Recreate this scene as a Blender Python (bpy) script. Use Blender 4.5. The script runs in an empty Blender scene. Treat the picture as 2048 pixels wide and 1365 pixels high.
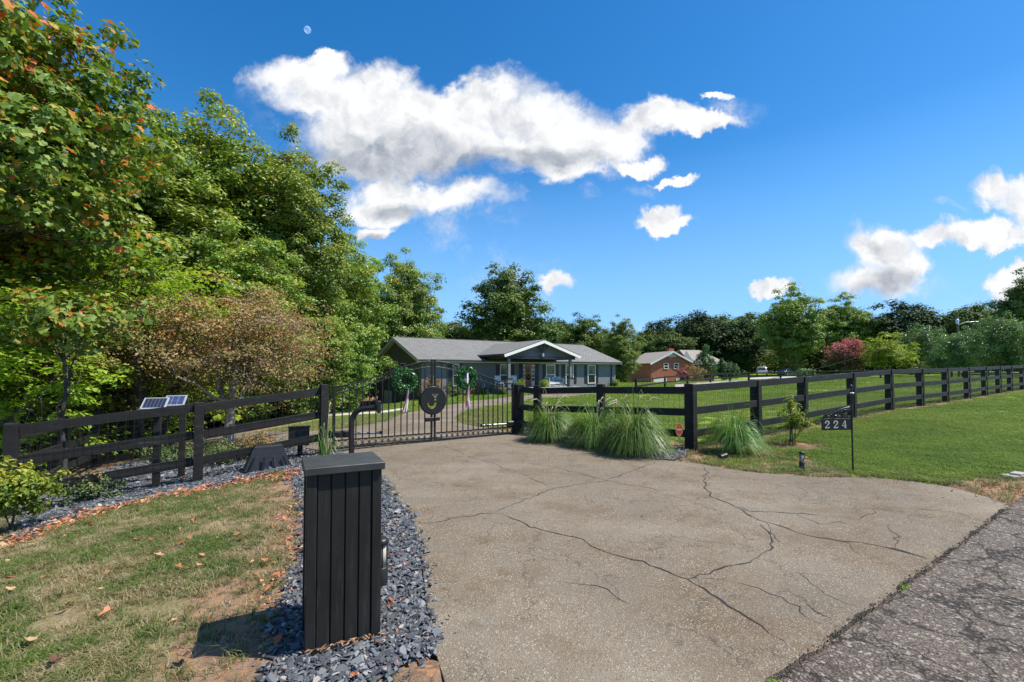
import bpy, bmesh, math, random
import numpy as np
from mathutils import Vector, Matrix
R = math.radians
random.seed(7)
rng = np.random.default_rng(7)
sc = bpy.context.scene

# ---------------------------------------------------------------- camera
CAM_H = 1.55
PITCH = R(1.73)
FPX = 910.0
cam_d = bpy.data.cameras.new('camera')
cam_d.sensor_width = 36.0
cam_d.lens = 36.0 * FPX / 2048
cam_d.shift_y = 0.0161
cam_d.clip_start = 0.05
cam_d.clip_end = 9000
cam = bpy.data.objects.new('camera', cam_d)
sc.collection.objects.link(cam)
cam.location = (0, 0, CAM_H)
cam.rotation_euler = (R(90) + PITCH, 0, 0)
sc.camera = cam
YC = 682.5 + 0.0161 * 2048

def ray(px, py):
    a = (px - 1024) / FPX; v = (YC - py) / FPX
    d = np.array([a, math.cos(PITCH) - math.sin(PITCH) * v, math.sin(PITCH) + math.cos(PITCH) * v])
    return d / d[1]

def at(px, py, Y):
    d = ray(px, py)
    return np.array([d[0] * Y, Y, CAM_H + d[2] * Y])

# ---------------------------------------------------------------- colour management
sc.view_settings.view_transform = 'Standard'
sc.view_settings.look = 'None'
sc.view_settings.exposure = 0.66
sc.view_settings.gamma = 1.0
sc.view_settings.use_curve_mapping = False
sc.render.engine = 'CYCLES'
sc.cycles.max_bounces = 6
sc.cycles.transparent_max_bounces = 8

# ---------------------------------------------------------------- sun
SUN_EL, SUN_AZ = R(58), R(-6)      # azimuth counted from +x towards +y
sdir = Vector((math.cos(SUN_EL) * math.cos(SUN_AZ), math.cos(SUN_EL) * math.sin(SUN_AZ), math.sin(SUN_EL)))
sun_d = bpy.data.lights.new('sun', 'SUN')
sun_d.energy = 4.6
sun_d.angle = R(0.5)
sun_d.color = (1.0, 0.95, 0.86)
sun = bpy.data.objects.new('sun', sun_d)
sc.collection.objects.link(sun)
sun.location = (30, 0, 50)
sun.rotation_euler = sdir.to_track_quat('Z', 'Y').to_euler()

# ---------------------------------------------------------------- node helper
class NT:
    def __init__(s, tree):
        s.t = tree; s.n = tree.nodes; s.l = tree.links
    def node(s, kind, **kw):
        n = s.n.new(kind)
        for k, v in kw.items(): setattr(n, k, v)
        return n
    def put(s, sock, v):
        if v is None: return
        if isinstance(v, bpy.types.NodeSocket): s.l.new(v, sock)
        else: sock.default_value = v
    def math(s, op, a, b=None, c=None, clamp=False):
        n = s.node('ShaderNodeMath', operation=op); n.use_clamp = clamp
        s.put(n.inputs[0], a); s.put(n.inputs[1], b); s.put(n.inputs[2], c)
        return n.outputs[0]
    def vm(s, op, a, b=None, scale=None, out=0):
        n = s.node('ShaderNodeVectorMath', operation=op)
        s.put(n.inputs[0], a); s.put(n.inputs[1], b)
        if scale is not None: s.put(n.inputs['Scale'], scale)
        return n.outputs[out]
    def noise(s, vec, scale, detail=4, rough=0.55, dist=0.0, out='Fac'):
        n = s.node('ShaderNodeTexNoise'); s.put(n.inputs['Vector'], vec)
        n.inputs['Scale'].default_value = scale; n.inputs['Detail'].default_value = detail
        n.inputs['Roughness'].default_value = rough; n.inputs['Distortion'].default_value = dist
        return n.outputs[out]
    def voro(s, vec, scale, feature='F1', out='Distance'):
        n = s.node('ShaderNodeTexVoronoi', feature=feature); s.put(n.inputs['Vector'], vec)
        n.inputs['Scale'].default_value = scale
        return n.outputs[out]
    def maprange(s, v, a, b, c=0.0, d=1.0, smooth=True):
        n = s.node('ShaderNodeMapRange')
        if smooth: n.interpolation_type = 'SMOOTHSTEP'
        s.put(n.inputs[0], v); s.put(n.inputs[1], a); s.put(n.inputs[2], b); s.put(n.inputs[3], c); s.put(n.inputs[4], d)
        return n.outputs[0]
    def ramp(s, v, stops):
        n = s.node('ShaderNodeValToRGB'); cr = n.color_ramp
        while len(cr.elements) < len(stops): cr.elements.new(0.5)
        for e, (p, c) in zip(cr.elements, stops):
            e.position = p; e.color = tuple(c) + (1,) if len(c) == 3 else c
        s.put(n.inputs[0], v)
        return n.outputs[0]
    def mix(s, f, a, b, blend='MIX'):
        n = s.node('ShaderNodeMix', data_type='RGBA', blend_type=blend)
        s.put(n.inputs[0], f)
        s.put(n.inputs[6], a if isinstance(a, bpy.types.NodeSocket) else tuple(a) + (1,))
        s.put(n.inputs[7], b if isinstance(b, bpy.types.NodeSocket) else tuple(b) + (1,))
        return n.outputs[2]
    def bump(s, h, strength=0.3, dist=0.02):
        n = s.node('ShaderNodeBump'); s.put(n.inputs['Height'], h)
        n.inputs['Strength'].default_value = strength; n.inputs['Distance'].default_value = dist
        return n.outputs[0]

# ---------------------------------------------------------------- world: sky with clouds
world = bpy.data.worlds.new('World'); sc.world = world
world.use_nodes = True
w = NT(world.node_tree); w.n.clear()
tc = w.node('ShaderNodeTexCoord').outputs['Generated']
sky = w.node('ShaderNodeTexSky', sky_type='NISHITA')
sky.sun_disc = False; sky.sun_elevation = SUN_EL; sky.sun_rotation = R(90) - SUN_AZ
sky.altitude = 200; sky.air_density = 1.0; sky.dust_density = 0.3; sky.ozone_density = 3.0
sep = w.node('ShaderNodeSeparateXYZ'); w.put(sep.inputs[0], tc)
X, Y, Z = sep.outputs
hsv = w.node('ShaderNodeHueSaturation'); w.put(hsv.inputs['Color'], sky.outputs[0])
hsv.inputs['Saturation'].default_value = 1.37; hsv.inputs['Value'].default_value = 1.17
skyc = w.mix(w.maprange(Z, 0.0, 0.42, 1.0, 0.0, smooth=False), hsv.outputs[0], w.mix(w.maprange(Z, -0.02, 0.12), (4.3, 6.0, 8.1), (1.85, 4.1, 7.7)))
ys = w.math('MAXIMUM', Y, 0.05)
U = w.math('DIVIDE', X, ys); V = w.math('DIVIDE', Z, ys)
cmb = w.node('ShaderNodeCombineXYZ'); w.put(cmb.inputs[0], U); w.put(cmb.inputs[1], V)
UV = cmb.outputs[0]
# wobble of the cloud outlines
nz = w.noise(UV, 5.5, 8, 0.62, 0.25, out='Color')
nzv = w.vm('SUBTRACT', nz, (0.5, 0.5, 0.5))
nz2 = w.vm('SUBTRACT', w.noise(UV, 17, 6, 0.6, 0.0, out='Color'), (0.5, 0.5, 0.5))
UVw = w.vm('ADD', w.vm('ADD', UV, w.vm('SCALE', nzv, scale=0.16)), w.vm('SCALE', nz2, scale=0.045))
def blob(px, py, rx, ry, src):
    d = ray(px, py)
    s = w.vm('SUBTRACT', src, (float(d[0]), float(d[2]), 0))
    s = w.vm('MULTIPLY', s, (FPX / rx, FPX / ry, 0))
    return w.vm('LENGTH', s, out=1)
def field(lst, src):
    acc = None
    for b in lst:
        k = blob(*b, src)
        acc = k if acc is None else w.math('SMOOTH_MIN', acc, k, 0.35)
    return acc
CL = [(575,160,90,42),(650,140,60,36),(765,152,70,42),(680,190,170,44),(690,255,100,55),(760,250,110,50),(720,320,90,40),(980,205,105,62),(1060,235,110,50),(850,215,100,40),(900,275,240,60),(1140,265,150,62),(1220,270,80,50),
      (800,300,190,62),(1050,300,200,55),(860,392,170,34),(760,420,90,38),(1320,230,70,34),(1400,240,90,24),(1420,188,34,9),
      (1325,425,36,26),(1335,445,60,18),(1110,567,34,20),(1550,583,44,20),(1755,490,70,52),(1790,520,70,50),(1745,570,85,42),(1870,465,90,26),(1960,462,110,34),(2000,375,55,38),
      (2060,400,60,50),(2040,560,60,42),(745,470,36,18),(1285,325,42,16),(1345,360,36,10)]
f = field(CL, UVw)
fine = w.noise(UV, 26, 6, 0.6, 0.4)
f = w.math('ADD', f, w.math('MULTIPLY', w.math('SUBTRACT', fine, 0.5), 0.55))
soft = w.noise(UV, 3.1, 3, 0.5)
f = w.math('ADD', f, w.math('MULTIPLY', w.math('SUBTRACT', soft, 0.5), 0.5))
lo_ = w.maprange(w.noise(w.vm('ADD', UV, (4.0, 2.0, 0)), 3.7, 3, 0.5), 0.36, 0.62, 0.92, 0.38)
dens = w.maprange(f, 1.22, lo_)
# thin wisps
WS = [(530,200,60,40),(560,245,50,24),(1230,330,60,24),(1460,215,70,30),(1300,300,70,40),(860,470,120,30),(620,250,110,60),(930,470,160,80),(700,350,120,60),(1850,575,70,26),(1950,590,60,30),(1180,376,26,15),(310,155,26,13),(1290,372,34,14),(1900,400,40,12),(1000,560,180,60)]
fw = field(WS, UVw)
wn = w.noise(UVw, 7, 7, 0.62)
wisp = w.math('MULTIPLY', w.maprange(fw, 1.25, 0.2), w.maprange(wn, 0.44, 0.78))
wisp = w.math('MULTIPLY', wisp, 0.8)
dens = w.math('MAXIMUM', dens, wisp)
front = w.maprange(Y, 0.1, 0.3)
dens = w.math('MULTIPLY', dens, front)
# the rest of the sky: scattered fair-weather clouds where the picture does not look
zz = w.math('ADD', w.math('MAXIMUM', Z, 0.0), 0.18)
cm2 = w.node('ShaderNodeCombineXYZ'); w.put(cm2.inputs[0], w.math('DIVIDE', X, zz)); w.put(cm2.inputs[1], w.math('DIVIDE', Y, zz))
gen = w.noise(cm2.outputs[0], 1.3, 8, 0.55, 0.3)
gen = w.maprange(gen, 0.56, 0.68)
outside = w.math('MAXIMUM', w.maprange(w.math('ABSOLUTE', U), 1.2, 1.6), w.maprange(V, 0.85, 1.2))
outside = w.math('MAXIMUM', outside, w.math('SUBTRACT', 1.0, front))
gen = w.math('MULTIPLY', w.math('MULTIPLY', gen, outside), w.maprange(Z, 0.02, 0.15))
dens = w.math('MAXIMUM', dens, gen)
# undersides in their own shade: grey bellies of the clouds
GR = [(760,312,200,62),(900,345,120,30),(650,300,90,30),(790,425,60,18),(1760,585,70,26),(2040,590,40,20),(1040,318,190,26),(1780,560,60,24),(745,480,30,10)]
UVg = w.vm('ADD', UV, w.vm('SCALE', nzv, scale=0.10))
g = field(GR, UVg)
g = w.maprange(g, 1.5, 0.35)
puff = w.noise(UVw, 13, 6, 0.55, 0.2)
em1 = w.noise(UVw, 10.0, 6, 0.55, 0.0); em2 = w.noise(w.vm('ADD', UVw, (0.018, 0.032, 0)), 10.0, 6, 0.55, 0.0)
emb = w.math('MULTIPLY', w.math('SUBTRACT', em2, em1), 1.9)
g2 = w.math('ADD', w.math('MULTIPLY', g, 0.72), w.math('MULTIPLY', w.maprange(puff, 0.5, 0.75), 0.18))
g2 = w.math('ADD', g2, emb, clamp=True)
g2 = w.math('MAXIMUM', g2, w.math('MULTIPLY', w.maprange(dens, 0.9, 0.3), 0.25))
ccol = w.mix(g2, (6.3, 6.35, 6.45), (2.3, 2.6, 3.1))
col = w.mix(dens, skyc, ccol)
bg = w.node('ShaderNodeBackground'); w.put(bg.inputs[0], col); bg.inputs[1].default_value = 0.10
wo = w.node('ShaderNodeOutputWorld'); w.l.new(bg.outputs[0], wo.inputs[0])

# ---------------------------------------------------------------- terrain height
CP = np.array([(0,0,0),(0,3,0),(-1,2.5,0),(2,4,0),(5,5,.03),(1.2,2.3,0),(0,7,0),(3.4,8.8,.04),(.04,11,.04),(-3.46,8.8,-.01),(-1.7,9.9,.02),
 (-5.14,7.5,-.26),(-7,6.4,-.47),(-4,3,-.12),(-6,3,-.3),(-3,5.5,-.06),(-2.5,7.2,-.02),(11.5,14,.35),(18.2,18.2,.45),(23.7,21.3,.57),(8,6,.13),(12,8,.2),
 (0,-5,0),(-8,-8,-.2),(10,-2,.1),(30,20,.7),(20,8,.4),(-4.1,14.9,-.1),(-1.9,15.8,-.1),(-2.5,28,-.35),(0,34,-.35),(2.2,36,-.31),(10,40,-.25),(2.4,39,-.28),(5,44,-.2),
 (10,60,-.1),(24,60,.1),(33,70,.1),(27,80,-.9),(50,92,.54),(58,92,.6),(65,68,.75),(79,70,1.3),(52,70,.55),(10,20,.1),(20,30,.3),(35,38,.55),
 (-7.56,38,-.85),(-14,47.8,-2.4),(-14,32,-1.6),(-7.9,14.3,-.45),(-14,20,-1.2),(-20,15,-1.3),(-12,8,-.9),(-30,30,-2.5),(-25,50,-3.2),(11.5,51,-.1),
 (0,120,-.5),(60,120,1),(-80,120,-3),(0,300,0),(200,300,1.5),(-200,300,-3),(300,0,1),(-300,0,-3),(0,-200,0),(-200,-200,-1),(200,-200,.5),(130,90,1.6)], float)
def _u(r2): return np.where(r2 > 0, 0.5 * r2 * np.log(np.maximum(r2, 1e-12)), 0)
_n = len(CP)
_d2 = ((CP[:, None, :2] - CP[None, :, :2]) ** 2).sum(-1)
_K = _u(_d2) + np.eye(_n) * 0.6
_Pm = np.c_[np.ones(_n), CP[:, :2]]
_A = np.zeros((_n + 3, _n + 3)); _A[:_n, :_n] = _K; _A[:_n, _n:] = _Pm; _A[_n:, :_n] = _Pm.T
_w = np.linalg.solve(_A, np.r_[CP[:, 2], 0, 0, 0])
def tz(x, y):
    x = np.asarray(x, float); y = np.asarray(y, float)
    xc = np.clip(x, -300, 300).ravel(); yc = np.clip(y, -200, 300).ravel()
    out = np.empty(len(xc))
    for i in range(0, len(xc), 20000):
        a = xc[i:i+20000]; b = yc[i:i+20000]
        r2 = (a[:, None] - CP[None, :, 0]) ** 2 + (b[:, None] - CP[None, :, 1]) ** 2
        out[i:i+20000] = _u(r2) @ _w[:_n] + _w[_n] + _w[_n+1] * a + _w[_n+2] * b
    return out.reshape(x.shape)
def tz1(x, y): return float(tz(np.array([x]), np.array([y]))[0])

def gp(px, py):
    """where the sight line through a picture point meets the ground"""
    d = ray(px, py); t0 = 0.5; prev = None
    ts = 0.8 * 1.03 ** np.arange(160)
    z = CAM_H + d[2] * ts - tz(d[0] * ts, ts)
    k = np.argmax(z < 0)
    if not (z < 0).any(): t = ts[-1]
    elif k == 0: t = ts[0]
    else:
        a, b = ts[k-1], ts[k]; za, zb = z[k-1], z[k]
        t = a + (b - a) * za / (za - zb)
    return np.array([d[0] * t, t])
def GP(pts): return [tuple(gp(*p)) for p in pts]

def inside(poly, x, y):
    x = np.asarray(x); y = np.asarray(y); c = np.zeros(x.shape, bool); n = len(poly)
    for i in range(n):
        x1, y1 = poly[i]; x2, y2 = poly[(i+1) % n]
        if y1 == y2: continue
        m = ((y1 > y) != (y2 > y)) & (x < (x2 - x1) * (y - y1) / (y2 - y1) + x1)
        c ^= m
    return c
def dline(x, y, pts, closed=False):
    x = np.asarray(x); y = np.asarray(y); best = np.full(x.shape, 1e9)
    n = len(pts)
    for i in range(n if closed else n - 1):
        ax, ay = pts[i]; bx, by = pts[(i+1) % n]
        dx, dy = bx - ax, by - ay; L = dx*dx + dy*dy + 1e-12
        t = np.clip(((x - ax) * dx + (y - ay) * dy) / L, 0, 1)
        best = np.minimum(best, np.hypot(x - ax - t*dx, y - ay - t*dy))
    return best
def wob(x, y, s=1.0, seed=0):
    """smooth wobble in -1..1"""
    r = np.random.default_rng(seed); o = 0
    for k in range(6):
        a = r.uniform(0, 6.28); f_ = s * r.uniform(0.6, 2.6); p = r.uniform(0, 6.28)
        o = o + np.sin((x * math.cos(a) + y * math.sin(a)) * f_ + p)
    return o / 4.0
# ---------------------------------------------------------------- object helpers
COL = sc.collection
def tag(o, label=None, cat=None, group=None, kind=None):
    if label: o['label'] = label
    if cat: o['category'] = cat
    if group: o['group'] = group
    if kind: o['kind'] = kind
    return o
def empty(name, loc=(0, 0, 0), label=None, cat=None, group=None, rz=0.0):
    o = bpy.data.objects.new(name, None); COL.objects.link(o)
    o.location = loc; o.rotation_euler = (0, 0, rz); o.empty_display_size = 0.2
    return tag(o, label, cat, group)
def wloc(o):
    v = Vector((0, 0, 0))
    while o is not None: v = v + Vector(o.location); o = o.parent
    return v
def link_mesh(name, me, mat=None, parent=None):
    if mat is not None and not me.materials: me.materials.append(mat)
    o = bpy.data.objects.new(name, me); COL.objects.link(o)
    if parent is not None: o.parent = parent
    return o
def np_mesh(name, V, F, mat=None, parent=None, tint=None, smooth=False, local=True, obj=True):
    V = np.asarray(V, np.float32).reshape(-1, 3); F = np.asarray(F, np.int32)
    if not local and parent is not None: V = V - np.array(wloc(parent), np.float32)
    me = bpy.data.meshes.new(name)
    me.vertices.add(len(V)); me.vertices.foreach_set('co', V.ravel())
    k = F.shape[1]
    me.loops.add(F.size); me.loops.foreach_set('vertex_index', F.ravel())
    me.polygons.add(len(F)); me.polygons.foreach_set('loop_start', np.arange(0, F.size, k, dtype=np.int32))
    me.polygons.foreach_set('loop_total', np.full(len(F), k, np.int32))
    me.polygons.foreach_set('use_smooth', np.full(len(F), bool(smooth)))
    if tint is not None:
        at_ = me.attributes.new('tint', 'FLOAT', 'POINT'); at_.data.foreach_set('value', np.asarray(tint, np.float32))
    me.update(calc_edges=True)
    if mat is not None: me.materials.append(mat)
    if not obj: return me
    return link_mesh(name, me, None, parent)

def copy_tree(o, parent=None):
    c = o.copy(); COL.objects.link(c)
    if parent is not None: c.parent = parent
    for ch in list(o.children): copy_tree(ch, c)
    return c

class MB:
    """collects shapes in world (or local) coordinates, links them as ONE mesh"""
    def __init__(s): s.v = []; s.f = []; s.sm = []
    def add(s, vs, fs, smooth=False):
        b = len(s.v); s.v += [tuple(map(float, v)) for v in vs]
        s.f += [tuple(i + b for i in f_) for f_ in fs]; s.sm += [smooth] * len(fs)
        return s
    def box(s, c, size, rz=0.0, M=None, ch=0.0):
        hx, hy, hz = size[0] / 2, size[1] / 2, size[2] / 2
        m = (M if M is not None else Matrix.Rotation(rz, 3, 'Z')); c = Vector(c)
        if ch > 0:
            bm = bmesh.new(); bmesh.ops.create_cube(bm, size=1)
            for v in bm.verts: v.co = Vector((v.co.x * size[0], v.co.y * size[1], v.co.z * size[2]))
            bmesh.ops.bevel(bm, geom=bm.edges[:], offset=ch, segments=1, affect='EDGES')
            bm.verts.index_update()
            s.add([c + m @ v.co for v in bm.verts], [[v.index for v in f_.verts] for f_ in bm.faces]); bm.free()
            return s
        P = [c + m @ Vector((x, y, z)) for z in (-hz, hz) for x, y in ((-hx, -hy), (hx, -hy), (hx, hy), (-hx, hy))]
        return s.add(P, [(3,2,1,0),(4,5,6,7),(0,1,5,4),(1,2,6,5),(2,3,7,6),(3,0,4,7)])
    def beam(s, a, b, wd, ht, up=(0, 0, 1), ch=0.0):
        """box from a to b, wd sideways and ht upwards"""
        a = Vector(a); b = Vector(b); d = b - a; L = d.length; x = d.normalized()
        y = Vector(up).cross(x).normalized(); z = x.cross(y)
        m = Matrix((x, y, z)).transposed()
        return s.box((a + b) / 2, (L, wd, ht), M=m, ch=ch)
    def tube(s, pts, rad, n=8, cap=True, smooth=True, closed=False):
        pts = [Vector(p) for p in pts]; m = len(pts)
        if not hasattr(rad, '__len__'): rad = [rad] * m
        rings = []; prev = None
        for i, p in enumerate(pts):
            if closed: t = (pts[(i+1) % m] - pts[i-1]).normalized()
            else: t = (pts[min(i+1, m-1)] - pts[max(i-1, 0)]).normalized()
            if prev is None:
                a = Vector((0, 0, 1)) if abs(t.z) < 0.9 else Vector((1, 0, 0))
                nx = t.cross(a).normalized()
            else:
                nx = (prev - t * prev.dot(t)).normalized()
            prev = nx; ny = t.cross(nx)
            rings.append([p + (nx * math.cos(q) + ny * math.sin(q)) * rad[i] for q in [2*math.pi*k/n for k in range(n)]])
        vs = [v for r in rings for v in r]; fs = []
        for i in range(m if closed else m - 1):
            j = (i + 1) % m
            for k in range(n):
                l = (k + 1) % n
                fs.append((i*n+k, i*n+l, j*n+l, j*n+k))
        s.add(vs, fs, smooth)
        if cap and not closed:
            s.add(rings[0][::-1], [tuple(range(n))]); s.add(rings[-1], [tuple(range(n))])
        return s
    def sheet(s, pts, th, nrm):
        """polygon given thickness along nrm"""
        nrm = Vector(nrm); n = len(pts); P = [Vector(p) for p in pts]
        vs = P + [p + nrm * th for p in P]
        return s.add(vs, [tuple(range(n))[::-1], tuple(range(n, 2*n))] + [(i, (i+1) % n, n + (i+1) % n, n + i) for i in range(n)])
    def lathe(s, c, prof, n=16, smooth=True):
        c = Vector(c); vs = []; fs = []
        for r, z in prof: vs += [c + Vector((r*math.cos(2*math.pi*k/n), r*math.sin(2*math.pi*k/n), z)) for k in range(n)]
        for i in range(len(prof) - 1):
            for k in range(n): l = (k+1) % n; fs.append((i*n+k, i*n+l, (i+1)*n+l, (i+1)*n+k))
        fs.append(tuple(range(n))[::-1]); fs.append(tuple((len(prof)-1)*n + k for k in range(n)))
        return s.add(vs, fs, smooth)
    def build(s, name, mat, parent=None, local=False):
        me = bpy.data.meshes.new(name); off = Vector((0, 0, 0))
        if parent is not None and not local: off = wloc(parent)
        me.from_pydata([tuple(Vector(v) - off) for v in s.v], [], s.f)
        me.polygons.foreach_set('use_smooth', s.sm)
        me.update(); me.materials.append(mat)
        return link_mesh(name, me, None, parent)

# ---------------------------------------------------------------- materials
def new_mat(name):
    m = bpy.data.materials.new(name); m.use_nodes = True
    t = NT(m.node_tree); b = t.n['Principled BSDF']
    return m, t, b
def simple(name, col, rough=0.6, metal=0.0, var=0.15, scale=6.0, bump=0.0, bscale=60, spec=0.5, wear=None):
    m, t, b = new_mat(name)
    p = t.node('ShaderNodeTexCoord').outputs['Object']
    n = t.noise(p, scale, 5, 0.6)
    lo = tuple(c * (1 - var) for c in col); hi = tuple(min(1, c * (1 + var)) for c in col)
    c = t.ramp(n, [(0.3, lo), (0.7, hi)])
    if wear is not None:
        c = t.mix(t.maprange(t.noise(p, scale * 5, 6, 0.7), 0.62, 0.78), c, wear)
    t.put(b.inputs['Base Color'], c)
    t.put(b.inputs['Roughness'], t.maprange(t.noise(p, scale * 3, 4), 0.3, 0.7, max(0.05, rough - 0.08), min(1, rough + 0.08)))
    b.inputs['Metallic'].default_value = metal; b.inputs['Specular IOR Level'].default_value = spec
    if bump: t.put(b.inputs['Normal'], t.bump(t.noise(p, bscale, 5, 0.6), bump, 0.01))
    return m
def wood_black(name, base, rough=0.5, knots=True, vert=False):
    m, t, b = new_mat(name)
    p = t.node('ShaderNodeNewGeometry').outputs['Position']
    n = t.noise(p, 2.5, 6, 0.65); g = t.noise(t.vm('MULTIPLY', p, (60, 60, 2.5) if vert else (4, 4, 60)), 1.2, 5, 0.6)
    c = t.ramp(n, [(0.25, tuple(x * 0.7 for x in base)), (0.75, tuple(x * 1.35 for x in base))])
    c = t.mix(t.maprange(g, 0.55, 0.8), c, tuple(x * 1.8 for x in base))
    sm = t.noise(t.vm('MULTIPLY', p, (14, 14, 1.2) if vert else (1.6, 1.6, 9)), 1.7, 7, 0.75)
    c = t.mix(t.math('MULTIPLY', t.maprange(sm, 0.52, 0.72), 0.45 if vert else 1.0), c, tuple(x * 2.9 + 0.006 for x in base))
    if knots:
        k = t.voro(p, 1.9); c = t.mix(t.maprange(k, 0.10, 0.03), c, tuple(x * 0.35 for x in base))
    t.put(b.inputs['Base Color'], c)
    t.put(b.inputs['Roughness'], t.maprange(n, 0.3, 0.7, rough - 0.1, rough + 0.12))
    t.put(b.inputs['Normal'], t.bump(g, 0.25, 0.004)); b.inputs['Specular IOR Level'].default_value = 0.28
    return m
def leaf_mat(name, stops, trans=0.35, rough=0.5, noise_amt=0.0, spec=0.35):
    m, t, b = new_mat(name)
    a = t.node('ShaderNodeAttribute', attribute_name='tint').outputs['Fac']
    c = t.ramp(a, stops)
    info = t.node('ShaderNodeObjectInfo')
    hs = t.node('ShaderNodeHueSaturation'); t.put(hs.inputs['Color'], c)
    t.put(hs.inputs['Value'], t.maprange(info.outputs['Random'], 0, 1, 0.85, 1.15, smooth=False))
    t.put(hs.inputs['Hue'], t.maprange(info.outputs['Random'], 0, 1, 0.49, 0.51, smooth=False))
    c = hs.outputs[0]
    t.put(b.inputs['Base Color'], c); b.inputs['Roughness'].default_value = rough; b.inputs['Specular IOR Level'].default_value = spec
    tr = t.node('ShaderNodeBsdfTranslucent')
    ct = t.mix(1.0, c, (1.0, 1.0, 0.45), 'MULTIPLY')
    t.put(tr.inputs[0], ct)
    mx = t.node('ShaderNodeMixShader'); mx.inputs[0].default_value = trans
    t.l.new(b.outputs[0], mx.inputs[1]); t.l.new(tr.outputs[0], mx.inputs[2])
    t.l.new(mx.outputs[0], t.n['Material Output'].inputs[0])
    return m
def bark(name, lo, hi):
    m, t, b = new_mat(name)
    p = t.node('ShaderNodeNewGeometry').outputs['Position']
    n = t.noise(t.vm('MULTIPLY', p, (9, 9, 2.2)), 2.0, 6, 0.7)
    t.put(b.inputs['Base Color'], t.ramp(n, [(0.3, lo), (0.7, hi)])); b.inputs['Roughness'].default_value = 0.9
    t.put(b.inputs['Normal'], t.bump(n, 0.8, 0.03))
    return m
M = {}
M['fence'] = wood_black('black_stained_wood', (0.0145, 0.0138, 0.013), 0.6)
M['pillar'] = wood_black('charcoal_painted_wood', (0.0165, 0.016, 0.0148), 0.5, knots=False, vert=True)
M['cap'] = simple('dark_grey_cap', (0.035, 0.036, 0.038), 0.4, var=0.25, scale=5)
M['iron'] = simple('black_painted_iron', (0.014, 0.014, 0.015), 0.36, metal=0.2, var=0.2, scale=10)
M['wire'] = simple('dark_galvanised_wire', (0.05, 0.05, 0.05), 0.5, metal=0.5)
M['blackplastic'] = simple('black_plastic', (0.012, 0.012, 0.013), 0.45, var=0.3, scale=12, bump=0.1)
M['white'] = simple('white_paint', (0.78, 0.78, 0.75), 0.5, var=0.05)
M['cream'] = simple('cream_trim', (0.62, 0.6, 0.54), 0.55, var=0.06)
M['bark_dark'] = bark('dark_bark', (0.02, 0.017, 0.014), (0.08, 0.068, 0.055))
M['bark_grey'] = bark('grey_bark', (0.07, 0.06, 0.05), (0.2, 0.18, 0.15))
M['bark_pale'] = bark('pale_peeling_bark', (0.18, 0.14, 0.10), (0.52, 0.46, 0.38))
M['glass'] = simple('window_glass', (0.02, 0.025, 0.022), 0.06, var=0.4, scale=0.8, spec=0.8)
M['orange'] = simple('orange_sign_paint', (0.75, 0.13, 0.02), 0.4, var=0.05)
M['steel'] = simple('grey_steel', (0.3, 0.3, 0.3), 0.4, metal=0.8)
M['lampglass'] = simple('frosted_lamp_glass', (0.45, 0.42, 0.34), 0.15, var=0.1)
M['alu'] = simple('aluminium_frame', (0.62, 0.63, 0.64), 0.3, metal=0.6, var=0.05)

MAPLE = [(0.0, (0.05, 0.09, 0.02)), (0.4, (0.18, 0.28, 0.045)), (0.75, (0.30, 0.41, 0.07)), (0.93, (0.40, 0.46, 0.08)), (1.0, (0.42, 0.27, 0.06))]
M['leaf_maple'] = leaf_mat('maple_leaves', MAPLE, 0.34, 0.45, spec=0.5)
M['leaf_turn'] = leaf_mat('turning_leaves', [(0.0, (0.05, 0.10, 0.018)), (0.45, (0.15, 0.24, 0.035)), (0.72, (0.26, 0.33, 0.05)), (0.82, (0.42, 0.31, 0.05)), (0.91, (0.62, 0.24, 0.05)), (1.0, (0.6, 0.11, 0.03))], 0.35)
M['leaf_bright'] = leaf_mat('bright_green_leaves', [(0.0, (0.12, 0.22, 0.02)), (0.5, (0.29, 0.46, 0.04)), (1.0, (0.5, 0.58, 0.07))], 0.5)
M['leaf_brown'] = leaf_mat('bronze_leaves', [(0.0, (0.09, 0.09, 0.03)), (0.35, (0.22, 0.17, 0.06)), (0.65, (0.38, 0.25, 0.11)), (0.9, (0.48, 0.24, 0.11)), (1.0, (0.5, 0.08, 0.05))], 0.3)
M['leaf_dark'] = leaf_mat('dark_glossy_leaves', [(0.0, (0.008, 0.02, 0.008)), (0.6, (0.045, 0.085, 0.024)), (1.0, (0.09, 0.14, 0.04))], 0.15, 0.6, spec=0.2)
M['leaf_oak'] = leaf_mat('oak_leaves', [(0.0, (0.03, 0.06, 0.014)), (0.5, (0.105, 0.17, 0.03)), (0.9, (0.20, 0.28, 0.045)), (1.0, (0.3, 0.25, 0.06))], 0.25)
M['leaf_pear'] = leaf_mat('silvery_green_leaves', [(0.0, (0.04, 0.09, 0.03)), (0.5, (0.11, 0.2, 0.065)), (1.0, (0.3, 0.4, 0.18))], 0.3, 0.35)
M['leaf_lime'] = leaf_mat('lime_leaves', [(0.0, (0.13, 0.2, 0.02)), (0.6, (0.27, 0.36, 0.03)), (1.0, (0.42, 0.42, 0.05))], 0.45)
M['leaf_pink'] = leaf_mat('pink_flower_and_leaf', [(0.0, (0.03, 0.07, 0.015)), (0.4, (0.07, 0.11, 0.02)), (0.6, (0.42, 0.09, 0.14)), (1.0, (0.72, 0.24, 0.30))], 0.3)
M['leaf_conif'] = leaf_mat('conifer_sprays', [(0.0, (0.02, 0.05, 0.018)), (0.6, (0.05, 0.12, 0.03)), (1.0, (0.1, 0.22, 0.045))], 0.2)
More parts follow.
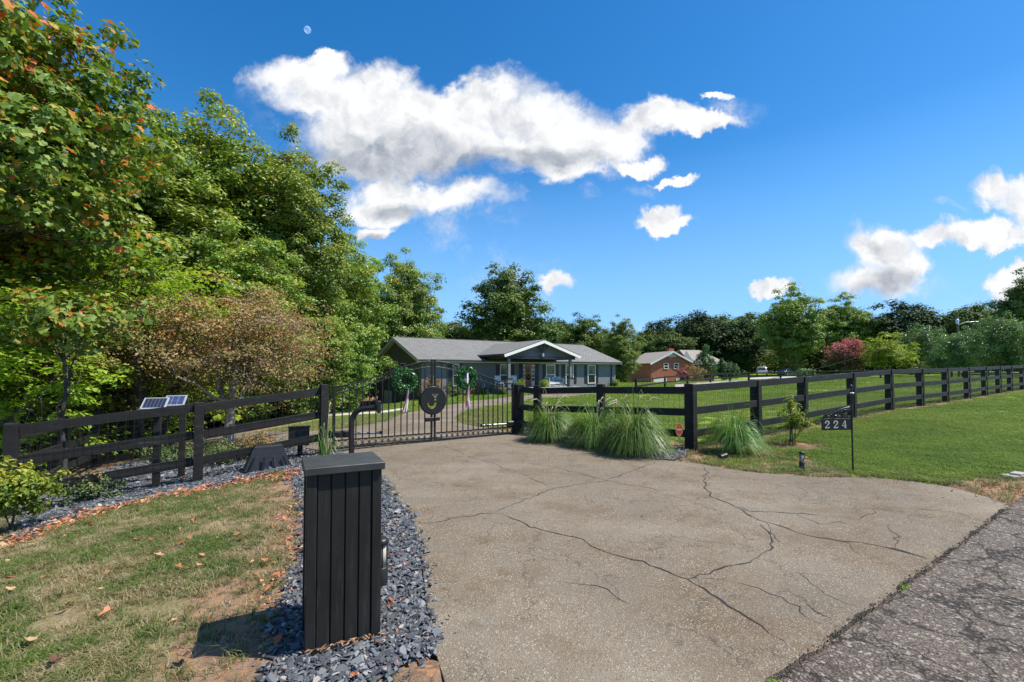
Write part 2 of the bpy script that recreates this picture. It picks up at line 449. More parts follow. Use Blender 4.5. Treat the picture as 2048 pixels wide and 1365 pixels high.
M['leaf_holly'] = leaf_mat('yellow_green_shrub_leaves', [(0.0, (0.05, 0.10, 0.012)), (0.5, (0.16, 0.24, 0.02)), (0.8, (0.42, 0.42, 0.05)), (1.0, (0.62, 0.52, 0.10))], 0.35)
M['leaf_wreath'] = leaf_mat('wreath_leaves', [(0.0, (0.012, 0.07, 0.018)), (0.6, (0.04, 0.16, 0.04)), (1.0, (0.17, 0.36, 0.14))], 0.2, 0.28)
M['leaf_shrub'] = leaf_mat('small_shrub_leaves', [(0.0, (0.04, 0.08, 0.02)), (0.6, (0.12, 0.19, 0.05)), (0.88, (0.26, 0.3, 0.12)), (1.0, (0.42, 0.2, 0.12))], 0.3)
M['blade'] = leaf_mat('ornamental_grass_blades', [(0.0, (0.05, 0.12, 0.018)), (0.5, (0.12, 0.23, 0.04)), (0.8, (0.27, 0.38, 0.13)), (1.0, (0.55, 0.48, 0.26))], 0.35, 0.4)
M['plume'] = simple('pale_seed_plume', (0.5, 0.42, 0.28), 0.9, var=0.2)
# ---------------------------------------------------------------- layout on the ground
GL = np.array([-3.46, 8.8]); GR_ = np.array([0.04, 11.0])            # gate hinges
CORNER = (3.42, 8.8)
FR = [CORNER] + [(3.42 + u, 8.8 + 0.64 * u) for u in (1.91, 3.64, 5.92, 8.14, 10.38, 12.57, 14.78, 16.85, 18.75, 20.5, 22.6, 24.8, 27.0, 29.2, 31.4)]
FL = [(-3.58, 8.68), (-5.14, 7.5), (-6.95, 6.35)]
FW = [(0.16, 11.05), (0.61, 10.9), (1.93, 9.91), CORNER]
APRON_R = GP([(2015,1010),(1960,990),(1900,975),(1830,964),(1760,957),(1700,955),(1640,955),(1570,950),(1500,945),(1395,927),(1330,921),(1290,917),(1240,905),(1200,897),(1150,890),(1090,879),(1030,868)])
APRON_L = GP([(672,902),(712,930),(745,948),(768,960),(795,1000),(822,1040),(840,1090),(846,1140),(852,1200),(862,1260),(876,1320),(890,1365)])
RD = np.array([5.75 - 1.21, 5.28 - 2.27]); RD /= np.linalg.norm(RD); RN = np.array([-RD[1], RD[0]])   # road edge direction, and the way to the verge
def road_pt(s, o): return (1.21 + RD[0] * s + RN[0] * o, 2.27 + RD[1] * s + RN[1] * o)
def roff(x, y): return (np.asarray(x) - 1.21) * RN[0] + (np.asarray(y) - 2.27) * RN[1]
last = APRON_L[-1]
tl = ((last[0] - 1.21) * RD[0] + (last[1] - 2.27) * RD[1])
APRON = APRON_R + APRON_L + [(-0.62, 1.35), (-0.85, 0.95), road_pt(-2.6, 0.01)] + [road_pt(s, 0.015 * math.sin(7 * s) + 0.012 * math.sin(17 * s)) for s in np.arange(-2.3, 5.3, 0.12)]
LANE = GP([(664,905),(600,896),(500,893),(420,890),(380,882),(300,884),(300,864),(380,862),(520,863),(600,865),(660,862),(715,853),(770,844),(802,829),(841,820),(899,810),(942,804),(985,799),(1024,793.6),(1085,789),(1180,785),(1261,782.5),(1340,781),
  (1340,783.5),(1268,786),(1195,789),(1085,798),(1021,808),(975,813),(942,820),(920,829),(914,838),(922,847),(945,853),(985,858),(1010,862),(1030,867)])
PATH = GP([(540,839),(757,825),(812,817),(812,820),(757,829),(540,843)])
BED1 = GP([(640,918),(600,925),(575,945),(598,985),(606,1050),(606,1110),(580,1160),(556,1250),(556,1310),(520,1400),(700,1400),(790,1345),(872,1292)]) + [(p[0] - 0.012, p[1]) for p in APRON_L[::-1][2:]]
BED2 = GP([(606,946),(560,943),(500,960),(430,978),(330,992),(200,1022),(110,1052),(40,1085),(30,1020),(150,962),(240,930),(310,914),(380,905),(480,898),(560,896),(640,906)])
BED3 = GP([(1030,868),(1090,879),(1150,890),(1200,897),(1240,905),(1290,917),(1345,922),(1380,912),(1364,898),(1290,880),(1200,868),(1110,855),(1050,852)])
DRYR = GP([(1290,917),(1395,927),(1500,945),(1700,955),(1640,925),(1560,905),(1480,885),(1400,890)])
MULCH = gp(1590, 893)
EARTH = gp(2075, 985)

def zones(x, y):
    """dryness and bareness of the lawn"""
    x = np.asarray(x, float); y = np.asarray(y, float)
    left = 1 / (1 + np.exp((x + 0.2 - 0.0 * y) * 4.0))
    fl = (y - 8.68) - 0.70 * (x + 3.58)            # behind the left fence line
    dry = left * np.where(fl > 0.2, 0.55, 1.0)
    far = np.clip((y - 16) / 8, 0, 1); dry = dry * (1 - far)
    dry = np.clip(dry + 0.35 * np.exp(-dline(x, y, APRON_R) ** 2 / 0.25) * (roff(x, y) > 0), 0, 1)
    n1 = wob(x, y, 3.2, 3); n2 = wob(x, y, 9, 4); n3 = wob(x, y, 1.3, 5)
    dirt = np.zeros_like(x)
    db = dline(x, y, BED1, True); db2 = dline(x, y, BED2, True)
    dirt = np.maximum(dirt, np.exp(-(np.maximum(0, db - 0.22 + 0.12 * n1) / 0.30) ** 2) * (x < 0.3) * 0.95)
    dirt = np.maximum(dirt, np.exp(-(np.maximum(0, db2 - 0.08 + 0.10 * n1) / 0.22) ** 2) * 0.95)
    dirt = np.maximum(dirt, np.clip(0.65 * (n1 + 0.7 * n2) - 0.42, 0, 1) * left * 0.9)
    dfr = dline(x, y, FR)
    side = ((x - 3.42) * -0.64 + (y - 8.8) * 1.0)
    dirt = np.maximum(dirt, np.exp(-(np.maximum(0, dfr - 0.24 + 0.10 * n1) / 0.14) ** 2) * np.where(side < 0.1, 0.95, 0.4))
    dirt = np.maximum(dirt, np.exp(-(np.maximum(0, np.hypot(x - MULCH[0], (y - MULCH[1])) - 0.42 + 0.1 * n2) / 0.12) ** 2))
    dirt = np.maximum(dirt, np.exp(-(np.maximum(0, dline(x, y, BED3, True) * 1.0 - 0.25 + 0.15 * n1) / 0.2) ** 2) * 0.9)
    dirt = np.maximum(dirt, inside(DRYR, x, y) * np.clip(0.55 + 0.5 * n2 + 0.2 * n1, 0, 1) * np.clip((7.6 - x) / 2.5, 0.25, 1))
    dirt = np.maximum(dirt, np.exp(-(np.maximum(0, np.hypot(x - EARTH[0], (y - EARTH[1]) * 1.3) - 0.75 + 0.22 * n2) / 0.2) ** 2))
    dirt = np.maximum(dirt, np.exp(-(dline(x, y, APRON_R) / 0.07) ** 2) * 0.8)
    woods = 1 / (1 + np.exp(-(fl - 1.2) * 3)) * 1 / (1 + np.exp((x + 7.2 + 0.18 * (y - 8)) * 1.5)) * (y > 6)
    dirt = np.maximum(dirt, woods * np.clip(0.75 + 0.3 * n1, 0, 1))
    return np.clip(dry, 0, 1), np.clip(dirt, 0, 1)

def lawn_colour(t, p, dry, dirt):
    """albedo shared by the ground sheet and the blades that grow on it"""
    n1 = t.noise(p, 0.9, 5, 0.6); n2 = t.noise(p, 5.5, 5, 0.65)
    green = t.ramp(n1, [(0.3, (0.10, 0.19, 0.014)), (0.55, (0.175, 0.28, 0.022)), (0.78, (0.27, 0.36, 0.04))])
    n0 = t.noise(p, 0.16, 4, 0.6)
    green = t.mix(t.maprange(n0, 0.4, 0.66), green, (0.26, 0.35, 0.045))
    straw = t.ramp(n2, [(0.32, (0.13, 0.14, 0.035)), (0.46, (0.30, 0.25, 0.11)), (0.62, (0.52, 0.42, 0.25))])
    f = t.math('MULTIPLY', dry, t.maprange(t.noise(p, 2.0, 6, 0.7), 0.43, 0.58))
    green = t.mix(t.math('MULTIPLY', dry, 0.75), green, t.ramp(n1, [(0.3, (0.06, 0.115, 0.022)), (0.75, (0.13, 0.19, 0.04))]))
    return t.mix(f, green, straw)

gm, t, b = new_mat('lawn_and_soil')
p = t.node('ShaderNodeNewGeometry').outputs['Position']
aD = t.node('ShaderNodeAttribute', attribute_name='dry').outputs['Fac']
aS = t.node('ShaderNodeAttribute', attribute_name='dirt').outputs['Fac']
c = lawn_colour(t, p, aD, aS)
fineg = t.noise(p, 45, 4, 0.7)
c = t.mix(t.maprange(fineg, 0.35, 0.62), t.mix(0.35, c, (0.045, 0.07, 0.012)), c)
thatch = t.ramp(t.noise(t.vm('MULTIPLY', p, (1, 1, 1)), 38, 6, 0.8), [(0.35, (0.10, 0.075, 0.035)), (0.5, (0.27, 0.20, 0.11)), (0.65, (0.42, 0.33, 0.2))])
c = t.mix(t.math('MULTIPLY', aD, 0.8), c, thatch)
soil = t.ramp(t.noise(p, 6, 7, 0.72), [(0.3, (0.13, 0.080, 0.050)), (0.55, (0.29, 0.19, 0.125)), (0.8, (0.45, 0.33, 0.23))])
sp = t.voro(p, 42, out='Color'); sps = t.node('ShaderNodeSeparateColor'); t.put(sps.inputs[0], sp)
soil = t.mix(t.maprange(sps.outputs[0], 0.7, 0.85), soil, (0.38, 0.20, 0.10))
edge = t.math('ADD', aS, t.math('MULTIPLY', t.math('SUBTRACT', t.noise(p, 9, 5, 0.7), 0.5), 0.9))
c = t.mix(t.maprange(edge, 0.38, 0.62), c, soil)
t.put(b.inputs['Base Color'], c); b.inputs['Roughness'].default_value = 0.95; b.inputs['Specular IOR Level'].default_value = 0.15
t.put(b.inputs['Normal'], t.bump(t.noise(p, 30, 6, 0.75), 0.7, 0.05))
M['ground'] = gm

def spread(a, b, near, far, grow):
    out = [0.0]; s = near
    while out[-1] < b: out.append(out[-1] + s); s = s * grow if out[-1] > far else s
    return out
gx = sorted(set([-v for v in spread(0, 900, 0.13, 8, 1.09)] + spread(0, 900, 0.13, 10, 1.09)))
gy = sorted(set([-v for v in spread(0, 900, 0.2, 2, 1.15)] + spread(0, 900, 0.13, 11, 1.07)))
gx, gy = np.array(gx), np.array(gy)
XX, YY = np.meshgrid(gx, gy)
ZZ = tz(XX, YY)
def grid_faces(nx, ny):
    i = np.arange(ny - 1)[:, None] * nx + np.arange(nx - 1)[None, :]
    return np.stack([i, i + 1, i + 1 + nx, i + nx], -1).reshape(-1, 4)
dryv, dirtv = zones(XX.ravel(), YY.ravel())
ZG = ZZ.ravel() + 0.008 * wob(XX.ravel(), YY.ravel(), 6, 9) * (np.abs(YY.ravel()) < 40)
# let the ground dip a little under what is paved
und = inside(APRON, XX.ravel(), YY.ravel()) | inside(LANE, XX.ravel(), YY.ravel()) | (roff(XX.ravel(), YY.ravel()) < 0)
ZG = np.where(und, ZZ.ravel() - 0.06, ZG)
ground = np_mesh('ground', np.c_[XX.ravel(), YY.ravel(), ZG], grid_faces(len(gx), len(gy)), gm, smooth=True)
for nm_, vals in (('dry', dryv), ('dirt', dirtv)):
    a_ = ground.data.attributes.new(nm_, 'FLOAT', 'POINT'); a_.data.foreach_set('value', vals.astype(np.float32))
tag(ground, 'mown lawn, dry in front of the left fence and green beyond the right one', kind='structure')

def paved(name, poly, mat, off, step, thick=0.0, xr=None):
    bm = bmesh.new()
    vs = [bm.verts.new((x, y, 0)) for x, y in poly]
    bm.faces.new(vs); bmesh.ops.triangulate(bm, faces=bm.faces[:])
    x0, x1 = min(p[0] for p in poly), max(p[0] for p in poly); y0, y1 = min(p[1] for p in poly), max(p[1] for p in poly)
    for ax, lo, hi in ((0, x0, x1), (1, y0, y1)):
        k = math.ceil(lo / step) * step
        while k < hi:
            co = [0, 0, 0]; co[ax] = k; no = [0, 0, 0]; no[ax] = 1
            bmesh.ops.bisect_plane(bm, geom=bm.verts[:] + bm.edges[:] + bm.faces[:], plane_co=co, plane_no=no)
            k += step
    zs = tz(np.array([v.co.x for v in bm.verts]), np.array([v.co.y for v in bm.verts]))
    for v, z in zip(bm.verts, zs): v.co.z = z + off
    for f_ in bm.faces:
        if f_.normal.z < 0: f_.normal_flip()
    if thick:
        be = [e for e in bm.edges if e.is_boundary]
        r = bmesh.ops.extrude_edge_only(bm, edges=be)
        for v in [g for g in r['geom'] if isinstance(g, bmesh.types.BMVert)]: v.co.z -= thick
    me = bpy.data.meshes.new(name); bm.to_mesh(me); bm.free()
    o = link_mesh(name, me, mat); o['kind'] = 'structure'
    return o

# aggregate concrete
cm, t, b = new_mat('exposed_aggregate_concrete')
p = t.node('ShaderNodeNewGeometry').outputs['Position']
n = t.noise(p, 0.55, 6, 0.62)
c = t.ramp(n, [(0.3, (0.130, 0.107, 0.077)), (0.5, (0.188, 0.158, 0.118)), (0.72, (0.255, 0.221, 0.169))])
c = t.mix(t.math('MULTIPLY', t.maprange(t.noise(p, 1.1, 7, 0.72), 0.40, 0.66), 0.85), c, (0.115, 0.082, 0.048))
c = t.mix(t.math('MULTIPLY', t.maprange(t.noise(t.vm('ADD', p, (7, 3, 0)), 4.5, 7, 0.75), 0.56, 0.7), 0.45), c, (0.09, 0.072, 0.055))
pw2 = t.vm('ADD', p, t.vm('SCALE', t.vm('SUBTRACT', t.noise(p, 2.5, 6, 0.7, out='Color'), (0.5, 0.5, 0.5)), scale=0.6))
he = t.voro(pw2, 1.7, 'DISTANCE_TO_EDGE')
hair = t.math('MULTIPLY', t.maprange(he, 0.016, 0.004), t.maprange(t.noise(p, 0.8, 3), 0.44, 0.52))
c = t.mix(t.math('MULTIPLY', hair, 0.75), c, (0.05, 0.04, 0.03))
st = t.noise(t.vm('MULTIPLY', p, (0.35, 0.9, 1)), 0.7, 4, 0.5)
c = t.mix(t.math('MULTIPLY', t.maprange(st, 0.5, 0.72), 0.4), c, (0.33, 0.285, 0.22))
for sc_, lo, hi, colr, amt in ((95, 0.80, 0.9, (0.50, 0.46, 0.40), 0.7), (70, 0.72, 0.82, (0.12, 0.075, 0.045), 0.85), (150, 0.62, 0.75, (0.09, 0.08, 0.07), 0.7), (130, 0.7, 0.8, (0.50, 0.36, 0.22), 0.6)):
    vc = t.voro(p, sc_, out='Color'); vs_ = t.node('ShaderNodeSeparateColor'); t.put(vs_.inputs[0], vc)
    vd = t.voro(p, sc_)
    fmask = t.math('MULTIPLY', t.maprange(vs_.outputs[1], lo, hi), t.maprange(vd, 0.55, 0.35))
    c = t.mix(t.math('MULTIPLY', t.math('MULTIPLY', fmask, amt), t.maprange(t.noise(t.vm('ADD', p, (sc_, 0, 0)), 1.7, 5, 0.7), 0.35, 0.62, 0.25, 1.0)), c, colr)
t.put(b.inputs['Base Color'], c); b.inputs['Roughness'].default_value = 0.85; b.inputs['Specular IOR Level'].default_value = 0.25
hgt = t.math('ADD', t.voro(p, 110), t.math('MULTIPLY', t.noise(p, 60, 5, 0.7), 1.2))
t.put(b.inputs['Normal'], t.bump(hgt, 0.55, 0.008))
M['concrete'] = cm
# old asphalt
am, t, b = new_mat('weathered_asphalt')
p = t.node('ShaderNodeNewGeometry').outputs['Position']
pw = t.vm('ADD', p, t.vm('SCALE', t.vm('SUBTRACT', t.noise(p, 3.0, 5, 0.65, out='Color'), (0.5, 0.5, 0.5)), scale=0.45))
n = t.noise(p, 1.5, 6, 0.65)
c = t.ramp(n, [(0.3, (0.083, 0.064, 0.050)), (0.7, (0.142, 0.114, 0.090))])
for sc_, lo, hi, colr in ((125, 0.72, 0.82, (0.27, 0.235, 0.2)), (120, 0.6, 0.7, (0.035, 0.028, 0.025)), (60, 0.9, 0.95, (0.36, 0.31, 0.27))):
    vc = t.voro(p, sc_, out='Color'); vs_ = t.node('ShaderNodeSeparateColor'); t.put(vs_.inputs[0], vc)
    c = t.mix(t.math('MULTIPLY', t.maprange(vs_.outputs[0], lo, hi), 0.7), c, colr)
e1 = t.voro(pw, 2.2, 'DISTANCE_TO_EDGE'); e2 = t.voro(t.vm('ADD', pw, (3.1, 1.7, 0)), 5.5, 'DISTANCE_TO_EDGE')
k1 = t.math('MULTIPLY', t.maprange(e1, 0.035, 0.010), t.maprange(t.noise(p, 1.1, 3), 0.3, 0.42))
k2 = t.math('MULTIPLY', t.maprange(e2, 0.045, 0.012), t.maprange(t.noise(t.vm('ADD', p, (9, 0, 0)), 1.4, 3), 0.5, 0.62))
k = t.math('MAXIMUM', k1, k2)
c = t.mix(t.math('MULTIPLY', k, 0.85), c, (0.018, 0.016, 0.014))
t.put(b.inputs['Base Color'], c); b.inputs['Roughness'].default_value = 0.88; b.inputs['Specular IOR Level'].default_value = 0.25
hgt = t.math('SUBTRACT', t.math('ADD', t.voro(p, 90), t.noise(p, 50, 5, 0.7)), t.math('MULTIPLY', k, 1.5))
t.put(b.inputs['Normal'], t.bump(hgt, 0.55, 0.010))
M['asphalt'] = am

drive = paved('driveway', APRON, M['concrete'], 0.004, 0.6, thick=0.12)
lane = paved('lane', LANE, M['concrete'], 0.012, 1.0, thick=0.2)
path = paved('path', PATH, simple('pale_path_concrete', (0.5, 0.46, 0.4), 0.85), 0.05, 1.5, thick=0.2)
nbl = paved('neighbour_lane', GP([(1350,771),(1440,764),(1500,757.5),(1530,754),(1620,754),(1620,756),(1540,758),(1500,761.5),(1440,768.5),(1350,776)]), simple('far_lane_concrete', (0.42, 0.38, 0.33), 0.85), 0.06, 3.0)
road = paved('road', [road_pt(s, -0.004) for s in (-60, -20, -8, 0, 8, 20, 60)] + [road_pt(s, -6.2) for s in (60, 20, 8, 0, -8, -20, -60)], M['asphalt'], -0.022, 2.0)

# cracks in the concrete: narrow jagged slots filled with dark grit
CRACKS = [
 [(885,893),(930,910),(995,930),(1040,948),(1105,975)], [(830,1050),(905,1037),(990,1027),(1030,1008),(1105,979),(1150,971),(1215,962),(1260,945),(1310,925)],
 [(990,1027),(1045,1046),(1085,1062),(1165,1080),(1215,1107),(1300,1133),(1375,1160),(1440,1200),(1500,1240),(1570,1285)],
 [(1040,924),(1120,938),(1215,962),(1275,973),(1345,988)], [(1408,932),(1410,960),(1420,990),(1470,1015),(1505,1025),(1590,1028),(1660,1035)],
 [(1470,1015),(1530,1045),(1640,1077),(1700,1085),(1790,1100),(1855,1120)], [(1375,1160),(1450,1135),(1530,1105),(1545,1085),(1520,1050)],
 [(1600,1150),(1650,1190),(1715,1215)], [(1610,1205),(1665,1240)], [(1640,1077),(1700,1090),(1720,1110),(1690,1100)], [(1375,1160),(1400,1158),(1470,1165)],
 [(1760,1015),(1830,1020),(1900,1025),(1940,1035)], [(1660,1035),(1720,1040),(1760,1015)], [(1530,1045),(1560,1085),(1545,1085)], [(1260,1210),(1215,1180),(1100,1160)],
 [(1408,935),(1450,945),(1520,950)], [(1790,1100),(1800,1075),(1780,1050)], [(1590,1028),(1640,1050),(1680,1045),(1740,1062)], [(1470,1165),(1540,1190),(1600,1215),(1640,1250)]]
ck = simple('crack_grit', (0.02, 0.017, 0.014), 0.95)
r = random.Random(3)
def jag(pts, n_per=14, amp=0.016):
    P = [np.array(gp(*q)) for q in pts]; out = []
    for a, b2 in zip(P[:-1], P[1:]):
        L = np.linalg.norm(b2 - a); n = max(3, int(L * n_per)); d = (b2 - a) / max(L, 1e-6); nn = np.array([-d[1], d[0]])
        k = 0.0
        for i in range(n):
            k = 0.6 * k + r.gauss(0, amp); q = a + (b2 - a) * i / n + nn * k * (1 if 0 < i else 0)
            out.append(q)
    out.append(P[-1]); return out
crk_w = {0: 0.7, 1: 1.0, 2: 1.3, 3: 0.8, 4: 1.4, 5: 1.7, 6: 1.1, 7: 1.2, 8: 1.1}
for ci, pts in enumerate(CRACKS):
    mb = MB(); J = jag(pts); n = len(J); wd = 0.006 * crk_w.get(ci, 0.6); vs = []
    for i, q in enumerate(J):
        d = J[min(i+1, n-1)] - J[max(i-1, 0)]; d = d / (np.linalg.norm(d) + 1e-9); nn = np.array([-d[1], d[0]])
        ww = wd * r.uniform(0.15, 1.5) * min(1, 0.25 + i / 4, 0.25 + (n-1-i) / 4)
        if ci == 5 and n*0.82 < i < n*0.97: ww *= 3.0
        z = tz1(q[0], q[1]) + 0.0062
        vs += [(*(q + nn * ww), z), (*(q - nn * ww), z)]
    mb.add(vs, [(2*i, 2*i+1, 2*i+3, 2*i+2) for i in range(n-1)])
    mb.build('crack', ck, drive)
# crumbled dark joint between the concrete and the road
V_, F_ = [], []
def chips(n, pts_fn, size, flat, zoff, seed):
    """n thin angular chips: (V,F) arrays"""
    g = np.random.default_rng(seed)
    x, y = pts_fn(g, n); n = len(x)
    z = tz(x, y) + zoff * g.random(n)
    s = size * np.exp(g.normal(0, 0.38, n))
    k = 5
    z = z + 0.0
    ang = (np.arange(k)[None] * 2 * np.pi / k + g.uniform(-0.45, 0.45, (n, k)) + g.uniform(0, 6.28, (n, 1)))
    rad = s[:, None] * g.uniform(0.45, 1.25, (n, k)); el = g.uniform(0.5, 1.0, n)
    lx = np.cos(ang) * rad; ly = np.sin(ang) * rad * el[:, None]
    th = (s * flat)[:, None] * np.ones((n, k))
    top = np.stack([lx * 0.88, ly * 0.88, th * 0.5], -1); bot = np.stack([lx, ly, -th * 0.5], -1)
    P = np.concatenate([top, bot], 1)
    ax = g.normal(0, 0.42, (n, 2)); az = g.uniform(0, 6.28, n)
    cx, sx = np.cos(ax[:, 0]), np.sin(ax[:, 0]); cy, sy = np.cos(ax[:, 1]), np.sin(ax[:, 1]); cz, sz = np.cos(az), np.sin(az)
    Xp, Yp, Zp = P[..., 0], P[..., 1], P[..., 2]
    Y1 = Yp * cx[:, None] - Zp * sx[:, None]; Z1 = Yp * sx[:, None] + Zp * cx[:, None]
    X2 = Xp * cy[:, None] + Z1 * sy[:, None]; Z2 = -Xp * sy[:, None] + Z1 * cy[:, None]
    X3 = X2 * cz[:, None] - Y1 * sz[:, None]; Y3 = X2 * sz[:, None] + Y1 * cz[:, None]
    V = np.stack([X3 + x[:, None], Y3 + y[:, None], Z2 + z[:, None]], -1).reshape(-1, 3)
    base = (np.arange(n) * 10)[:, None]
    F = []
    F.append(np.stack([base[:, 0] + a for a in (0, 1, 2)], -1)); F.append(np.stack([base[:, 0] + a for a in (0, 2, 3)], -1)); F.append(np.stack([base[:, 0] + a for a in (0, 3, 4)], -1))
    for a in range(5):
        bb = (a + 1) % 5
        F.append(np.stack([base[:, 0] + a, base[:, 0] + 5 + a, base[:, 0] + 5 + bb], -1)); F.append(np.stack([base[:, 0] + a, base[:, 0] + 5 + bb, base[:, 0] + bb], -1))
    tint = np.repeat(g.random(n), 10)
    return V, np.concatenate(F), tint
def in_poly(polys, x0, x1, y0, y1, extra=None, jitter=0.0):
    def fn(g, n):
        xs = np.zeros(0); ys = np.zeros(0)
        while len(xs) < n:
            x = g.uniform(x0, x1, n * 2); y = g.uniform(y0, y1, n * 2)
            m = np.zeros(len(x), bool)
            for P in polys:
                xx = x + g.normal(0, jitter, len(x)) if jitter else x; yy = y + g.normal(0, jitter, len(x)) if jitter else y
                m |= inside(P, xx, yy)
            if extra is not None: m &= extra(g, x, y)
            xs = np.r_[xs, x[m]]; ys = np.r_[ys, y[m]]
        return xs[:n], ys[:n]
    return fn
slm, t, b = new_mat('slate_chips')
a = t.node('ShaderNodeAttribute', attribute_name='tint').outputs['Fac']
pp = t.node('ShaderNodeNewGeometry').outputs['Position']
c = t.ramp(a, [(0.0, (0.03, 0.033, 0.038)), (0.5, (0.085, 0.093, 0.105)), (0.85, (0.17, 0.18, 0.195)), (0.97, (0.30, 0.305, 0.31)), (1.0, (0.45, 0.38, 0.3))])
c = t.mix(t.math('MULTIPLY', t.noise(pp, 60, 4), 0.4), c, (0.06, 0.065, 0.07))
t.put(b.inputs['Base Color'], c); b.inputs['Roughness'].default_value = 0.62
near = lambda g, x, y: g.random(len(x)) < np.clip(1.9 / np.maximum(y, 0.5), 0.3, 1)
V, F, T = chips(24000, in_poly([BED1], -4.2, 0.3, 1.2, 9.0, near, 0.05), 0.0185, 0.2, 0.034, 11)
o = np_mesh('slate_gravel', V, F, slm, tint=T); tag(o, 'blue grey slate chips in the bed around the dark pillar', 'gravel', kind='stuff')
V, F, T = chips(17000, in_poly([BED2], -9, -2.5, 4.5, 10.5, None, 0.07), 0.024, 0.2, 0.03, 12)
o = np_mesh('slate_gravel', V, F, slm, tint=T); tag(o, 'blue grey slate chips in the strip under the left fence', 'gravel', kind='stuff')
V, F, T = chips(6000, in_poly([BED3], -1, 5, 7, 13, None, 0.06), 0.026, 0.28, 0.03, 13)
o = np_mesh('slate_gravel', V, F, slm, tint=T); tag(o, 'dark slate chips under the tall grasses right of the gate', 'gravel', kind='stuff')
# slate bed liner under each bed, so no lawn shows between chips
for P_, nm_ in ((BED1, 'bed'), (BED2, 'bed'), (BED3, 'bed')):
    paved('gravel_bed', P_, simple('slate_fines', (0.075, 0.08, 0.088), 0.9, var=0.5, scale=40, bump=0.6), 0.0165, 0.8)
# crumbs along the road joint
def joint(g, n):
    s = g.uniform(-2.4, 5.25, n); o_ = g.normal(-0.008, 0.014, n)
    return 1.21 + RD[0]*s + RN[0]*o_, 2.27 + RD[1]*s + RN[1]*o_
crm = simple('dark_crumbs', (0.07, 0.055, 0.045), 0.95, var=0.6, scale=30)
V, F, T = chips(1500, joint, 0.005, 0.6, 0.01, 15)
o = np_mesh('asphalt_crumbs', V, F, crm, tint=T); tag(o, 'dark crumbs along the joint of road and concrete', 'gravel', kind='stuff')

# ---------------------------------------------------------------- grass (instanced tufts on the lawn)
bl, t, b = new_mat('lawn_blades')
p = t.node('ShaderNodeNewGeometry').outputs['Position']
ad = t.node('ShaderNodeAttribute', attribute_name='dry', attribute_type='INSTANCER').outputs['Fac']
c = lawn_colour(t, p, ad, ad)
a = t.node('ShaderNodeAttribute', attribute_name='tint').outputs['Fac']
c = t.mix(t.math('MULTIPLY', t.maprange(a, 0.55, 1.0), t.maprange(ad, 0.0, 1.0, 0.3, 0.8)), c, (0.46, 0.38, 0.22))
c = t.mix(t.maprange(a, 0.45, 0.0, 0.0, 0.85), c, (0.03, 0.065, 0.012))
t.put(b.inputs['Base Color'], c); b.inputs['Roughness'].default_value = 0.6; b.inputs['Specular IOR Level'].default_value = 0.25
tr = t.node('ShaderNodeBsdfTranslucent'); t.put(tr.inputs[0], c)
mx = t.node('ShaderNodeMixShader'); mx.inputs[0].default_value = 0.35
t.l.new(b.outputs[0], mx.inputs[1]); t.l.new(tr.outputs[0], mx.inputs[2]); t.l.new(mx.outputs[0], t.n['Material Output'].inputs[0])

def tuft(name, n, rad, h, wd, lean, seed):
    g = np.random.default_rng(seed)
    r_ = rad * np.sqrt(g.random(n)); q = g.uniform(0, 6.28, n)
    x, y = r_*np.cos(q), r_*np.sin(q); az = g.uniform(0, 6.28, n); hh = h * np.exp(g.normal(0, 0.35, n)); ln = lean * g.uniform(0.2, 1.6, n)
    dx, dy = np.cos(az), np.sin(az); ws = wd * g.uniform(0.6, 1.3, n)
    px_, py_ = -dy * ws, dx * ws
    b0 = np.stack([x - px_, y - py_, -0.01 + 0*x], -1); b1 = np.stack([x + px_, y + py_, -0.01 + 0*x], -1)
    m0 = np.stack([x + dx*hh*ln*0.35 + px_*0.8, y + dy*hh*ln*0.35 + py_*0.8, hh*0.6], -1)
    m1 = np.stack([x + dx*hh*ln*0.35 - px_*0.8, y + dy*hh*ln*0.35 - py_*0.8, hh*0.6], -1)
    tp = np.stack([x + dx*hh*ln, y + dy*hh*ln, hh*(1.0 - 0.12*ln)], -1)
    V = np.stack([b0, b1, m0, m1, tp], 1).reshape(-1, 3)
    k = (np.arange(n) * 5)[:, None]
    F = np.concatenate([k + np.array([[0, 1, 2]]), k + np.array([[0, 2, 3]]), k + np.array([[3, 2, 4]])])
    T = np.repeat(g.random(n), 5)
    me = np_mesh(name, V, F, bl, tint=T, obj=False)
    return bpy.data.objects.new(name, me)

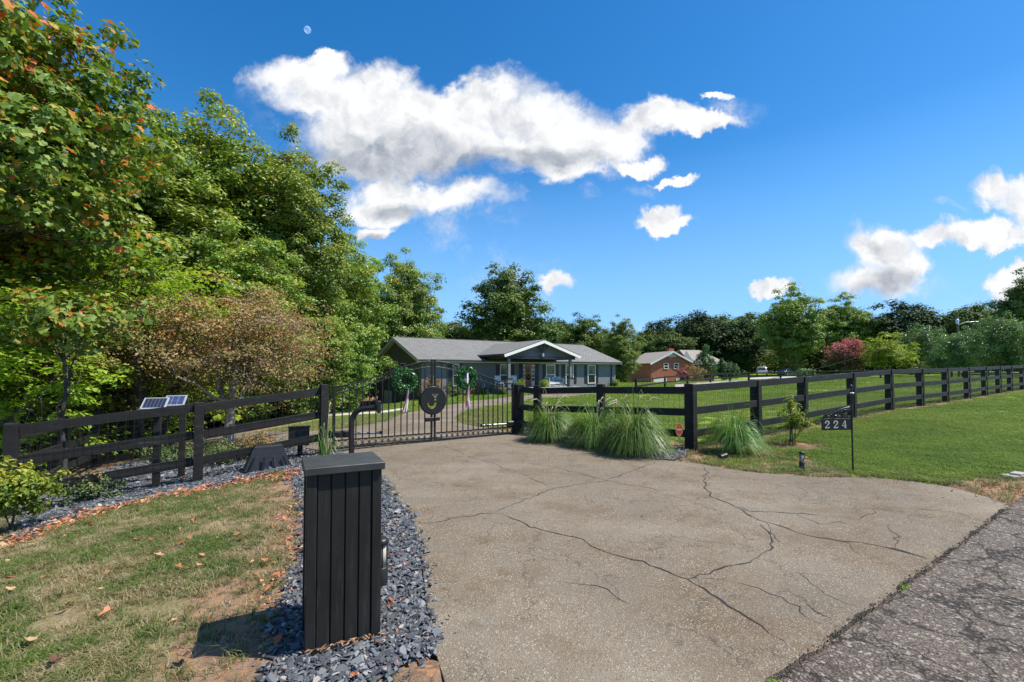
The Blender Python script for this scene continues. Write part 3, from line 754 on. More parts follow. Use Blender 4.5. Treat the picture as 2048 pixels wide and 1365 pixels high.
def scatter(name, label, x, y, dry, tuft_ob, smin, smax, seed, lift=0.0, kindlabel='grass'):
    g = np.random.default_rng(seed); n = len(x)
    me = bpy.data.meshes.new(name); me.vertices.add(n)
    me.vertices.foreach_set('co', np.stack([x, y, tz(x, y) + lift], -1).astype(np.float32).ravel())
    for nm_, v, ty in (('dry', dry, 'FLOAT'), ('rotz', g.uniform(0, 6.28, n), 'FLOAT'), ('size', g.uniform(smin, smax, n), 'FLOAT')):
        a_ = me.attributes.new(nm_, ty, 'POINT'); a_.data.foreach_set('value', np.asarray(v, np.float32))
    me.update()
    o = link_mesh(name, me, bl); tag(o, label, kindlabel, kind='stuff')
    ng = bpy.data.node_groups.new(name + '_scatter', 'GeometryNodeTree')
    ng.interface.new_socket('Geometry', in_out='INPUT', socket_type='NodeSocketGeometry')
    ng.interface.new_socket('Geometry', in_out='OUTPUT', socket_type='NodeSocketGeometry')
    N = ng.nodes; L = ng.links
    gi = N.new('NodeGroupInput'); go = N.new('NodeGroupOutput')
    oi = N.new('GeometryNodeObjectInfo'); oi.inputs['Object'].default_value = tuft_ob; oi.inputs['As Instance'].default_value = True
    ip = N.new('GeometryNodeInstanceOnPoints')
    na = N.new('GeometryNodeInputNamedAttribute'); na.data_type = 'FLOAT'; na.inputs['Name'].default_value = 'rotz'
    ns = N.new('GeometryNodeInputNamedAttribute'); ns.data_type = 'FLOAT'; ns.inputs['Name'].default_value = 'size'
    cx = N.new('ShaderNodeCombineXYZ'); L.new(na.outputs['Attribute'], cx.inputs[2])
    L.new(gi.outputs[0], ip.inputs['Points']); L.new(oi.outputs['Geometry'], ip.inputs['Instance'])
    L.new(cx.outputs[0], ip.inputs['Rotation']); L.new(ns.outputs['Attribute'], ip.inputs['Scale'])
    L.new(ip.outputs[0], go.inputs[0])
    md = o.modifiers.new('scatter', 'NODES'); md.node_group = ng
    return o
def lawn_pts(n, x0, x1, y0, y1, seed, keep=1.0, dens=None):
    g = np.random.default_rng(seed)
    x = g.uniform(x0, x1, n); y = g.uniform(y0, y1, n)
    m = ~inside(APRON, x, y) & ~inside(LANE, x, y) & (roff(x, y) > 0.03) & ~inside(BED1, x, y) & ~inside(BED2, x, y) & ~inside(BED3, x, y) & ~inside(PATH, x, y)
    m &= (dline(x, y, APRON_R) > 0.02)
    d, s = zones(x, y)
    m &= g.random(n) > (s * 0.80)
    d = np.clip(d + s * 0.8, 0, 1.5)
    if dens is not None: m &= g.random(n) < dens(x, y)
    return x[m], y[m], d[m]
t1 = tuft('lawn_tuft', 30, 0.06, 0.036, 0.0021, 1.7, 1)
t2 = tuft('lawn_tuft', 90, 0.16, 0.040, 0.0035, 1.2, 2)
t3 = tuft('lawn_tuft', 150, 0.5, 0.060, 0.011, 1.0, 3)
vis = lambda x, y: (np.abs(x) < 1.2 * y + 0.8).astype(float)
bare = lambda x, y: vis(x, y) * np.clip(0.62 + 0.6 * wob(x, y, 4, 21), 0.06, 1)
x, y, d = lawn_pts(52000, -8.5, 0.5, 1.3, 9.0, 31, dens=bare)
scatter('dry_grass', 'thin straw and green grass of the lawn left of the pillar', x, y, d, t1, 0.5, 1.35, 32, kindlabel='grass')
x, y, d = lawn_pts(42000, 0.5, 13, 5.0, 14.0, 33, dens=lambda x, y: vis(x, y) * (((x - 3.42) * -0.64 + (y - 8.8)) < 0.4))
scatter('verge_grass', 'green grass of the verge in front of the right fence', x, y, d, t1, 0.7, 1.5, 34)
x, y, d = lawn_pts(26000, -9, 30, 8.0, 27, 35, dens=vis)
scatter('lawn_grass', 'short green grass of the lawn behind the fences', x, y, d, t2, 0.6, 1.2, 36)
x, y, d = lawn_pts(13000, -20, 75, 24, 75, 37, dens=vis)
scatter('meadow_grass', 'sunlit mown grass of the far field', x, y, d, t3, 0.6, 1.2, 38)
# ---------------------------------------------------------------- fences
def v3(x, y, z): return Vector((float(x), float(y), float(z)))
def fence(name, label, pts, zs=None, post=0.135, post_h=1.30, rails=(1.28, 0.83, 0.405), rail_h=0.14, rail_t=0.038,
          side=-1, batten=False, mesh_wire=True, skip_first=False, group=None, wire_dx=0.051, caps=False, mat=None, tall_first=0.0, end_over=0.0):
    """posts on pts, boards on the given side (side=-1: right-hand side of the walking direction)"""
    mat = mat or M['fence']
    n = len(pts); zs = zs if zs is not None else [tz1(*p) for p in pts]
    root = empty(name, (pts[0][0], pts[0][1], zs[0]), label, 'fence', group)
    r = random.Random(int(abs(pts[0][0] * 991 + pts[0][1] * 77)))
    for i, (x, y) in enumerate(pts):
        a = Vector(pts[max(i-1, 0)]); b2 = Vector(pts[min(i+1, n-1)]); d = (b2 - a).normalized(); rz = math.atan2(d.y, d.x)
        if skip_first and i == 0: continue
        h = post_h + (tall_first if i == 0 else 0)
        MB().box((x, y, zs[i] + h/2 - 0.15), (post, post, h + 0.3), rz=rz, ch=0.006).build('post', mat, root)
        if batten:
            nx, ny = d.y * -side * -1, -d.x * -side * -1
            nx, ny = (d.y, -d.x) if side < 0 else (-d.y, d.x)
            o_ = post/2 + rail_t + 0.012 + 0.002
            MB().box((x + nx*o_, y + ny*o_, zs[i] + h/2 - 0.01), (post*0.95, 0.022, h - 0.02), rz=rz, ch=0.003).build('face_board', mat, root)
    wires = MB()
    for i in range(n - 1):
        a = Vector(pts[i]); b2 = Vector(pts[i+1]); d = (b2 - a).normalized()
        nn = Vector((d.y, -d.x)) if side < 0 else Vector((-d.y, d.x))
        off = (post/2 + rail_t/2 + 0.001) if batten else (post/2 - rail_t/2 - 0.012)
        ins = -0.0015 if batten else post/2 + 0.001
        for h in rails:
            j1, j2 = r.uniform(-.006, .006), r.uniform(-.006, .006)
            A = a + nn*off + d*(ins if not (batten and i == 0) else 0.06); B = b2 + nn*off - d*ins
            if batten: A = A + d * 0.003; B = B - d * 0.003
            MB().beam((A.x, A.y, zs[i] + h - rail_h/2 + j1), (B.x, B.y, zs[i+1] + h - rail_h/2 + j2), rail_t, rail_h, ch=0.004).build('rail', mat, root)
        if mesh_wire:
            L = (b2 - a).length; k = int(L / wire_dx); o2 = -nn * (post/2 - 0.02) if not batten else nn * (post/2 - 0.006)
            for q in range(1, k):
                f_ = q / k; P = a + (b2 - a)*f_ + o2; z = zs[i] + (zs[i+1] - zs[i])*f_
                wires.beam((P.x, P.y, z + 0.02), (P.x, P.y, z + rails[0] - 0.03), 0.0028, 0.0028, up=(1, 0, 0))
            for hz in np.arange(0.05, rails[0] - 0.02, 0.10):
                A = a + o2; B = b2 + o2
                wires.beam((A.x, A.y, zs[i] + hz), (B.x, B.y, zs[i+1] + hz), 0.0024, 0.0024)
    if mesh_wire:
        o = wires.build('wire_mesh', M['wire'], root); o['kind'] = 'stuff'
    return root
fl = fence('board_fence', 'black three-board fence with wire mesh left of the gate, running behind the leafy dry lawn', FL, zs=[-0.04, -0.26, -0.47], tall_first=0.04, wire_dx=0.1)
fw = fence('board_fence', 'short black board fence in shade behind the tall grasses, right of the gate', FW, zs=[-0.02, -0.06, 0.0, 0.04], post=0.15, side=-1, post_h=1.27, wire_dx=0.1, skip_first=True, rails=(1.21, 0.79, 0.38))
fr = fence('board_fence', 'long black three-board fence running to the right along the green verge', FR, batten=True, side=-1, post_h=1.27, rails=(1.255, 0.82, 0.39), wire_dx=0.075)
# gate posts of their own
for nm, x, y, h, z, lab in (('gate_post', 0.165, 11.08, 1.2, -0.0, 'black post carrying the right gate leaf'),):
    root = empty(nm, (x, y, z), lab, 'gate post')
    MB().box((x, y, z + h/2 - 0.1), (0.18, 0.18, h + 0.2), rz=0.56, ch=0.006).build('post_body', M['fence'], root)
    MB().box((x, y, z + h + 0.012), (0.2, 0.2, 0.025), rz=0.56, ch=0.004).build('cap', M['fence'], root)
# side paddock fence receding behind the left corner
def gd(px, Y): return (ray(px, 700)[0] * Y, Y)
FS = [FL[-1], gd(132, 8.6), gd(200, 10.6), gd(244, 12.8), gd(290, 15.2), gd(330, 18.5), gd(372, 22.5)]
fence('board_fence', 'black board fence receding into the woods from the left corner post', FS, post=0.14, side=-1, rails=(1.2, 0.8, 0.4), skip_first=True, wire_dx=0.16, zs=[-.47] + [tz1(*p) for p in FS[1:]])
FB = [gd(372, 22.7), gd(430, 23.2), gd(494, 23.8), gd(541, 25.0), gd(582, 26.4), gd(617, 29), gd(642, 32)]
fence('board_fence', 'distant black fence under the trees beyond the left lane', FB, post=0.14, side=-1, rails=(1.2, 0.8, 0.4), mesh_wire=False)
# field fence far behind, below the neighbour's trees
FF = [tuple(gp(px, py)) for px, py in ((1272,787),(1330,776),(1375,771),(1421,766.5),(1460,764.5),(1497,762))]
fence('rail_fence', 'thin black two-rail fence climbing beside the neighbour driveway', FF, zs=None, post=0.16, post_h=1.15, rails=(1.12, 0.62), rail_h=0.15, mesh_wire=False)
FG = [gd(px, 56 + (px - 1497) * 0.012) for px in (1497, 1560, 1625, 1690, 1760, 1830, 1902, 1975, 2048, 2120, 2195)]
fence('rail_fence', 'thin black rail fence across the back of the green field', FG, post=0.16, post_h=1.1, rails=(1.08, 0.62), rail_h=0.13, mesh_wire=False)

# ---------------------------------------------------------------- driveway gate
GU = (GR_ - GL) / np.linalg.norm(GR_ - GL); GLEN = np.linalg.norm(GR_ - GL); GN = np.array([GU[1], -GU[0]])   # GN towards the road
gz = 0.015
def gpt(s, z, off=0.0):
    """point on the gate: s metres from the left hinge, off metres towards the road"""
    return Vector((GL[0] + GU[0]*s + GN[0]*off, GL[1] + GU[1]*s + GN[1]*off, gz + z))
def prof(s):
    f_ = min(s, GLEN - s) / (GLEN / 2); f_ = max(0, min(1, f_))
    f_ = f_ ** 1.05; return 1.235 + 0.52 * (f_*f_*(3 - 2*f_) * 0.8 + 0.2 * math.sin(f_ * math.pi/2))
ring_me = None
def ring(parent, s, z, rad):
    global ring_me
    if ring_me is None:
        mb = MB(); N = 18
        mb.tube([(0.048*math.cos(2*math.pi*k/N), 0, 0.048*math.sin(2*math.pi*k/N)) for k in range(N)], 0.006, n=5, closed=True)
        ring_me = bpy.data.meshes.new('ring'); ring_me.from_pydata(mb.v, [], mb.f); ring_me.materials.append(M['iron'])
        ring_me.polygons.foreach_set('use_smooth', [True]*len(mb.f))
    o = bpy.data.objects.new('ring', ring_me); COL.objects.link(o); o.parent = parent
    o.location = gpt(s, z) - wloc(parent); o.rotation_euler = (0, 0, math.atan2(GU[1], GU[0])); o.scale = (rad/0.048,)*3
def leaf(s0, s1, label):
    root = empty('gate_leaf', gpt(s0 if s0 < 1 else s1, 0), label, 'gate', 'iron driveway gate leaves')
    q = 0.025
    for s in (s0 + q, s1 - q):
        z1 = prof(s) + (0.04 if abs(s - GLEN/2) < 0.2 else 0.02)
        if abs(s - GLEN/2) < 0.2:
            MB().beam(gpt(s, 0.03), gpt(s, 0.72), 0.04, 0.04, up=(GU[0], GU[1], 0), ch=0.003).build('stile', M['iron'], root)
            MB().beam(gpt(s, 1.12), gpt(s, z1), 0.04, 0.04, up=(GU[0], GU[1], 0), ch=0.003).build('stile', M['iron'], root)
        else:
            MB().beam(gpt(s, 0.03), gpt(s, z1), 0.05, 0.05, up=(GU[0], GU[1], 0), ch=0.003).build('stile', M['iron'], root)
    for z in (0.05, 0.195):
        MB().beam(gpt(s0 + 0.05, z), gpt(s1 - 0.05, z), 0.032, 0.026).build('bottom_rail', M['iron'], root)
    N = 26; ss = [s0 + 0.05 + (s1 - s0 - 0.1) * k / N for k in range(N + 1)]
    MB().tube([gpt(s, prof(s)) for s in ss], 0.014, n=6).build('top_rail', M['iron'], root)
    MB().tube([gpt(s, prof(s) - 0.125) for s in ss], 0.012, n=6).build('arched_rail', M['iron'], root)
    n = 15; a, b2 = s0 + 0.05, s1 - 0.05
    for k in range(1, n):
        s = a + (b2 - a) * k / n
        MB().beam(gpt(s, 0.208), gpt(s, prof(s) - 0.13), 0.020, 0.020, up=(GU[0], GU[1], 0)).build('picket', M['iron'], root)
        MB().beam(gpt(s, 0.063), gpt(s, 0.182), 0.012, 0.012, up=(GU[0], GU[1], 0)).build('spacer', M['iron'], root)
        MB().beam(gpt(s, prof(s) - 0.112), gpt(s, prof(s) - 0.012), 0.012, 0.012, up=(GU[0], GU[1], 0)).build('spacer', M['iron'], root)
    for k in range(n):
        s = a + (b2 - a) * (k + 0.5) / n
        ring(root, s, 0.1225, 0.05); ring(root, s, prof(s) - 0.0625, 0.046)
    sh = s0 if s0 < 1 else s1
    for z in (0.35, 1.05):
        MB().tube([gpt(sh - (0.035 if s0 < 1 else -0.035), z - 0.05), gpt(sh - (0.035 if s0 < 1 else -0.035), z + 0.05)], 0.022, n=8).build('hinge', M['iron'], root)
    return root
mid = GLEN / 2
lfL = leaf(0.0, mid - 0.012, 'left leaf of the arched black iron gate, the leaf nearer the pillar')
lfR = leaf(mid + 0.012, GLEN, 'right leaf of the arched black iron gate, the leaf nearer the tall grasses')
# latch
rt = empty('gate_latch', gpt(mid, 0.45), 'square black lock box joining the two gate leaves under the round disc', 'latch')
MB().beam(gpt(mid - 0.20, 0.50, 0.05), gpt(mid - 0.015, 0.50, 0.05), 0.05, 0.09, ch=0.006).build('lock_case', M['iron'], rt)
MB().beam(gpt(mid + 0.015, 0.505, 0.05), gpt(mid + 0.13, 0.505, 0.05), 0.045, 0.08, ch=0.006).build('keeper', M['iron'], rt)
# round plate with cut-out letter
def spline(cu, pts):
    sp_ = cu.splines.new('POLY'); sp_.points.add(len(pts) - 1)
    for q, (x, y) in zip(sp_.points, pts): q.co = (x, y, 0, 1)
    sp_.use_cyclic_u = True
def curve_mesh(name, loops, ext, bev=0.0):
    cu = bpy.data.curves.new(name, 'CURVE'); cu.dimensions = '2D'; cu.fill_mode = 'BOTH'; cu.extrude = ext; cu.bevel_depth = bev
    for l in loops: spline(cu, l)
    ob = bpy.data.objects.new(name, cu); COL.objects.link(ob)
    bpy.context.view_layer.update()
    dg = bpy.context.evaluated_depsgraph_get()
    me = bpy.data.meshes.new_from_object(ob.evaluated_get(dg)); me.name = name
    bpy.data.objects.remove(ob); bpy.data.curves.remove(cu)
    me.materials.clear()
    return me
Rd = 0.285; N = 56
circ = [(Rd*math.cos(2*math.pi*k/N), Rd*math.sin(2*math.pi*k/N)) for k in range(N)]
Jserif = [(-0.035, 0.145), (0.115, 0.145), (0.115, 0.13), (0.075, 0.085), (0.062, 0.055), (0.022, 0.055), (0.008, 0.085), (-0.035, 0.13)]
Jmid = [(0.022, 0.038), (0.062, 0.038), (0.068, -0.002), (0.022, -0.002)]
Jhook = [(0.072, -0.045), (0.022, -0.045)] + [(-0.045 + 0.066*math.cos(q), -0.050 + 0.075*math.sin(q)) for q in np.linspace(0, -math.pi, 9)][1:-1] + [(-0.112, -0.045), (-0.135, -0.045)] + \
        [(-0.032 + 0.104*math.cos(q), -0.050 + 0.125*math.sin(q)) for q in np.linspace(-math.pi, 0, 12)][1:-1]
root = empty('monogram_disc', gpt(mid - 0.02, 0.66, 0.03), 'round black plate with a cut-out letter J at the centre of the gate', 'disc')
Rm = Matrix((Vector((GU[0], GU[1], 0)), Vector((0, 0, 1)), Vector((GN[0], GN[1], 0)))).transposed()
me = curve_mesh('plate', [circ, Jserif, Jmid, Jhook], 0.006)
me.transform(Rm.to_4x4()); me.transform(Matrix.Translation(gpt(mid - 0.03, 0.905, 0.085) - wloc(root)))
link_mesh('plate', me, M['iron'], root)
NB = 48; mb = MB()
mb.tube([gpt(mid - 0.03, 0.905, 0.06) + Rm @ Vector((0.292*math.cos(2*math.pi*k/NB), 0.292*math.sin(2*math.pi*k/NB), 0)) for k in range(NB)], 0.016, n=8, closed=True)
mb.build('rim', M['iron'], root)
mb = MB()
for a in (0.9, 2.3, 4.0, 5.4):
    c_ = gpt(mid - 0.03 + 0.2*math.cos(a), 0.905 + 0.2*math.sin(a), 0)
    mb.beam(c_ , c_ + Vector((GN[0], GN[1], 0))*0.08, 0.02, 0.02)
mb.build('bracket', M['iron'], root)

# wreaths
def wreath(s, z, Ro, Ri, label, rib_up):
    root = empty('wreath', gpt(s, z, 0.06), label, 'wreath', 'green wreaths hung on the gate')
    g = np.random.default_rng(int(s*1000)); n = 1900; rc = (Ro + Ri)/2; rt_ = (Ro - Ri)/2
    th = g.uniform(0, 6.28, n); ph = g.uniform(0, 6.28, n); rr = rt_ * np.sqrt(g.uniform(0.2, 1.15, n))
    lx = (rc + rr*np.cos(ph))*np.cos(th); lz = (rc + rr*np.cos(ph))*np.sin(th); ly = rr*np.sin(ph)*0.8 + 0.05
    gu = np.array([GU[0], GU[1], 0]); gn = np.array([GN[0], GN[1], 0])
    o0 = np.array(gpt(s, z, 0.03))
    C_ = o0 + lx[:, None]*gu + ly[:, None]*gn + lz[:, None]*np.array([0, 0, 1])
    V, F, T = leaves_at(C_, 0.05, g, up=0.3, outward=gn, ow=0.7)
    np_mesh('foliage', V, F, M['leaf_wreath'], root, tint=T, local=False)
    mb = MB(); NB = 30
    mb.tube([gpt(s + rc*math.cos(2*math.pi*k/NB), z + rc*math.sin(2*math.pi*k/NB), 0.06) for k in range(NB)], rt_*0.5, n=7, closed=True)
    mb.build('hoop', simple('dark_wreath_base', (0.01, 0.03, 0.01), 0.9), root)
    # ribbon tails, three coloured strips
    for k, (ds, mat) in enumerate(((-0.022, RB[0]), (0.0, RB[1]), (0.022, RB[2]), (0.038, RB[1]))):
        mb = MB(); vs = []; n = 12; top = z - rc + 0.03
        for i in range(n + 1):
            f_ = i / n; zz_ = top - 0.50*f_ + (0.02 if k % 2 else 0)*f_; sway = 0.035*math.sin(f_*2.4 + s) * (1 if k != 2 else 1.3) - (0.03 if not rib_up else -0.005)*f_
            wd = 0.011 * (0.7 + 0.9*f_*(1 - 0.3*f_))
            for sg in (-1, 1): vs.append(gpt(s + 0.02 + ds*(0.4 + 0.8*f_) + sway + sg*wd, zz_, 0.145 + 0.012*math.sin(5*f_ + k) + 0.004*sg))
        mb.add(vs, [(2*i, 2*i+1, 2*i+3, 2*i+2) for i in range(n)]); mb.build('ribbon', mat, root)
    if rib_up:
        mb = MB(); mb.beam(gpt(s - 0.01, z - 0.1, 0.16), gpt(s - 0.01, z + 0.12, 0.155), 0.035, 0.006); mb.build('hanger', RB[1], root)
    return root
RB = [simple('dark_red_ribbon', (0.32, 0.03, 0.05), 0.5), simple('white_ribbon', (0.72, 0.7, 0.7), 0.5), simple('blue_ribbon', (0.10, 0.10, 0.24), 0.5)]
def leaves_at(C_, size, g, up=0.6, outward=None, ow=0.3, aspect=0.55, fold=0.12, tvar=None, sizevar=0.25, lobed=False):
    """one folded leaf on each point"""
    n = len(C_); nr = g.normal(0, 1, (n, 3)); nr /= np.linalg.norm(nr, axis=1)[:, None]
    nr = nr * 0.75 + np.array([0, 0, up])
    if outward is not None: nr = nr + outward * ow
    nr /= np.linalg.norm(nr, axis=1)[:, None]
    t_ = g.normal(0, 1, (n, 3)); t_ -= (t_ * nr).sum(1)[:, None] * nr; t_ /= np.linalg.norm(t_, axis=1)[:, None]
    s_ = np.cross(nr, t_); L = (size * np.exp(g.normal(0, sizevar, n)))[:, None]
    if lobed:
        ol = [(-0.5, 0.0), (-0.42, 0.38), (-0.08, 0.30), (0.10, 0.50), (0.22, 0.20), (0.58, 0.0), (0.22, -0.20), (0.10, -0.50), (-0.08, -0.30), (-0.42, -0.38)]
        cup = g.uniform(-0.15, 0.4, n)[:, None]
        P_ = [C_] + [C_ + t_*L*a_ + s_*L*b_*aspect*1.15 + nr*L*(abs(b_)*cup + (a_ > 0.4)*-0.12) for a_, b_ in ol]
        V = np.stack(P_, 1).reshape(-1, 3); k = (np.arange(n)*11)[:, None]
        F = np.concatenate([k + np.array([[0, 1 + i, 1 + (i + 1) % 10]]) for i in range(10)])
        T = g.random(n) if tvar is None else tvar
        return V, F, np.repeat(T, 11)
    a = C_ - t_*L*0.5; c2 = C_ + t_*L*0.5
    b1 = C_ + s_*L*aspect*0.5 + nr*L*fold; b3 = C_ - s_*L*aspect*0.5 + nr*L*fold
    V = np.stack([a, b1, c2, b3], 1).reshape(-1, 3)
    k = (np.arange(n)*4)[:, None]
    F = np.concatenate([k + np.array([[0, 2, 1]]), k + np.array([[0, 3, 2]])])
    T = g.random(n) if tvar is None else tvar
    return V, F, np.repeat(T, 4)
wreath(1.40, 1.335, 0.275, 0.09, 'leafy green wreath with striped ribbon hung on the left gate leaf', False)
wreath(2.83, 1.375, 0.265, 0.09, 'leafy green wreath with striped ribbon hung on the right gate leaf', True)

# gate operators
def opener(hx, hy, s1, side, label):
    root = empty('gate_opener', (hx, hy, 0.0), label, 'gate opener')
    a = Vector((hx, hy, 0.30)); b2 = gpt(s1, 0.28, -0.06)
    mid_ = a.lerp(b2, 0.45)
    MB().beam(a, mid_, 0.11, 0.13, ch=0.02).build('motor_housing', M['blackplastic'], root)
    MB().tube([mid_, b2], 0.022, n=8).build('ram', M['steel'], root)
    MB().beam(b2 - Vector((0, 0, 0.03)), b2 + Vector((0, 0, 0.03)), 0.05, 0.05, up=(1, 0, 0)).build('bracket', M['iron'], root)
    mb = MB(); q = [a + Vector((0.02, 0.08, 0.04)), a + Vector((-0.06, 0.16, 0.02)), a + Vector((-0.14, 0.14, -0.12)), a + Vector((-0.2, 0.16, -0.3))]
    mb.tube(q, 0.012, n=6); mb.build('cable', M['blackplastic'], root)
opener(-3.66, 9.0, 0.95, 1, 'black swing gate motor arm behind the left gate leaf')
opener(0.36, 11.1, GLEN - 0.85, -1, 'black swing gate motor arm beside the tall grasses, behind the right gate leaf')

lfm_pre = simple('dry_crumbs', (0.30, 0.17, 0.09), 0.9, var=0.5, scale=30)
# ---------------------------------------------------------------- the dark pillar in front
A0 = np.array([-1.112, 2.485]); A1 = np.array([-0.757, 2.665])
pu = (A1 - A0) / np.linalg.norm(A1 - A0); pw_ = float(np.linalg.norm(A1 - A0)); pn = np.array([-pu[1], pu[0]]); PD = 0.34
def pp(a, d, z): return Vector((A0[0] + pu[0]*a + pn[0]*d, A0[1] + pu[1]*a + pn[1]*d, z))
prz = math.atan2(pu[1], pu[0])
ctr = pp(pw_/2, PD/2, 0)
root = empty('panelled_pillar', (ctr.x, ctr.y, 0), 'tall dark charcoal wooden pillar with grooved boards and flat cap, in the slate chips', 'pillar')
H = 0.985
MB().box((ctr.x, ctr.y, H/2 - 0.06), (pw_ - 0.05, PD - 0.05, H + 0.10), rz=prz).build('core', M['pillar'], root)
cw = 0.052
for a in (cw/2, pw_ - cw/2):
    for d in (cw/2, PD - cw/2):
        q = pp(a, d, H/2 - 0.05); MB().box(q, (cw, cw, H + 0.1), rz=prz, ch=0.003).build('corner_post', M['pillar'], root)
nb = 4; bw = (pw_ - 2*cw) / nb
for face in (0, 1):
    for k in range(nb):
        q = pp(cw + bw*(k + 0.5), 0.018 if face == 0 else PD - 0.018, 0.045 + (H - 0.045)/2 - 0.002)
        MB().box(q, (bw - 0.007, 0.02, H - 0.05), rz=prz, ch=0.003).build('board', M['pillar'], root)
    q = pp(pw_/2, 0.012 if face == 0 else PD - 0.012, 0.005); MB().box(q, (pw_ - 2*cw - 0.001, 0.026, 0.085), rz=prz, ch=0.002).build('bottom_rail', M['pillar'], root)
nb2 = 3; bw2 = (PD - 2*cw) / nb2
for face in (0, 1):
    for k in range(nb2):
        q = pp(0.018 if face == 0 else pw_ - 0.018, cw + bw2*(k + 0.5), H/2)
        MB().box(q, (0.02, bw2 - 0.006, H - 0.01), rz=prz, ch=0.003).build('board', M['pillar'], root)
q = pp(pw_/2, PD/2, H + 0.02); MB().box(q, (pw_ + 0.03, PD + 0.05, 0.042), rz=prz, ch=0.004).build('cap', M['cap'], root)
# soil splashed and straw blown against the foot of the pillar
gq = np.random.default_rng(91); nq = 90
cq = np.array([pp(gq.uniform(-0.03, pw_ + 0.03), gq.choice([-0.02, -0.035, PD + 0.02]), 0.05 + 0.012*gq.random()) for _ in range(nq)])
V, F, T = leaves_at(cq, 0.022, gq, up=1.0, aspect=0.35, sizevar=0.5); o = np_mesh('leaf_litter', V, F, lfm_pre, tint=T); tag(o, 'dry leaf crumbs gathered at the foot of the dark pillar', 'leaf litter', kind='stuff')

# gooseneck keypad stand
gx_, gy_ = ray(704, 800)[0]*5.15, 5.15
root = empty('keypad_stand', (gx_, gy_, 0), 'black bent-tube keypad stand rising behind the pillar in front of the gate', 'keypad stand')
top = 1.14; arc = [(gx_, gy_, -0.1), (gx_, gy_, top - 0.16)] + [(gx_ + 0.15*(1 - math.cos(q)), gy_ + 0.02*(1-math.cos(q)), top - 0.16 + 0.15*math.sin(q)) for q in np.linspace(0.3, math.pi/2, 6)] + [(gx_ + 0.27, gy_ + 0.035, top - 0.002)]
mb = MB()
for a_, b_ in zip(arc[:-1], arc[1:]): pass
mb.tube(arc, 0.031, n=4, smooth=False); mb.build('bent_tube', M['iron'], root)
MB().box((gx_ + 0.293, gy_ + 0.04, top + 0.005), (0.046, 0.12, 0.135), rz=0.3, ch=0.008).build('keypad_box', M['blackplastic'], root)
MB().box((gx_ + 0.2, gy_ + 0.03, top - 0.036), (0.05, 0.02, 0.006)).build('red_sticker', simple('red_sticker', (0.5, 0.05, 0.04), 0.5), root)
MB().box((gx_, gy_, 0.01), (0.16, 0.16, 0.016)).build('base_plate', M['iron'], root)

# ---------------------------------------------------------------- number sign
sx, sy = gp(1706, 945); sz = tz1(sx, sy)
root = empty('number_sign', (sx, sy, sz), 'black house number plate 224 hung from an iron pole with scrollwork', 'sign')
ph = (945 - 777) / FPX * sy
MB().tube([(sx, sy, sz - 0.1), (sx, sy, sz + ph)], 0.0115, n=8).build('pole', M['iron'], root)
MB().lathe((sx, sy, sz + ph), [(0.002, -0.01), (0.02, 0.0), (0.024, 0.018), (0.015, 0.034), (0.002, 0.045)], 10).build('finial', M['iron'], root)
MB().box((sx + 0.005, sy, sz + ph - 0.10), (0.07, 0.03, 0.05), ch=0.006).build('clamp', M['iron'], root)
pa = np.array(at(1643, 856, sy - 0.06)); pb = np.array(at(1702, 862, sy))
pz0, pz1 = at(1700, 837, sy)[2], at(1700, 860, sy)[2]
wv = Vector((sx - 0.012 - pa[0], sy - pa[1], 0)); PLL = wv.length; wv.normalize(); wn = Vector((wv.y, -wv.x, 0))
zc = (pz0 + pz1)/2; PH_ = abs(pz0 - pz1)
cc = Vector((pa[0], pa[1], zc)) + wv*PLL/2
MB().box(cc, (PLL, 0.012, PH_), rz=math.atan2(wv.y, wv.x), ch=0.004).build('plate', M['iron'], root)
MB().beam(cc - wv*PLL/2 + Vector((0,0,PH_/2+0.012)), cc + wv*PLL/2 + Vector((0,0,PH_/2+0.012)), 0.012, 0.012).build('hanging_bar', M['iron'], root)
def stroke(mb, pts, wid, O, U_, Wv, th):
    pts = [Vector(p_) for p_ in pts]; n = len(pts)
    if not hasattr(wid, '__len__'): wid = [wid]*n
    vs = []
    for i, p_ in enumerate(pts):
        d = (pts[min(i+1, n-1)] - pts[max(i-1, 0)]).normalized(); nn = Vector((-d.y, d.x)); h_ = wid[i]/2
        for q in (p_ + nn*h_, p_ - nn*h_):
            vs.append(O + U_*q.x + Wv*q.y); 
    m = len(vs); nrm = U_.cross(Wv) * -1
    nrm = -wn * -1
    vs2 = [v + nrm*th for v in vs]
    fs = [(2*i, 2*i+1, 2*i+3, 2*i+2) for i in range(n-1)]
    fs2 = [tuple(m + k for k in f_) for f_ in fs]
    sd = []
    for i in range(n-1): sd += [(2*i, 2*i+2, m+2*i+2, m+2*i), (2*i+1, 2*i+3, m+2*i+3, m+2*i+1)]
    sd += [(0, 1, m+1, m), (2*n-2, 2*n-1, m+2*n-1, m+2*n-2)]
    mb.add(vs + vs2, fs + fs2 + sd)
def arcp(cx, cy, rx, ry, a0, a1, n=9): return [(cx + rx*math.cos(R(a0 + (a1-a0)*k/(n-1))), cy + ry*math.sin(R(a0 + (a1-a0)*k/(n-1)))) for k in range(n)]
def two():
    return [(arcp(0.30, 0.70, 0.235, 0.245, 175, -35, 12) + [(0.36, 0.42), (0.16, 0.2), (0.08, 0.08)], [0.1,0.09,0.09,0.1,0.11,0.13,0.15,0.17,0.18,0.18,0.16,0.14,0.1,0.08,0.08]),
            ([(0.04, 0.07), (0.6, 0.07)], 0.13), ([(0.585, 0.04), (0.605, 0.25)], 0.05), ([(0.02, 0.66), (0.17, 0.72)], 0.13)]
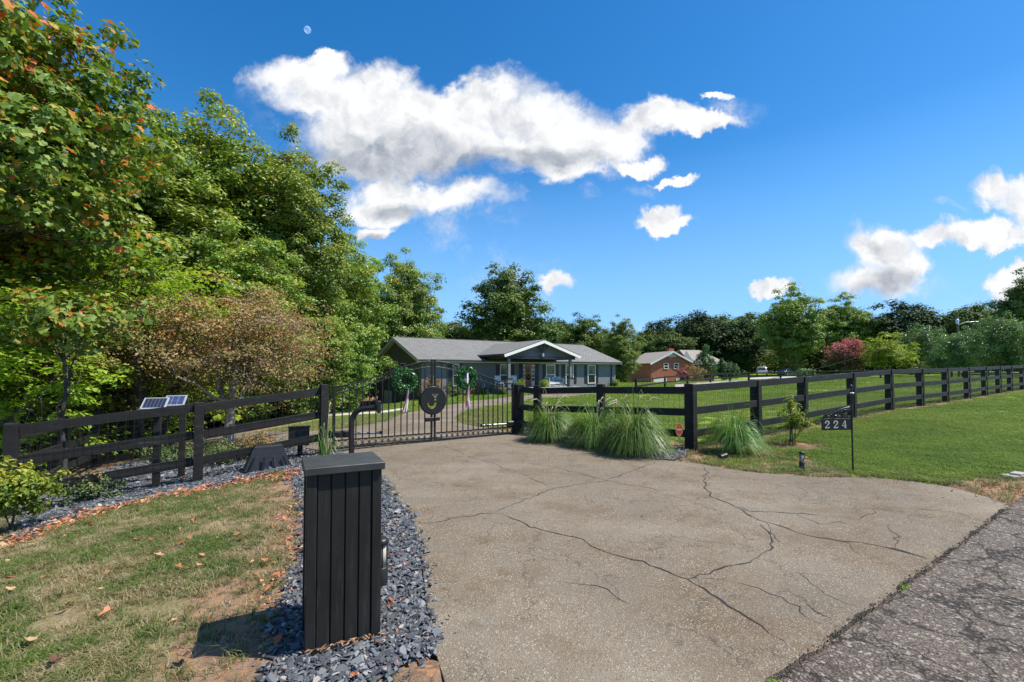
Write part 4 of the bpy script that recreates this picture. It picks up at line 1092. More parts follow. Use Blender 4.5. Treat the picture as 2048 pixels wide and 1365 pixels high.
def four():
    return [([(0.44, 0.03), (0.44, 0.97)], 0.15), ([(0.40, 0.95), (0.04, 0.33)], 0.06), ([(0.02, 0.30), (0.64, 0.30)], 0.08), ([(0.28, 0.04), (0.60, 0.04)], 0.07)]
dm = simple('pale_number_paint', (0.55, 0.53, 0.47), 0.5, var=0.08)
for k, (nm, gl) in enumerate((('digit_two', two()), ('digit_two', two()), ('digit_four', four()))):
    mb = MB(); hgt_ = PH_*0.66; O = cc - wv*PLL/2 + wv*(PLL*0.10 + k*PLL*0.285) + Vector((0, 0, -hgt_/2)) + wn*0.0065
    for i, (st_, wd_) in enumerate(gl):
        stroke(mb, st_, [q*hgt_ for q in wd_] if hasattr(wd_, '__len__') else wd_*hgt_, O + wn*0.0006*i, wv*1.15*hgt_, Vector((0,0,1))*hgt_, 0.002) if False else \
        stroke(mb, [(q[0]*hgt_*1.12, q[1]*hgt_) for q in st_], [q*hgt_ for q in wd_] if hasattr(wd_, '__len__') else wd_*hgt_, O + wn*0.0006*i, wv, Vector((0,0,1)), 0.002)
    mb.build(nm, dm, root)
# scrollwork: a leafy bracket rising towards the pole
mb = MB(); B0 = cc + Vector((0, 0, PH_/2 + 0.018))
def sw(x, z): return B0 + wv*(x*PLL) + Vector((0, 0, z))
mb.tube([sw(-0.42, 0.015), sw(-0.3, 0.02), sw(-0.12, 0.05), sw(0.08, 0.1), (sw(0.28, 0.135)), sw(0.47, 0.15)], 0.009, n=6)
mb.tube([sw(-0.45, 0.0), sw(-0.3, 0.012), sw(0.0, 0.012), sw(0.47, 0.01)], 0.009, n=6)
for cx_, cz_, rr_, turn in ((-0.3, 0.03, 0.018, 1), (-0.05, 0.045, 0.028, -1), (0.15, 0.055, 0.035, 1), (0.34, 0.07, 0.045, -1)):
    mb.tube([sw(cx_ + turn*math.cos(q)*rr_*(1 - q/9)/PLL, cz_ + math.sin(q)*rr_*(1 - q/9)) for q in np.linspace(0, 7.5, 16)], 0.0075, n=5)
mb.build('scrollwork', M['iron'], root)
g = np.random.default_rng(5)
C_ = np.array([sw(x_, 0.015 + (x_ + 0.45)*0.15*g.random()) for x_ in g.uniform(-0.42, 0.46, 90)])
V, F, T = leaves_at(C_, 0.045, g, up=0.1, outward=np.array(wn), ow=1.2); np_mesh('iron_leaves', V, F, M['iron'], root, tint=T, local=False)

# ---------------------------------------------------------------- orange yard sign
ox, oy = gp(1361, 916); oz = tz1(ox, oy)
root = empty('yard_sign', (ox, oy, oz), 'small orange oval yard sign with white lettering in front of the big corner post', 'sign')
MB().tube([(ox, oy, oz - 0.05), (ox - 0.02, oy, oz + 0.62)], 0.006, n=6).build('stake', M['steel'], root)
oc = Vector(at(1358, 859.5, oy)); ew, eh = 7.2/FPX*oy, 13.4/FPX*oy
mb = MB(); pts = [(oc.x + ew*math.cos(2*math.pi*k/32), oc.y - 0.012, oc.z + eh*math.sin(2*math.pi*k/32)) for k in range(32)]
mb.sheet(pts, 0.006, (0, 1, 0)); mb.build('panel', M['orange'], root)
def text_mesh(name, s_, size, M4, mat, parent, ext=0.001):
    cu = bpy.data.curves.new(name, 'FONT'); cu.body = s_; cu.size = size; cu.extrude = ext; cu.align_x = 'CENTER'; cu.align_y = 'CENTER'; cu.offset = size*0.012
    ob = bpy.data.objects.new(name, cu); COL.objects.link(ob); bpy.context.view_layer.update()
    me = bpy.data.meshes.new_from_object(ob.evaluated_get(bpy.context.evaluated_depsgraph_get())); bpy.data.objects.remove(ob)
    me.name = name; me.materials.clear(); me.transform(M4); me.transform(Matrix.Translation(-wloc(parent)))
    return link_mesh(name, me, mat, parent)
text_mesh('lettering', 'vivint', 0.046, Matrix.Translation((oc.x, oc.y - 0.0145, oc.z)) @ Matrix.Rotation(R(90), 4, 'X') @ Matrix.Diagonal((0.85, 1, 1, 1)), M['white'], root)
mb = MB(); mb.tube([(oc.x + ew*0.93*math.cos(2*math.pi*k/32), oc.y - 0.0125, oc.z + eh*0.95*math.sin(2*math.pi*k/32)) for k in range(32)], 0.0012, n=4, closed=True); mb.build('white_edge', M['white'], root)

# ---------------------------------------------------------------- path lights
def path_light(x, y, h, label):
    z = tz1(x, y); root = empty('path_light', (x, y, z), label, 'path light', 'short bollard path lights')
    r_ = h * 0.135
    MB().lathe((x, y, z), [(r_*1.0, -0.03), (r_*1.0, 0.0), (r_, h*0.42), (r_*0.9, h*0.44)], 14).build('base', M['blackplastic'], root)
    MB().lathe((x, y, z), [(r_*0.72, h*0.445), (r_*0.72, h*0.86)], 14).build('lens', M['lampglass'], root)
    for q in range(4):
        a = q*math.pi/2 + 0.5; MB().tube([(x + r_*0.85*math.cos(a), y + r_*0.85*math.sin(a), z + h*0.43), (x + r_*0.85*math.cos(a), y + r_*0.85*math.sin(a), z + h*0.88)], r_*0.09, n=5).build('strut', M['blackplastic'], root)
    MB().lathe((x, y, z), [(r_*0.9, h*0.865), (r_*1.08, h*0.89), (r_*1.08, h*0.96), (r_*0.7, h*1.0)], 14).build('cap', M['blackplastic'], root)
lx_, ly_ = gp(1604, 940); path_light(lx_, ly_, 36/FPX*ly_, 'black path light with clear middle standing alone in the grass left of the number sign')
path_light(ray(762, 1150)[0]*3.3, 3.3, 0.36, 'black path light half hidden behind the right side of the dark pillar')
# low black spotlight beside the grass clump
qx, qy = gp(1447, 921); qz = tz1(qx, qy)
root = empty('ground_spotlight', (qx, qy, qz), 'small black ground spotlight beside the lone grass clump', 'spotlight')
MB().beam((qx - 0.07, qy, qz + 0.05), (qx + 0.07, qy + 0.03, qz + 0.09), 0.11, 0.08, ch=0.018).build('housing', M['blackplastic'], root)
MB().tube([(qx, qy, qz - 0.05), (qx, qy, qz + 0.06)], 0.012, n=6).build('stake', M['blackplastic'], root)

# ---------------------------------------------------------------- solar panels behind the left fence
cellm, t, b = new_mat('dark_solar_cells'); t.put(b.inputs['Base Color'], (0.02, 0.025, 0.05, 1)); b.inputs['Roughness'].default_value = 0.15
cellb, t, b = new_mat('blue_solar_cells'); t.put(b.inputs['Base Color'], (0.035, 0.05, 0.13, 1)); b.inputs['Roughness'].default_value = 0.2
def solar(px, pyb, Y, px0, px1, pyt, pyb2, mat, label, nx, ny, hpx):
    x = ray(px, 800)[0]*Y; z = at(px, pyb, Y)[2]
    root = empty('solar_panel', (x, Y, z), label, 'solar panel', 'solar panels on black posts')
    zt = at(px, hpx, Y)[2]
    MB().box((x, Y, (z + zt)/2 - 0.1), (0.095, 0.095, zt - z + 0.2), rz=0.5, ch=0.004).build('post', M['fence'], root)
    c_ = Vector(at((px0+px1)/2, (pyt+pyb2)/2, Y - 0.02)); Wd = (px1 - px0)/FPX*Y*0.86
    e = Matrix.Rotation(R(24), 3, 'Z') @ Matrix.Rotation(R(33), 3, 'X')
    Dp = 0.30
    MB().box(c_, (Wd, Dp, 0.022), M=e, ch=0.003).build('frame', M['alu'], root)
    for i in range(nx):
        for j in range(ny):
            w_ = (Wd - 0.05)/nx; h_ = (Dp - 0.05)/ny
            q = c_ + e @ Vector((-(Wd - 0.05)/2 + w_*(i + 0.5), -(Dp - 0.05)/2 + h_*(j + 0.5), 0.0125))
            MB().box(q, (w_*0.93, h_*0.93, 0.004), M=e).build('cell', mat, root)
    MB().beam(c_, (x, Y, zt - 0.04), 0.02, 0.02).build('arm', M['alu'], root)
solar(316, 976, 7.42, 286, 334, 797, 818, cellm, 'grey framed solar panel with dark cells on the post nearer the left corner', 6, 4, 826)
solar(366, 953, 8.0, 330, 371, 792, 812, cellb, 'grey framed solar panel with blue cells, right one of the pair on posts', 3, 2, 822)

# black battery boxes by the left fence
bx, by = gp(537, 939); bz = tz1(bx, by)
root = empty('battery_cover', (bx, by, bz), 'low black slope-sided cover on the slate behind the lowest fence board', 'utility cover')
rz = 0.56; mm = Matrix.Rotation(rz, 3, 'Z'); W0, W1 = 0.36, 0.22; D0, D1 = 0.22, 0.13; HH = 0.40
vs = []
for z_, w_, d_ in ((0.0, W0, D0), (HH*0.8, W1*1.12, D1*1.1), (HH*0.95, W1, D1), (HH, W1*0.85, D1*0.8)):
    vs += [Vector((bx, by, bz)) + mm @ Vector((sx_*w_, sy_*d_ + 0.15, z_)) for sx_, sy_ in ((-1,-1),(1,-1),(1,1),(-1,1))]
fs = [(0,1,2,3)[::-1], (12,13,14,15)]
for i in range(3): fs += [(4*i+k, 4*i+(k+1)%4, 4*i+4+(k+1)%4, 4*i+4+k) for k in range(4)]
mb = MB(); mb.add(vs, fs); mb.build('hood', M['blackplastic'], root)
for a in (-0.24, -0.08, 0.08, 0.24):
    p0_ = Vector((bx, by, bz)) + mm @ Vector((a*1.25, -0.13, 0.0)); p1_ = Vector((bx, by, bz)) + mm @ Vector((a*0.9, -0.075, 0.22))
    MB().beam(p0_, p1_, 0.03, 0.02).build('rib', M['blackplastic'], root)
cx_, cy_, cz_ = at(598, 873, 8.75)
root = empty('control_box', (cx_, cy_, tz1(cx_, cy_)), 'square black gate control box on a post between fence and lane', 'control box')
MB().box((cx_, cy_, cz_), (0.36, 0.16, 0.34), rz=0.45, ch=0.008).build('case', M['blackplastic'], root)
MB().box((cx_, cy_, cz_ + 0.18), (0.39, 0.19, 0.02), rz=0.45).build('lid', M['blackplastic'], root)
MB().box((cx_, cy_ + 0.05, (cz_ - 0.17 + tz1(cx_, cy_))/2), (0.09, 0.09, cz_ - 0.17 - tz1(cx_, cy_)), rz=0.45).build('post', M['fence'], root)
# small dark bucket-like valve box right of the cover
# ---------------------------------------------------------------- fallen leaves
lfm, t, b = new_mat('dry_orange_leaf')
info = t.node('ShaderNodeObjectInfo'); a = t.node('ShaderNodeAttribute', attribute_name='tint').outputs['Fac']
k = t.math('FRACT', t.math('ADD', info.outputs['Random'], a))
c = t.ramp(k, [(0.0, (0.13, 0.06, 0.035)), (0.35, (0.42, 0.13, 0.05)), (0.65, (0.58, 0.22, 0.10)), (1.0, (0.55, 0.36, 0.2))])
t.put(b.inputs['Base Color'], c); b.inputs['Roughness'].default_value = 0.6
tr = t.node('ShaderNodeBsdfTranslucent'); t.put(tr.inputs[0], c); mx = t.node('ShaderNodeMixShader'); mx.inputs[0].default_value = 0.2
t.l.new(b.outputs[0], mx.inputs[1]); t.l.new(tr.outputs[0], mx.inputs[2]); t.l.new(mx.outputs[0], t.n['Material Output'].inputs[0])
def leaf_shape(seed, lobes=3):
    g = random.Random(seed); n = 14; vs = [(0, 0, 0.0)]; s = 1.0
    for k in range(n):
        a_ = 2*math.pi*k/n; rr = 0.5*(0.72 + 0.28*math.cos(lobes*a_)*g.uniform(0.5, 1)) * (1.25 if k == 0 else 1)
        x_, y_ = rr*math.cos(a_), rr*math.sin(a_)*0.8
        vs.append((x_, y_, 0.55*abs(y_) + 0.25*x_*x_ + g.uniform(-0.03, 0.03)))
    vs += [(-0.45, 0.012, 0.03), (-0.45, -0.012, 0.03), (-0.85, 0, 0.12)]
    fs = [(0, k + 1, (k + 1) % n + 1) for k in range(n)] + [(n+1, n+2, n+3)]
    return vs, fs
shapes = []
for q in range(5):
    vs, fs = leaf_shape(q, 3 if q < 3 else 5)
    me = bpy.data.meshes.new('fallen_leaf'); me.from_pydata(vs, [], fs); me.materials.append(lfm)
    shapes.append(me)
LV = [(20,1170,1.2),(20,1192,.9),(12,1222,.9),(86,1167,.6),(60,1298,1.3),(132,1226,.9),(110,1338,1.4),(166,1172,.6),(182,1164,.6),(200,1192,.5),(213,1238,1.1),(237,1145,.9),(272,1090,.9),(316,1122,1.3),(346,1258,.9),
      (363,1097,1.0),(357,1145,.9),(376,1150,.8),(398,1143,1.),(403,1122,.8),(435,1087,.7),(470,1078,.8),(482,1086,.9),(489,1097,.5),(511,1127,.6),(530,1133,.9),(490,1186,.7),(538,1190,.9),(554,1163,1.0),(568,1090,.8),(600,1078,.8),
      (602,1113,1.3),(417,1183,.5),(366,1332,1.9),(438,1025,.6),(470,1022,.7),(460,1012,.6),(560,1040,.7),(596,1060,.8),(780,1122,.9),(783,1213,.7),(780,1227,.8),(755,1300,.8),(880,1038,.3),(1440,1000,.4),(1275,992,.35),(895,930,.35)]
for i, (px, py, sc_) in enumerate(LV):
    x, y = gp(px, py); o = bpy.data.objects.new('fallen_leaf', shapes[i % 5]); COL.objects.link(o)
    s = 0.074*sc_*random.uniform(0.9, 1.15); o.scale = (s, s, s)
    o.location = (x, y, tz1(x, y) + (0.048 if px < 620 else 0.040 if px < 840 else 0.010)); o.rotation_euler = (random.uniform(-.35, .35), random.uniform(-.35, .35), random.uniform(0, 6.28))
    LL = {(366,1332): 'largest curled leaf, at the edge of the pillar shadow', (880,1038): 'tiny dark leaf on the concrete right of the pillar', (895,930): 'small dark leaf on the concrete just in front of the gate',
          (1275,992): 'tiny reddish leaf in the middle of the cracked concrete', (1440,1000): 'tiny leaf on the concrete beside the long crack', (780,1122): 'red orange leaf on the slate right of the path light',
          (783,1213): 'lower of two orange leaves on the slate right of the pillar', (780,1227): 'orange leaf on the slate touching another, right of the pillar', (755,1300): 'orange leaf on the slate at the foot of the pillar',
          (602,1113): 'large orange leaf touching the left side of the pillar', (60,1298): 'orange leaf alone near the bottom left corner', (316,1122): 'big pale leaf casting a small shadow in the middle of the dry lawn',
          (20,1170): 'upper leaf of the overlapping pair at the left edge', (20,1192): 'lower leaf of the overlapping pair at the left edge'}
    if (px, py) in LL: tag(o, LL[(px, py)], 'leaf', 'fallen leaves scattered in front')
    else: tag(o, 'curled orange brown fallen leaf lying on the dry grass left of the pillar', 'leaf', 'fallen leaves scattered in front')
# litter that nobody could count
g = np.random.default_rng(77)
def litter(name, label, fn, n, size, seed, lift=0.02):
    gg = np.random.default_rng(seed); x, y = fn(gg, n)
    C_ = np.c_[x, y, tz(x, y) + lift + 0.012*gg.random(len(x))]
    V, F, T = leaves_at(C_, size, gg, up=1.1, aspect=0.7, fold=0.2, sizevar=0.4); o = np_mesh(name, V, F, lfm, tint=T); tag(o, label, 'leaf litter', kind='stuff')
LOWB = GP([(606,950),(560,952),(500,962),(430,978),(330,994),(200,1024),(110,1055),(40,1088)])
ex = lambda g, x, y: g.random(len(x)) < np.exp(-(dline(x, y, LOWB)/0.27)**2)*0.95 + 0.006
litter('leaf_litter', 'orange brown leaf litter along the slate edge under the left fence', in_poly([[(-9, 3.5), (-2.0, 3.5), (-2.55, 7.3), (-3.6, 8.2), (-12, 8.2)]], -9, -2, 3.5, 9.5, ex), 1500, 0.043, 5)
strip = GP([(570,955),(606,985),(606,1120),(580,1170),(560,1280),(540,1280),(540,1180),(570,1100),(560,1000)])
litter('leaf_litter', 'brown leaf crumbs on the bare strip left of the dark pillar', in_poly([strip], -2.6, -0.5, 1.5, 7.5, None, 0.10), 330, 0.026, 6)
litter('leaf_litter', 'brown leaf bits and straw caught among the slate chips round the pillar', in_poly([BED1], -1.9, 0.3, 1.2, 5.0), 150, 0.022, 9, 0.045)
litter('leaf_litter', 'brown leaves under the big corner post of the right fence', in_poly([GP([(1240,900),(1330,921),(1395,927),(1480,935),(1640,915),(1600,880),(1480,880),(1380,890),(1290,885)])], 1, 6, 6, 11, None, 0.08), 650, 0.04, 7, 0.012)
litter('leaf_litter', 'leaf crumbs and dry grass on the worn patch at the right edge', in_poly([[(EARTH[0]+0.9*math.cos(q), EARTH[1]+0.6*math.sin(q)) for q in np.linspace(0, 6.1, 12)]], 4.5, 8.5, 4, 8, None, 0.15), 420, 0.028, 8, 0.012)
sx_, sy_ = gp(2030, 955)
root = empty('broken_slab', (sx_, sy_, tz1(sx_, sy_)), 'flat grey broken stone slab lying on the worn patch at the right edge', 'stone')
MB().box((sx_, sy_, tz1(sx_, sy_) + 0.02), (0.34, 0.16, 0.035), rz=0.2, ch=0.01).build('slab', simple('grey_stone', (0.3, 0.28, 0.25), 0.9, bump=0.4), root)
MB().box((sx_ + 0.06, sy_ + 0.02, tz1(sx_, sy_) + 0.05), (0.22, 0.11, 0.022), rz=0.5, ch=0.006).build('flake', simple('grey_stone_flake', (0.34, 0.31, 0.28), 0.9, bump=0.4), root)
# ---------------------------------------------------------------- trees
def tubes_np(segs, n=5):
    """segs: list of (points, radii); returns V,F quads"""
    Vs, Fs = [], []; b = 0
    for pts, rad in segs:
        P = np.asarray(pts, float); m = len(P)
        T = np.gradient(P, axis=0); T /= np.linalg.norm(T, axis=1)[:, None] + 1e-9
        ref = np.array([0.31, 0.17, 0.93]) if abs(T[0, 2]) < 0.8 else np.array([0.94, 0.3, 0.1])
        A = np.cross(T, ref); A /= np.linalg.norm(A, axis=1)[:, None] + 1e-9; B = np.cross(T, A)
        q = np.arange(n)*2*np.pi/n
        ring_ = P[:, None] + (A[:, None]*np.cos(q)[None, :, None] + B[:, None]*np.sin(q)[None, :, None]) * np.asarray(rad)[:, None, None]
        Vs.append(ring_.reshape(-1, 3))
        i = (np.arange(m-1)*n)[:, None]; k = np.arange(n)[None]; l = (k + 1) % n
        Fs.append(np.stack([b+i+k, b+i+l, b+i+n+l, b+i+n+k], -1).reshape(-1, 4)); b += m*n
    return np.concatenate(Vs), np.concatenate(Fs)
def bend(a, b, g, amp, m=5, sag=0.0):
    a = np.asarray(a, float); b = np.asarray(b, float); f_ = np.linspace(0, 1, m)[:, None]
    L = np.linalg.norm(b - a); off = g.normal(0, amp*L, (m, 3)); off[0] = 0; off[-1] = 0
    P = a + (b - a)*f_ + off; P[:, 2] += sag*L*np.sin(np.pi*f_[:, 0])
    return P
def tree_mesh(name, seed, H, trunk_h, rx, ry, cz, rz_, ncl, per, cl_r, lsize, mat_leaf, mat_bark, r0, lobes=5, shape=1.0, flat=0.5, nlimb=10,
              outer=2.2, lean=(0, 0), up=0.7, crown_off=(0, 0), lowcut=-1.0, mono=True, ctv=0.13, ltv=0.15, lobed=False, trunks=1, spread_=0.3, topheavy=0.0, tint_h=0.0, aspect=0.62):
    """local meshes: crown and trunk of one tree, base at the origin"""
    g = np.random.default_rng(seed)
    ph = g.uniform(0, 6.28, (lobes, 3)); fr_ = g.uniform(1.2, 3.4, (lobes, 3))
    C_ = np.zeros((0, 3))
    while len(C_) < ncl:
        d = g.normal(0, 1, (ncl*2, 3)); d /= np.linalg.norm(d, axis=1)[:, None]
        rr = g.random(ncl*2) ** (1/outer)
        lob = 1 + 0.18*sum(np.sin(d[:, 0]*fr_[i, 0]*2 + ph[i, 0])*np.sin(d[:, 1]*fr_[i, 1]*2 + ph[i, 1])*np.cos(d[:, 2]*fr_[i, 2]*2 + ph[i, 2]) for i in range(lobes))
        wv_ = np.where(d[:, 2] > 0, (1 - np.abs(d[:, 2])**1.6*(1 - 1/shape)) if shape > 1 else 1, 1)
        q = np.stack([d[:, 0]*rx*wv_, d[:, 1]*ry*wv_, d[:, 2]*rz_], -1) * (rr*lob)[:, None]
        q = q[d[:, 2]*rr > lowcut]
        C_ = np.r_[C_, q]
    C_ = C_[:ncl] + np.array([crown_off[0], crown_off[1], cz])
    # skeleton
    segs = []; nodes = []; noder = []
    for tI in range(trunks):
        a0 = g.uniform(0, 6.28); tdx, tdy = (math.cos(a0)*spread_, math.sin(a0)*spread_) if trunks > 1 else (0, 0)
        top = np.array([crown_off[0]*0.8 + lean[0] + tdx*rx*1.2, crown_off[1]*0.8 + lean[1] + tdy*ry*1.2, cz + rz_*0.62])
        P = bend((tdx*0.2, tdy*0.2, -0.3), top, g, 0.014, 9); zf = np.linspace(0, 1, 9)
        Rr = r0*(1 - zf*0.86) / (1.0 if trunks == 1 else 1.3); Rr[0] *= 1.45
        segs.append((P, Rr))
        for k in range(2, 9):
            nodes.append(P[k]); noder.append(Rr[k])
        for l_ in range(nlimb // trunks):
            f_ = g.uniform(max(0.15, trunk_h/H), 0.92); i = f_*8; i0 = int(i); base = P[i0] + (P[min(i0+1, 8)] - P[i0])*(i - i0)
            c_ = C_[g.integers(len(C_))]; tgt = base + (c_ - base)*0.82
            if tgt[2] < base[2]: tgt[2] = base[2] + 0.1*abs(tgt[2] - base[2])
            Q = bend(base, tgt, g, 0.03, 6, sag=0.05); rl = Rr[i0]*0.55
            segs.append((Q, np.linspace(rl, rl*0.22 + 0.004, 6)))
            for k in range(1, 6): nodes.append(Q[k]); noder.append(rl*(1 - k/6.5))
    nodes = np.array(nodes); noder = np.array(noder)
    d2 = ((C_[:, None] - nodes[None])**2).sum(-1); j = d2.argmin(1)
    for i in range(len(C_)):
        if d2[i, j[i]] < 0.05: continue
        rb = min(noder[j[i]]*0.5, 0.012*math.sqrt(d2[i, j[i]])*2.2) + 0.004
        segs.append((bend(nodes[j[i]], C_[i], g, 0.05, 4, sag=0.06), np.array([rb, rb*0.7, rb*0.45, rb*0.2])))
    Vw, Fw = tubes_np(segs, 5)
    # leaves
    n = ncl*per; idx = np.repeat(np.arange(ncl), per)
    cs = cl_r*np.exp(g.normal(0, 0.25, ncl))
    dd = g.normal(0, 1, (n, 3)); dd /= np.linalg.norm(dd, axis=1)[:, None]
    bump_ = 1 + 0.25*np.sin(dd[:, 0]*5 + idx)*np.cos(dd[:, 1]*4 + idx*1.7)
    off = dd*(g.random(n)**0.45*bump_*cs[idx])[:, None]*np.array([1, 1, flat])*1.12
    # clusters droop at the rim
    off[:, 2] -= 0.25*(off[:, 0]**2 + off[:, 1]**2)/np.maximum(cs[idx], .01)
    P = C_[idx] + off
    out = C_[idx] - np.array([crown_off[0], crown_off[1], cz - rz_*0.3]); out /= np.linalg.norm(out, axis=1)[:, None] + 1e-9
    out = out*0.45 + dd*1.0
    ct = g.normal(0, ctv, ncl)
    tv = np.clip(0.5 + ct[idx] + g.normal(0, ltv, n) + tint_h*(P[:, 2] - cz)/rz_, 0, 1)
    V, F, T = leaves_at(P, lsize, g, up=up, outward=out, ow=0.8, tvar=tv, aspect=aspect, lobed=lobed)
    mc = np_mesh('crown', V, F, mat_leaf, tint=T, obj=False); mt = np_mesh('trunk', Vw, Fw, mat_bark, smooth=True, obj=False)
    return mc, mt
def place(name, protos, x, y, z, label, cat='tree', group=None, s=1.0, sz=None, rot=0.0, top_world=None):
    mc, mt = protos
    root = empty(name, (x, y, z), label, cat, group, rz=rot); root.scale = (s, s, sz if sz else s)
    o1 = bpy.data.objects.new('crown', mc); COL.objects.link(o1); o1.parent = root
    o2 = bpy.data.objects.new('trunk' if cat == 'tree' else 'stem', mt); COL.objects.link(o2); o2.parent = root
    return root
def pw(px, Y): return float(ray(px, 700)[0]*Y)
def pz(py, Y): return float(CAM_H + ray(1024, py)[2]*Y)

# near turning tree reaching in from the left edge
pr = tree_mesh('turning_tree', 101, 12, 3, 3.6, 3.4, 7.3, 4.3, 520, 90, 0.48, 0.13, M['leaf_turn'], M['bark_dark'], 0.24, flat=0.6, nlimb=22, outer=2.4, lowcut=-0.58, lobed=True, ctv=0.07, ltv=0.24, up=0.5, aspect=0.8)
place('turning_tree', pr, pw(-105, 9.3), 9.3, tz1(pw(-105, 9.3), 9.3), 'tall tree with orange speckled leaves overhanging from the left edge')
pr = tree_mesh('branch', 102, 4, 1, 1.5, 1.2, 8.9, 1.3, 75, 34, 0.26, 0.085, M['leaf_turn'], M['bark_dark'], 0.12, flat=0.7, nlimb=10, outer=1.6, up=0.3, crown_off=(1.0, 0), aspect=0.8, lobed=True)
place('turning_tree', pr, pw(60, 12.5), 12.5, tz1(pw(60, 12.5), 12.5), 'slender tree whose dark twiggy top shows against the sky at upper left')
# low hanging boughs of orange leaves in front of the bright green tree
pr = tree_mesh('b', 103, 4, 1, 1.15, 0.7, 3.1, 0.55, 60, 36, 0.30, 0.10, M['leaf_turn'], M['bark_dark'], 0.05, flat=0.7, nlimb=10, outer=1.6, up=0.3, tint_h=0.1, aspect=0.8, lobed=True)
place('young_tree', pr, pw(130, 8.4), 8.4, tz1(pw(130, 8.4), 8.4), 'thin young tree with orange and red leaves in front of the bright green tree')
# bright green tree
pr = tree_mesh('d', 104, 6, 1, 3.1, 2.6, 2.95, 2.3, 330, 75, 0.46, 0.105, M['leaf_bright'], M['bark_dark'], 0.13, flat=0.22, nlimb=18, outer=1.9, up=1.4, trunks=2, spread_=0.25)
place('bright_green_tree', pr, pw(150, 12.0), 12.0, tz1(pw(150, 12.0), 12.0), 'bright yellow green tree with layered boughs behind the left fence', s=1.22)
pr2 = tree_mesh('d', 105, 6, 1, 2.3, 2.3, 1.9, 2.3, 210, 75, 0.42, 0.105, M['leaf_bright'], M['bark_grey'], 0.10, flat=0.22, nlimb=14, outer=1.7, up=1.4, trunks=2, spread_=0.3)
place('bright_green_tree', pr2, pw(-20, 9.4), 9.4, tz1(pw(-20, 9.4), 9.4), 'lower bright green tree at the left edge behind the corner post')
place('bright_green_tree', pr2, pw(300, 15.5), 15.5, tz1(pw(300, 15.5), 15.5), 'bright green tree glimpsed behind the bronze-leaved trees', rot=2.0, s=1.5)
# bronze dogwoods
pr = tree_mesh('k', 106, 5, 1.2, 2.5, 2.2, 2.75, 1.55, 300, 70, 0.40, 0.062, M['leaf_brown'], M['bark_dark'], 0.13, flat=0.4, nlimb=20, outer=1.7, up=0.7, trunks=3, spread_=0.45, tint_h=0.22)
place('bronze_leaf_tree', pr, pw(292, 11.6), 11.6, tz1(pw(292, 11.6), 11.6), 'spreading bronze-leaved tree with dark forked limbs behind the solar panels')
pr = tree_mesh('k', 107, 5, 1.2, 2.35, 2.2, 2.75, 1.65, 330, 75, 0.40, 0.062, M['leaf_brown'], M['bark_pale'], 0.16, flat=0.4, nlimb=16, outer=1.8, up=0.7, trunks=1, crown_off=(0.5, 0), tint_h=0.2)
place('bronze_leaf_tree', pr, pw(452, 12.2), 12.2, tz1(pw(452, 12.2), 12.2), 'dense bronze-leaved tree on a pale peeling trunk beside the lane')

# big maples of the wood on the left
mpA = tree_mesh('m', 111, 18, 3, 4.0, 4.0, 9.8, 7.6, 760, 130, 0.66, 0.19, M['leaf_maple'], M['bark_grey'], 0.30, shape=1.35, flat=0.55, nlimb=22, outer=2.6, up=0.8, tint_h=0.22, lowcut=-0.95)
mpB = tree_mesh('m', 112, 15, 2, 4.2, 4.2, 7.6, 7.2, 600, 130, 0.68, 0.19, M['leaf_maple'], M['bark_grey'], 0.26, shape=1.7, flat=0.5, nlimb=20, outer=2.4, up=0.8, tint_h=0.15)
def by_top(name, protos, Hproto, px, Y, pytop, label, rot=0.0, wide=1.0, group=None, cat='tree', zb=None):
    x = pw(px, Y); z = tz1(x, Y) if zb is None else zb
    s = (pz(pytop, Y) - z)/Hproto
    return place(name, protos, x, Y, z, label, cat, group, s=s*wide, sz=s, rot=rot)
HA, HB = 19.3, 16.0
by_top('maple_tree', mpA, HA, 405, 25, 180, 'tallest green maple of the left wood, its twin tips against the blue sky', 0.4, 1.05)
by_top('maple_tree', mpA, HA, 568, 27, 238, 'tall green maple right of the tallest one, its top leaning towards the cloud', 2.2, 0.95)
by_top('maple_tree', mpB, HB, 285, 22, 215, 'green maple rising behind the orange speckled tree', 1.0, 1.15)
by_top('maple_tree', mpB, HB, 668, 33, 440, 'lower green maple stepping down right of the two tall maples', 3.6, 1.0)
by_top('maple_tree', mpB, HB, 480, 21, 440, 'mid-green maple in front of the two tall maples, above the bronze-leaved trees', 4.4, 1.15)
by_top('maple_tree', mpB, HB, 712, 56, 478, 'round topped maple just left of the grey house gable', 5.2, 1.0)
by_top('maple_tree', mpB, HB, 600, 26, 540, 'low spreading maple with foliage down to the lane left of the gate', 0.7, 1.25)
by_top('maple_tree', mpB, HB, 662, 31, 610, 'bushy maple sapling with pale green leaves beside the house gable', 2.7, 1.3)
by_top('maple_tree', mpA, HA, 120, 26, 150, 'tall green maple mostly hidden behind the orange speckled tree', 3.0, 1.2)
by_top('maple_tree', mpB, HB, 20, 20, 260, 'green maple deep in the wood behind the left fence corner', 5.0, 1.3)
by_top('maple_tree', mpA, HA, 215, 34, 260, 'green maple at the back of the wood between the left trees', 1.7, 1.3)
by_top('maple_tree', mpB, HB, 540, 44, 420, 'shaded maple far back in the left wood', 5.9, 1.5)
by_top('maple_tree', mpA, HA, -150, 24, 120, 'tall maple beyond the left edge of the wood', 0.2, 1.3)
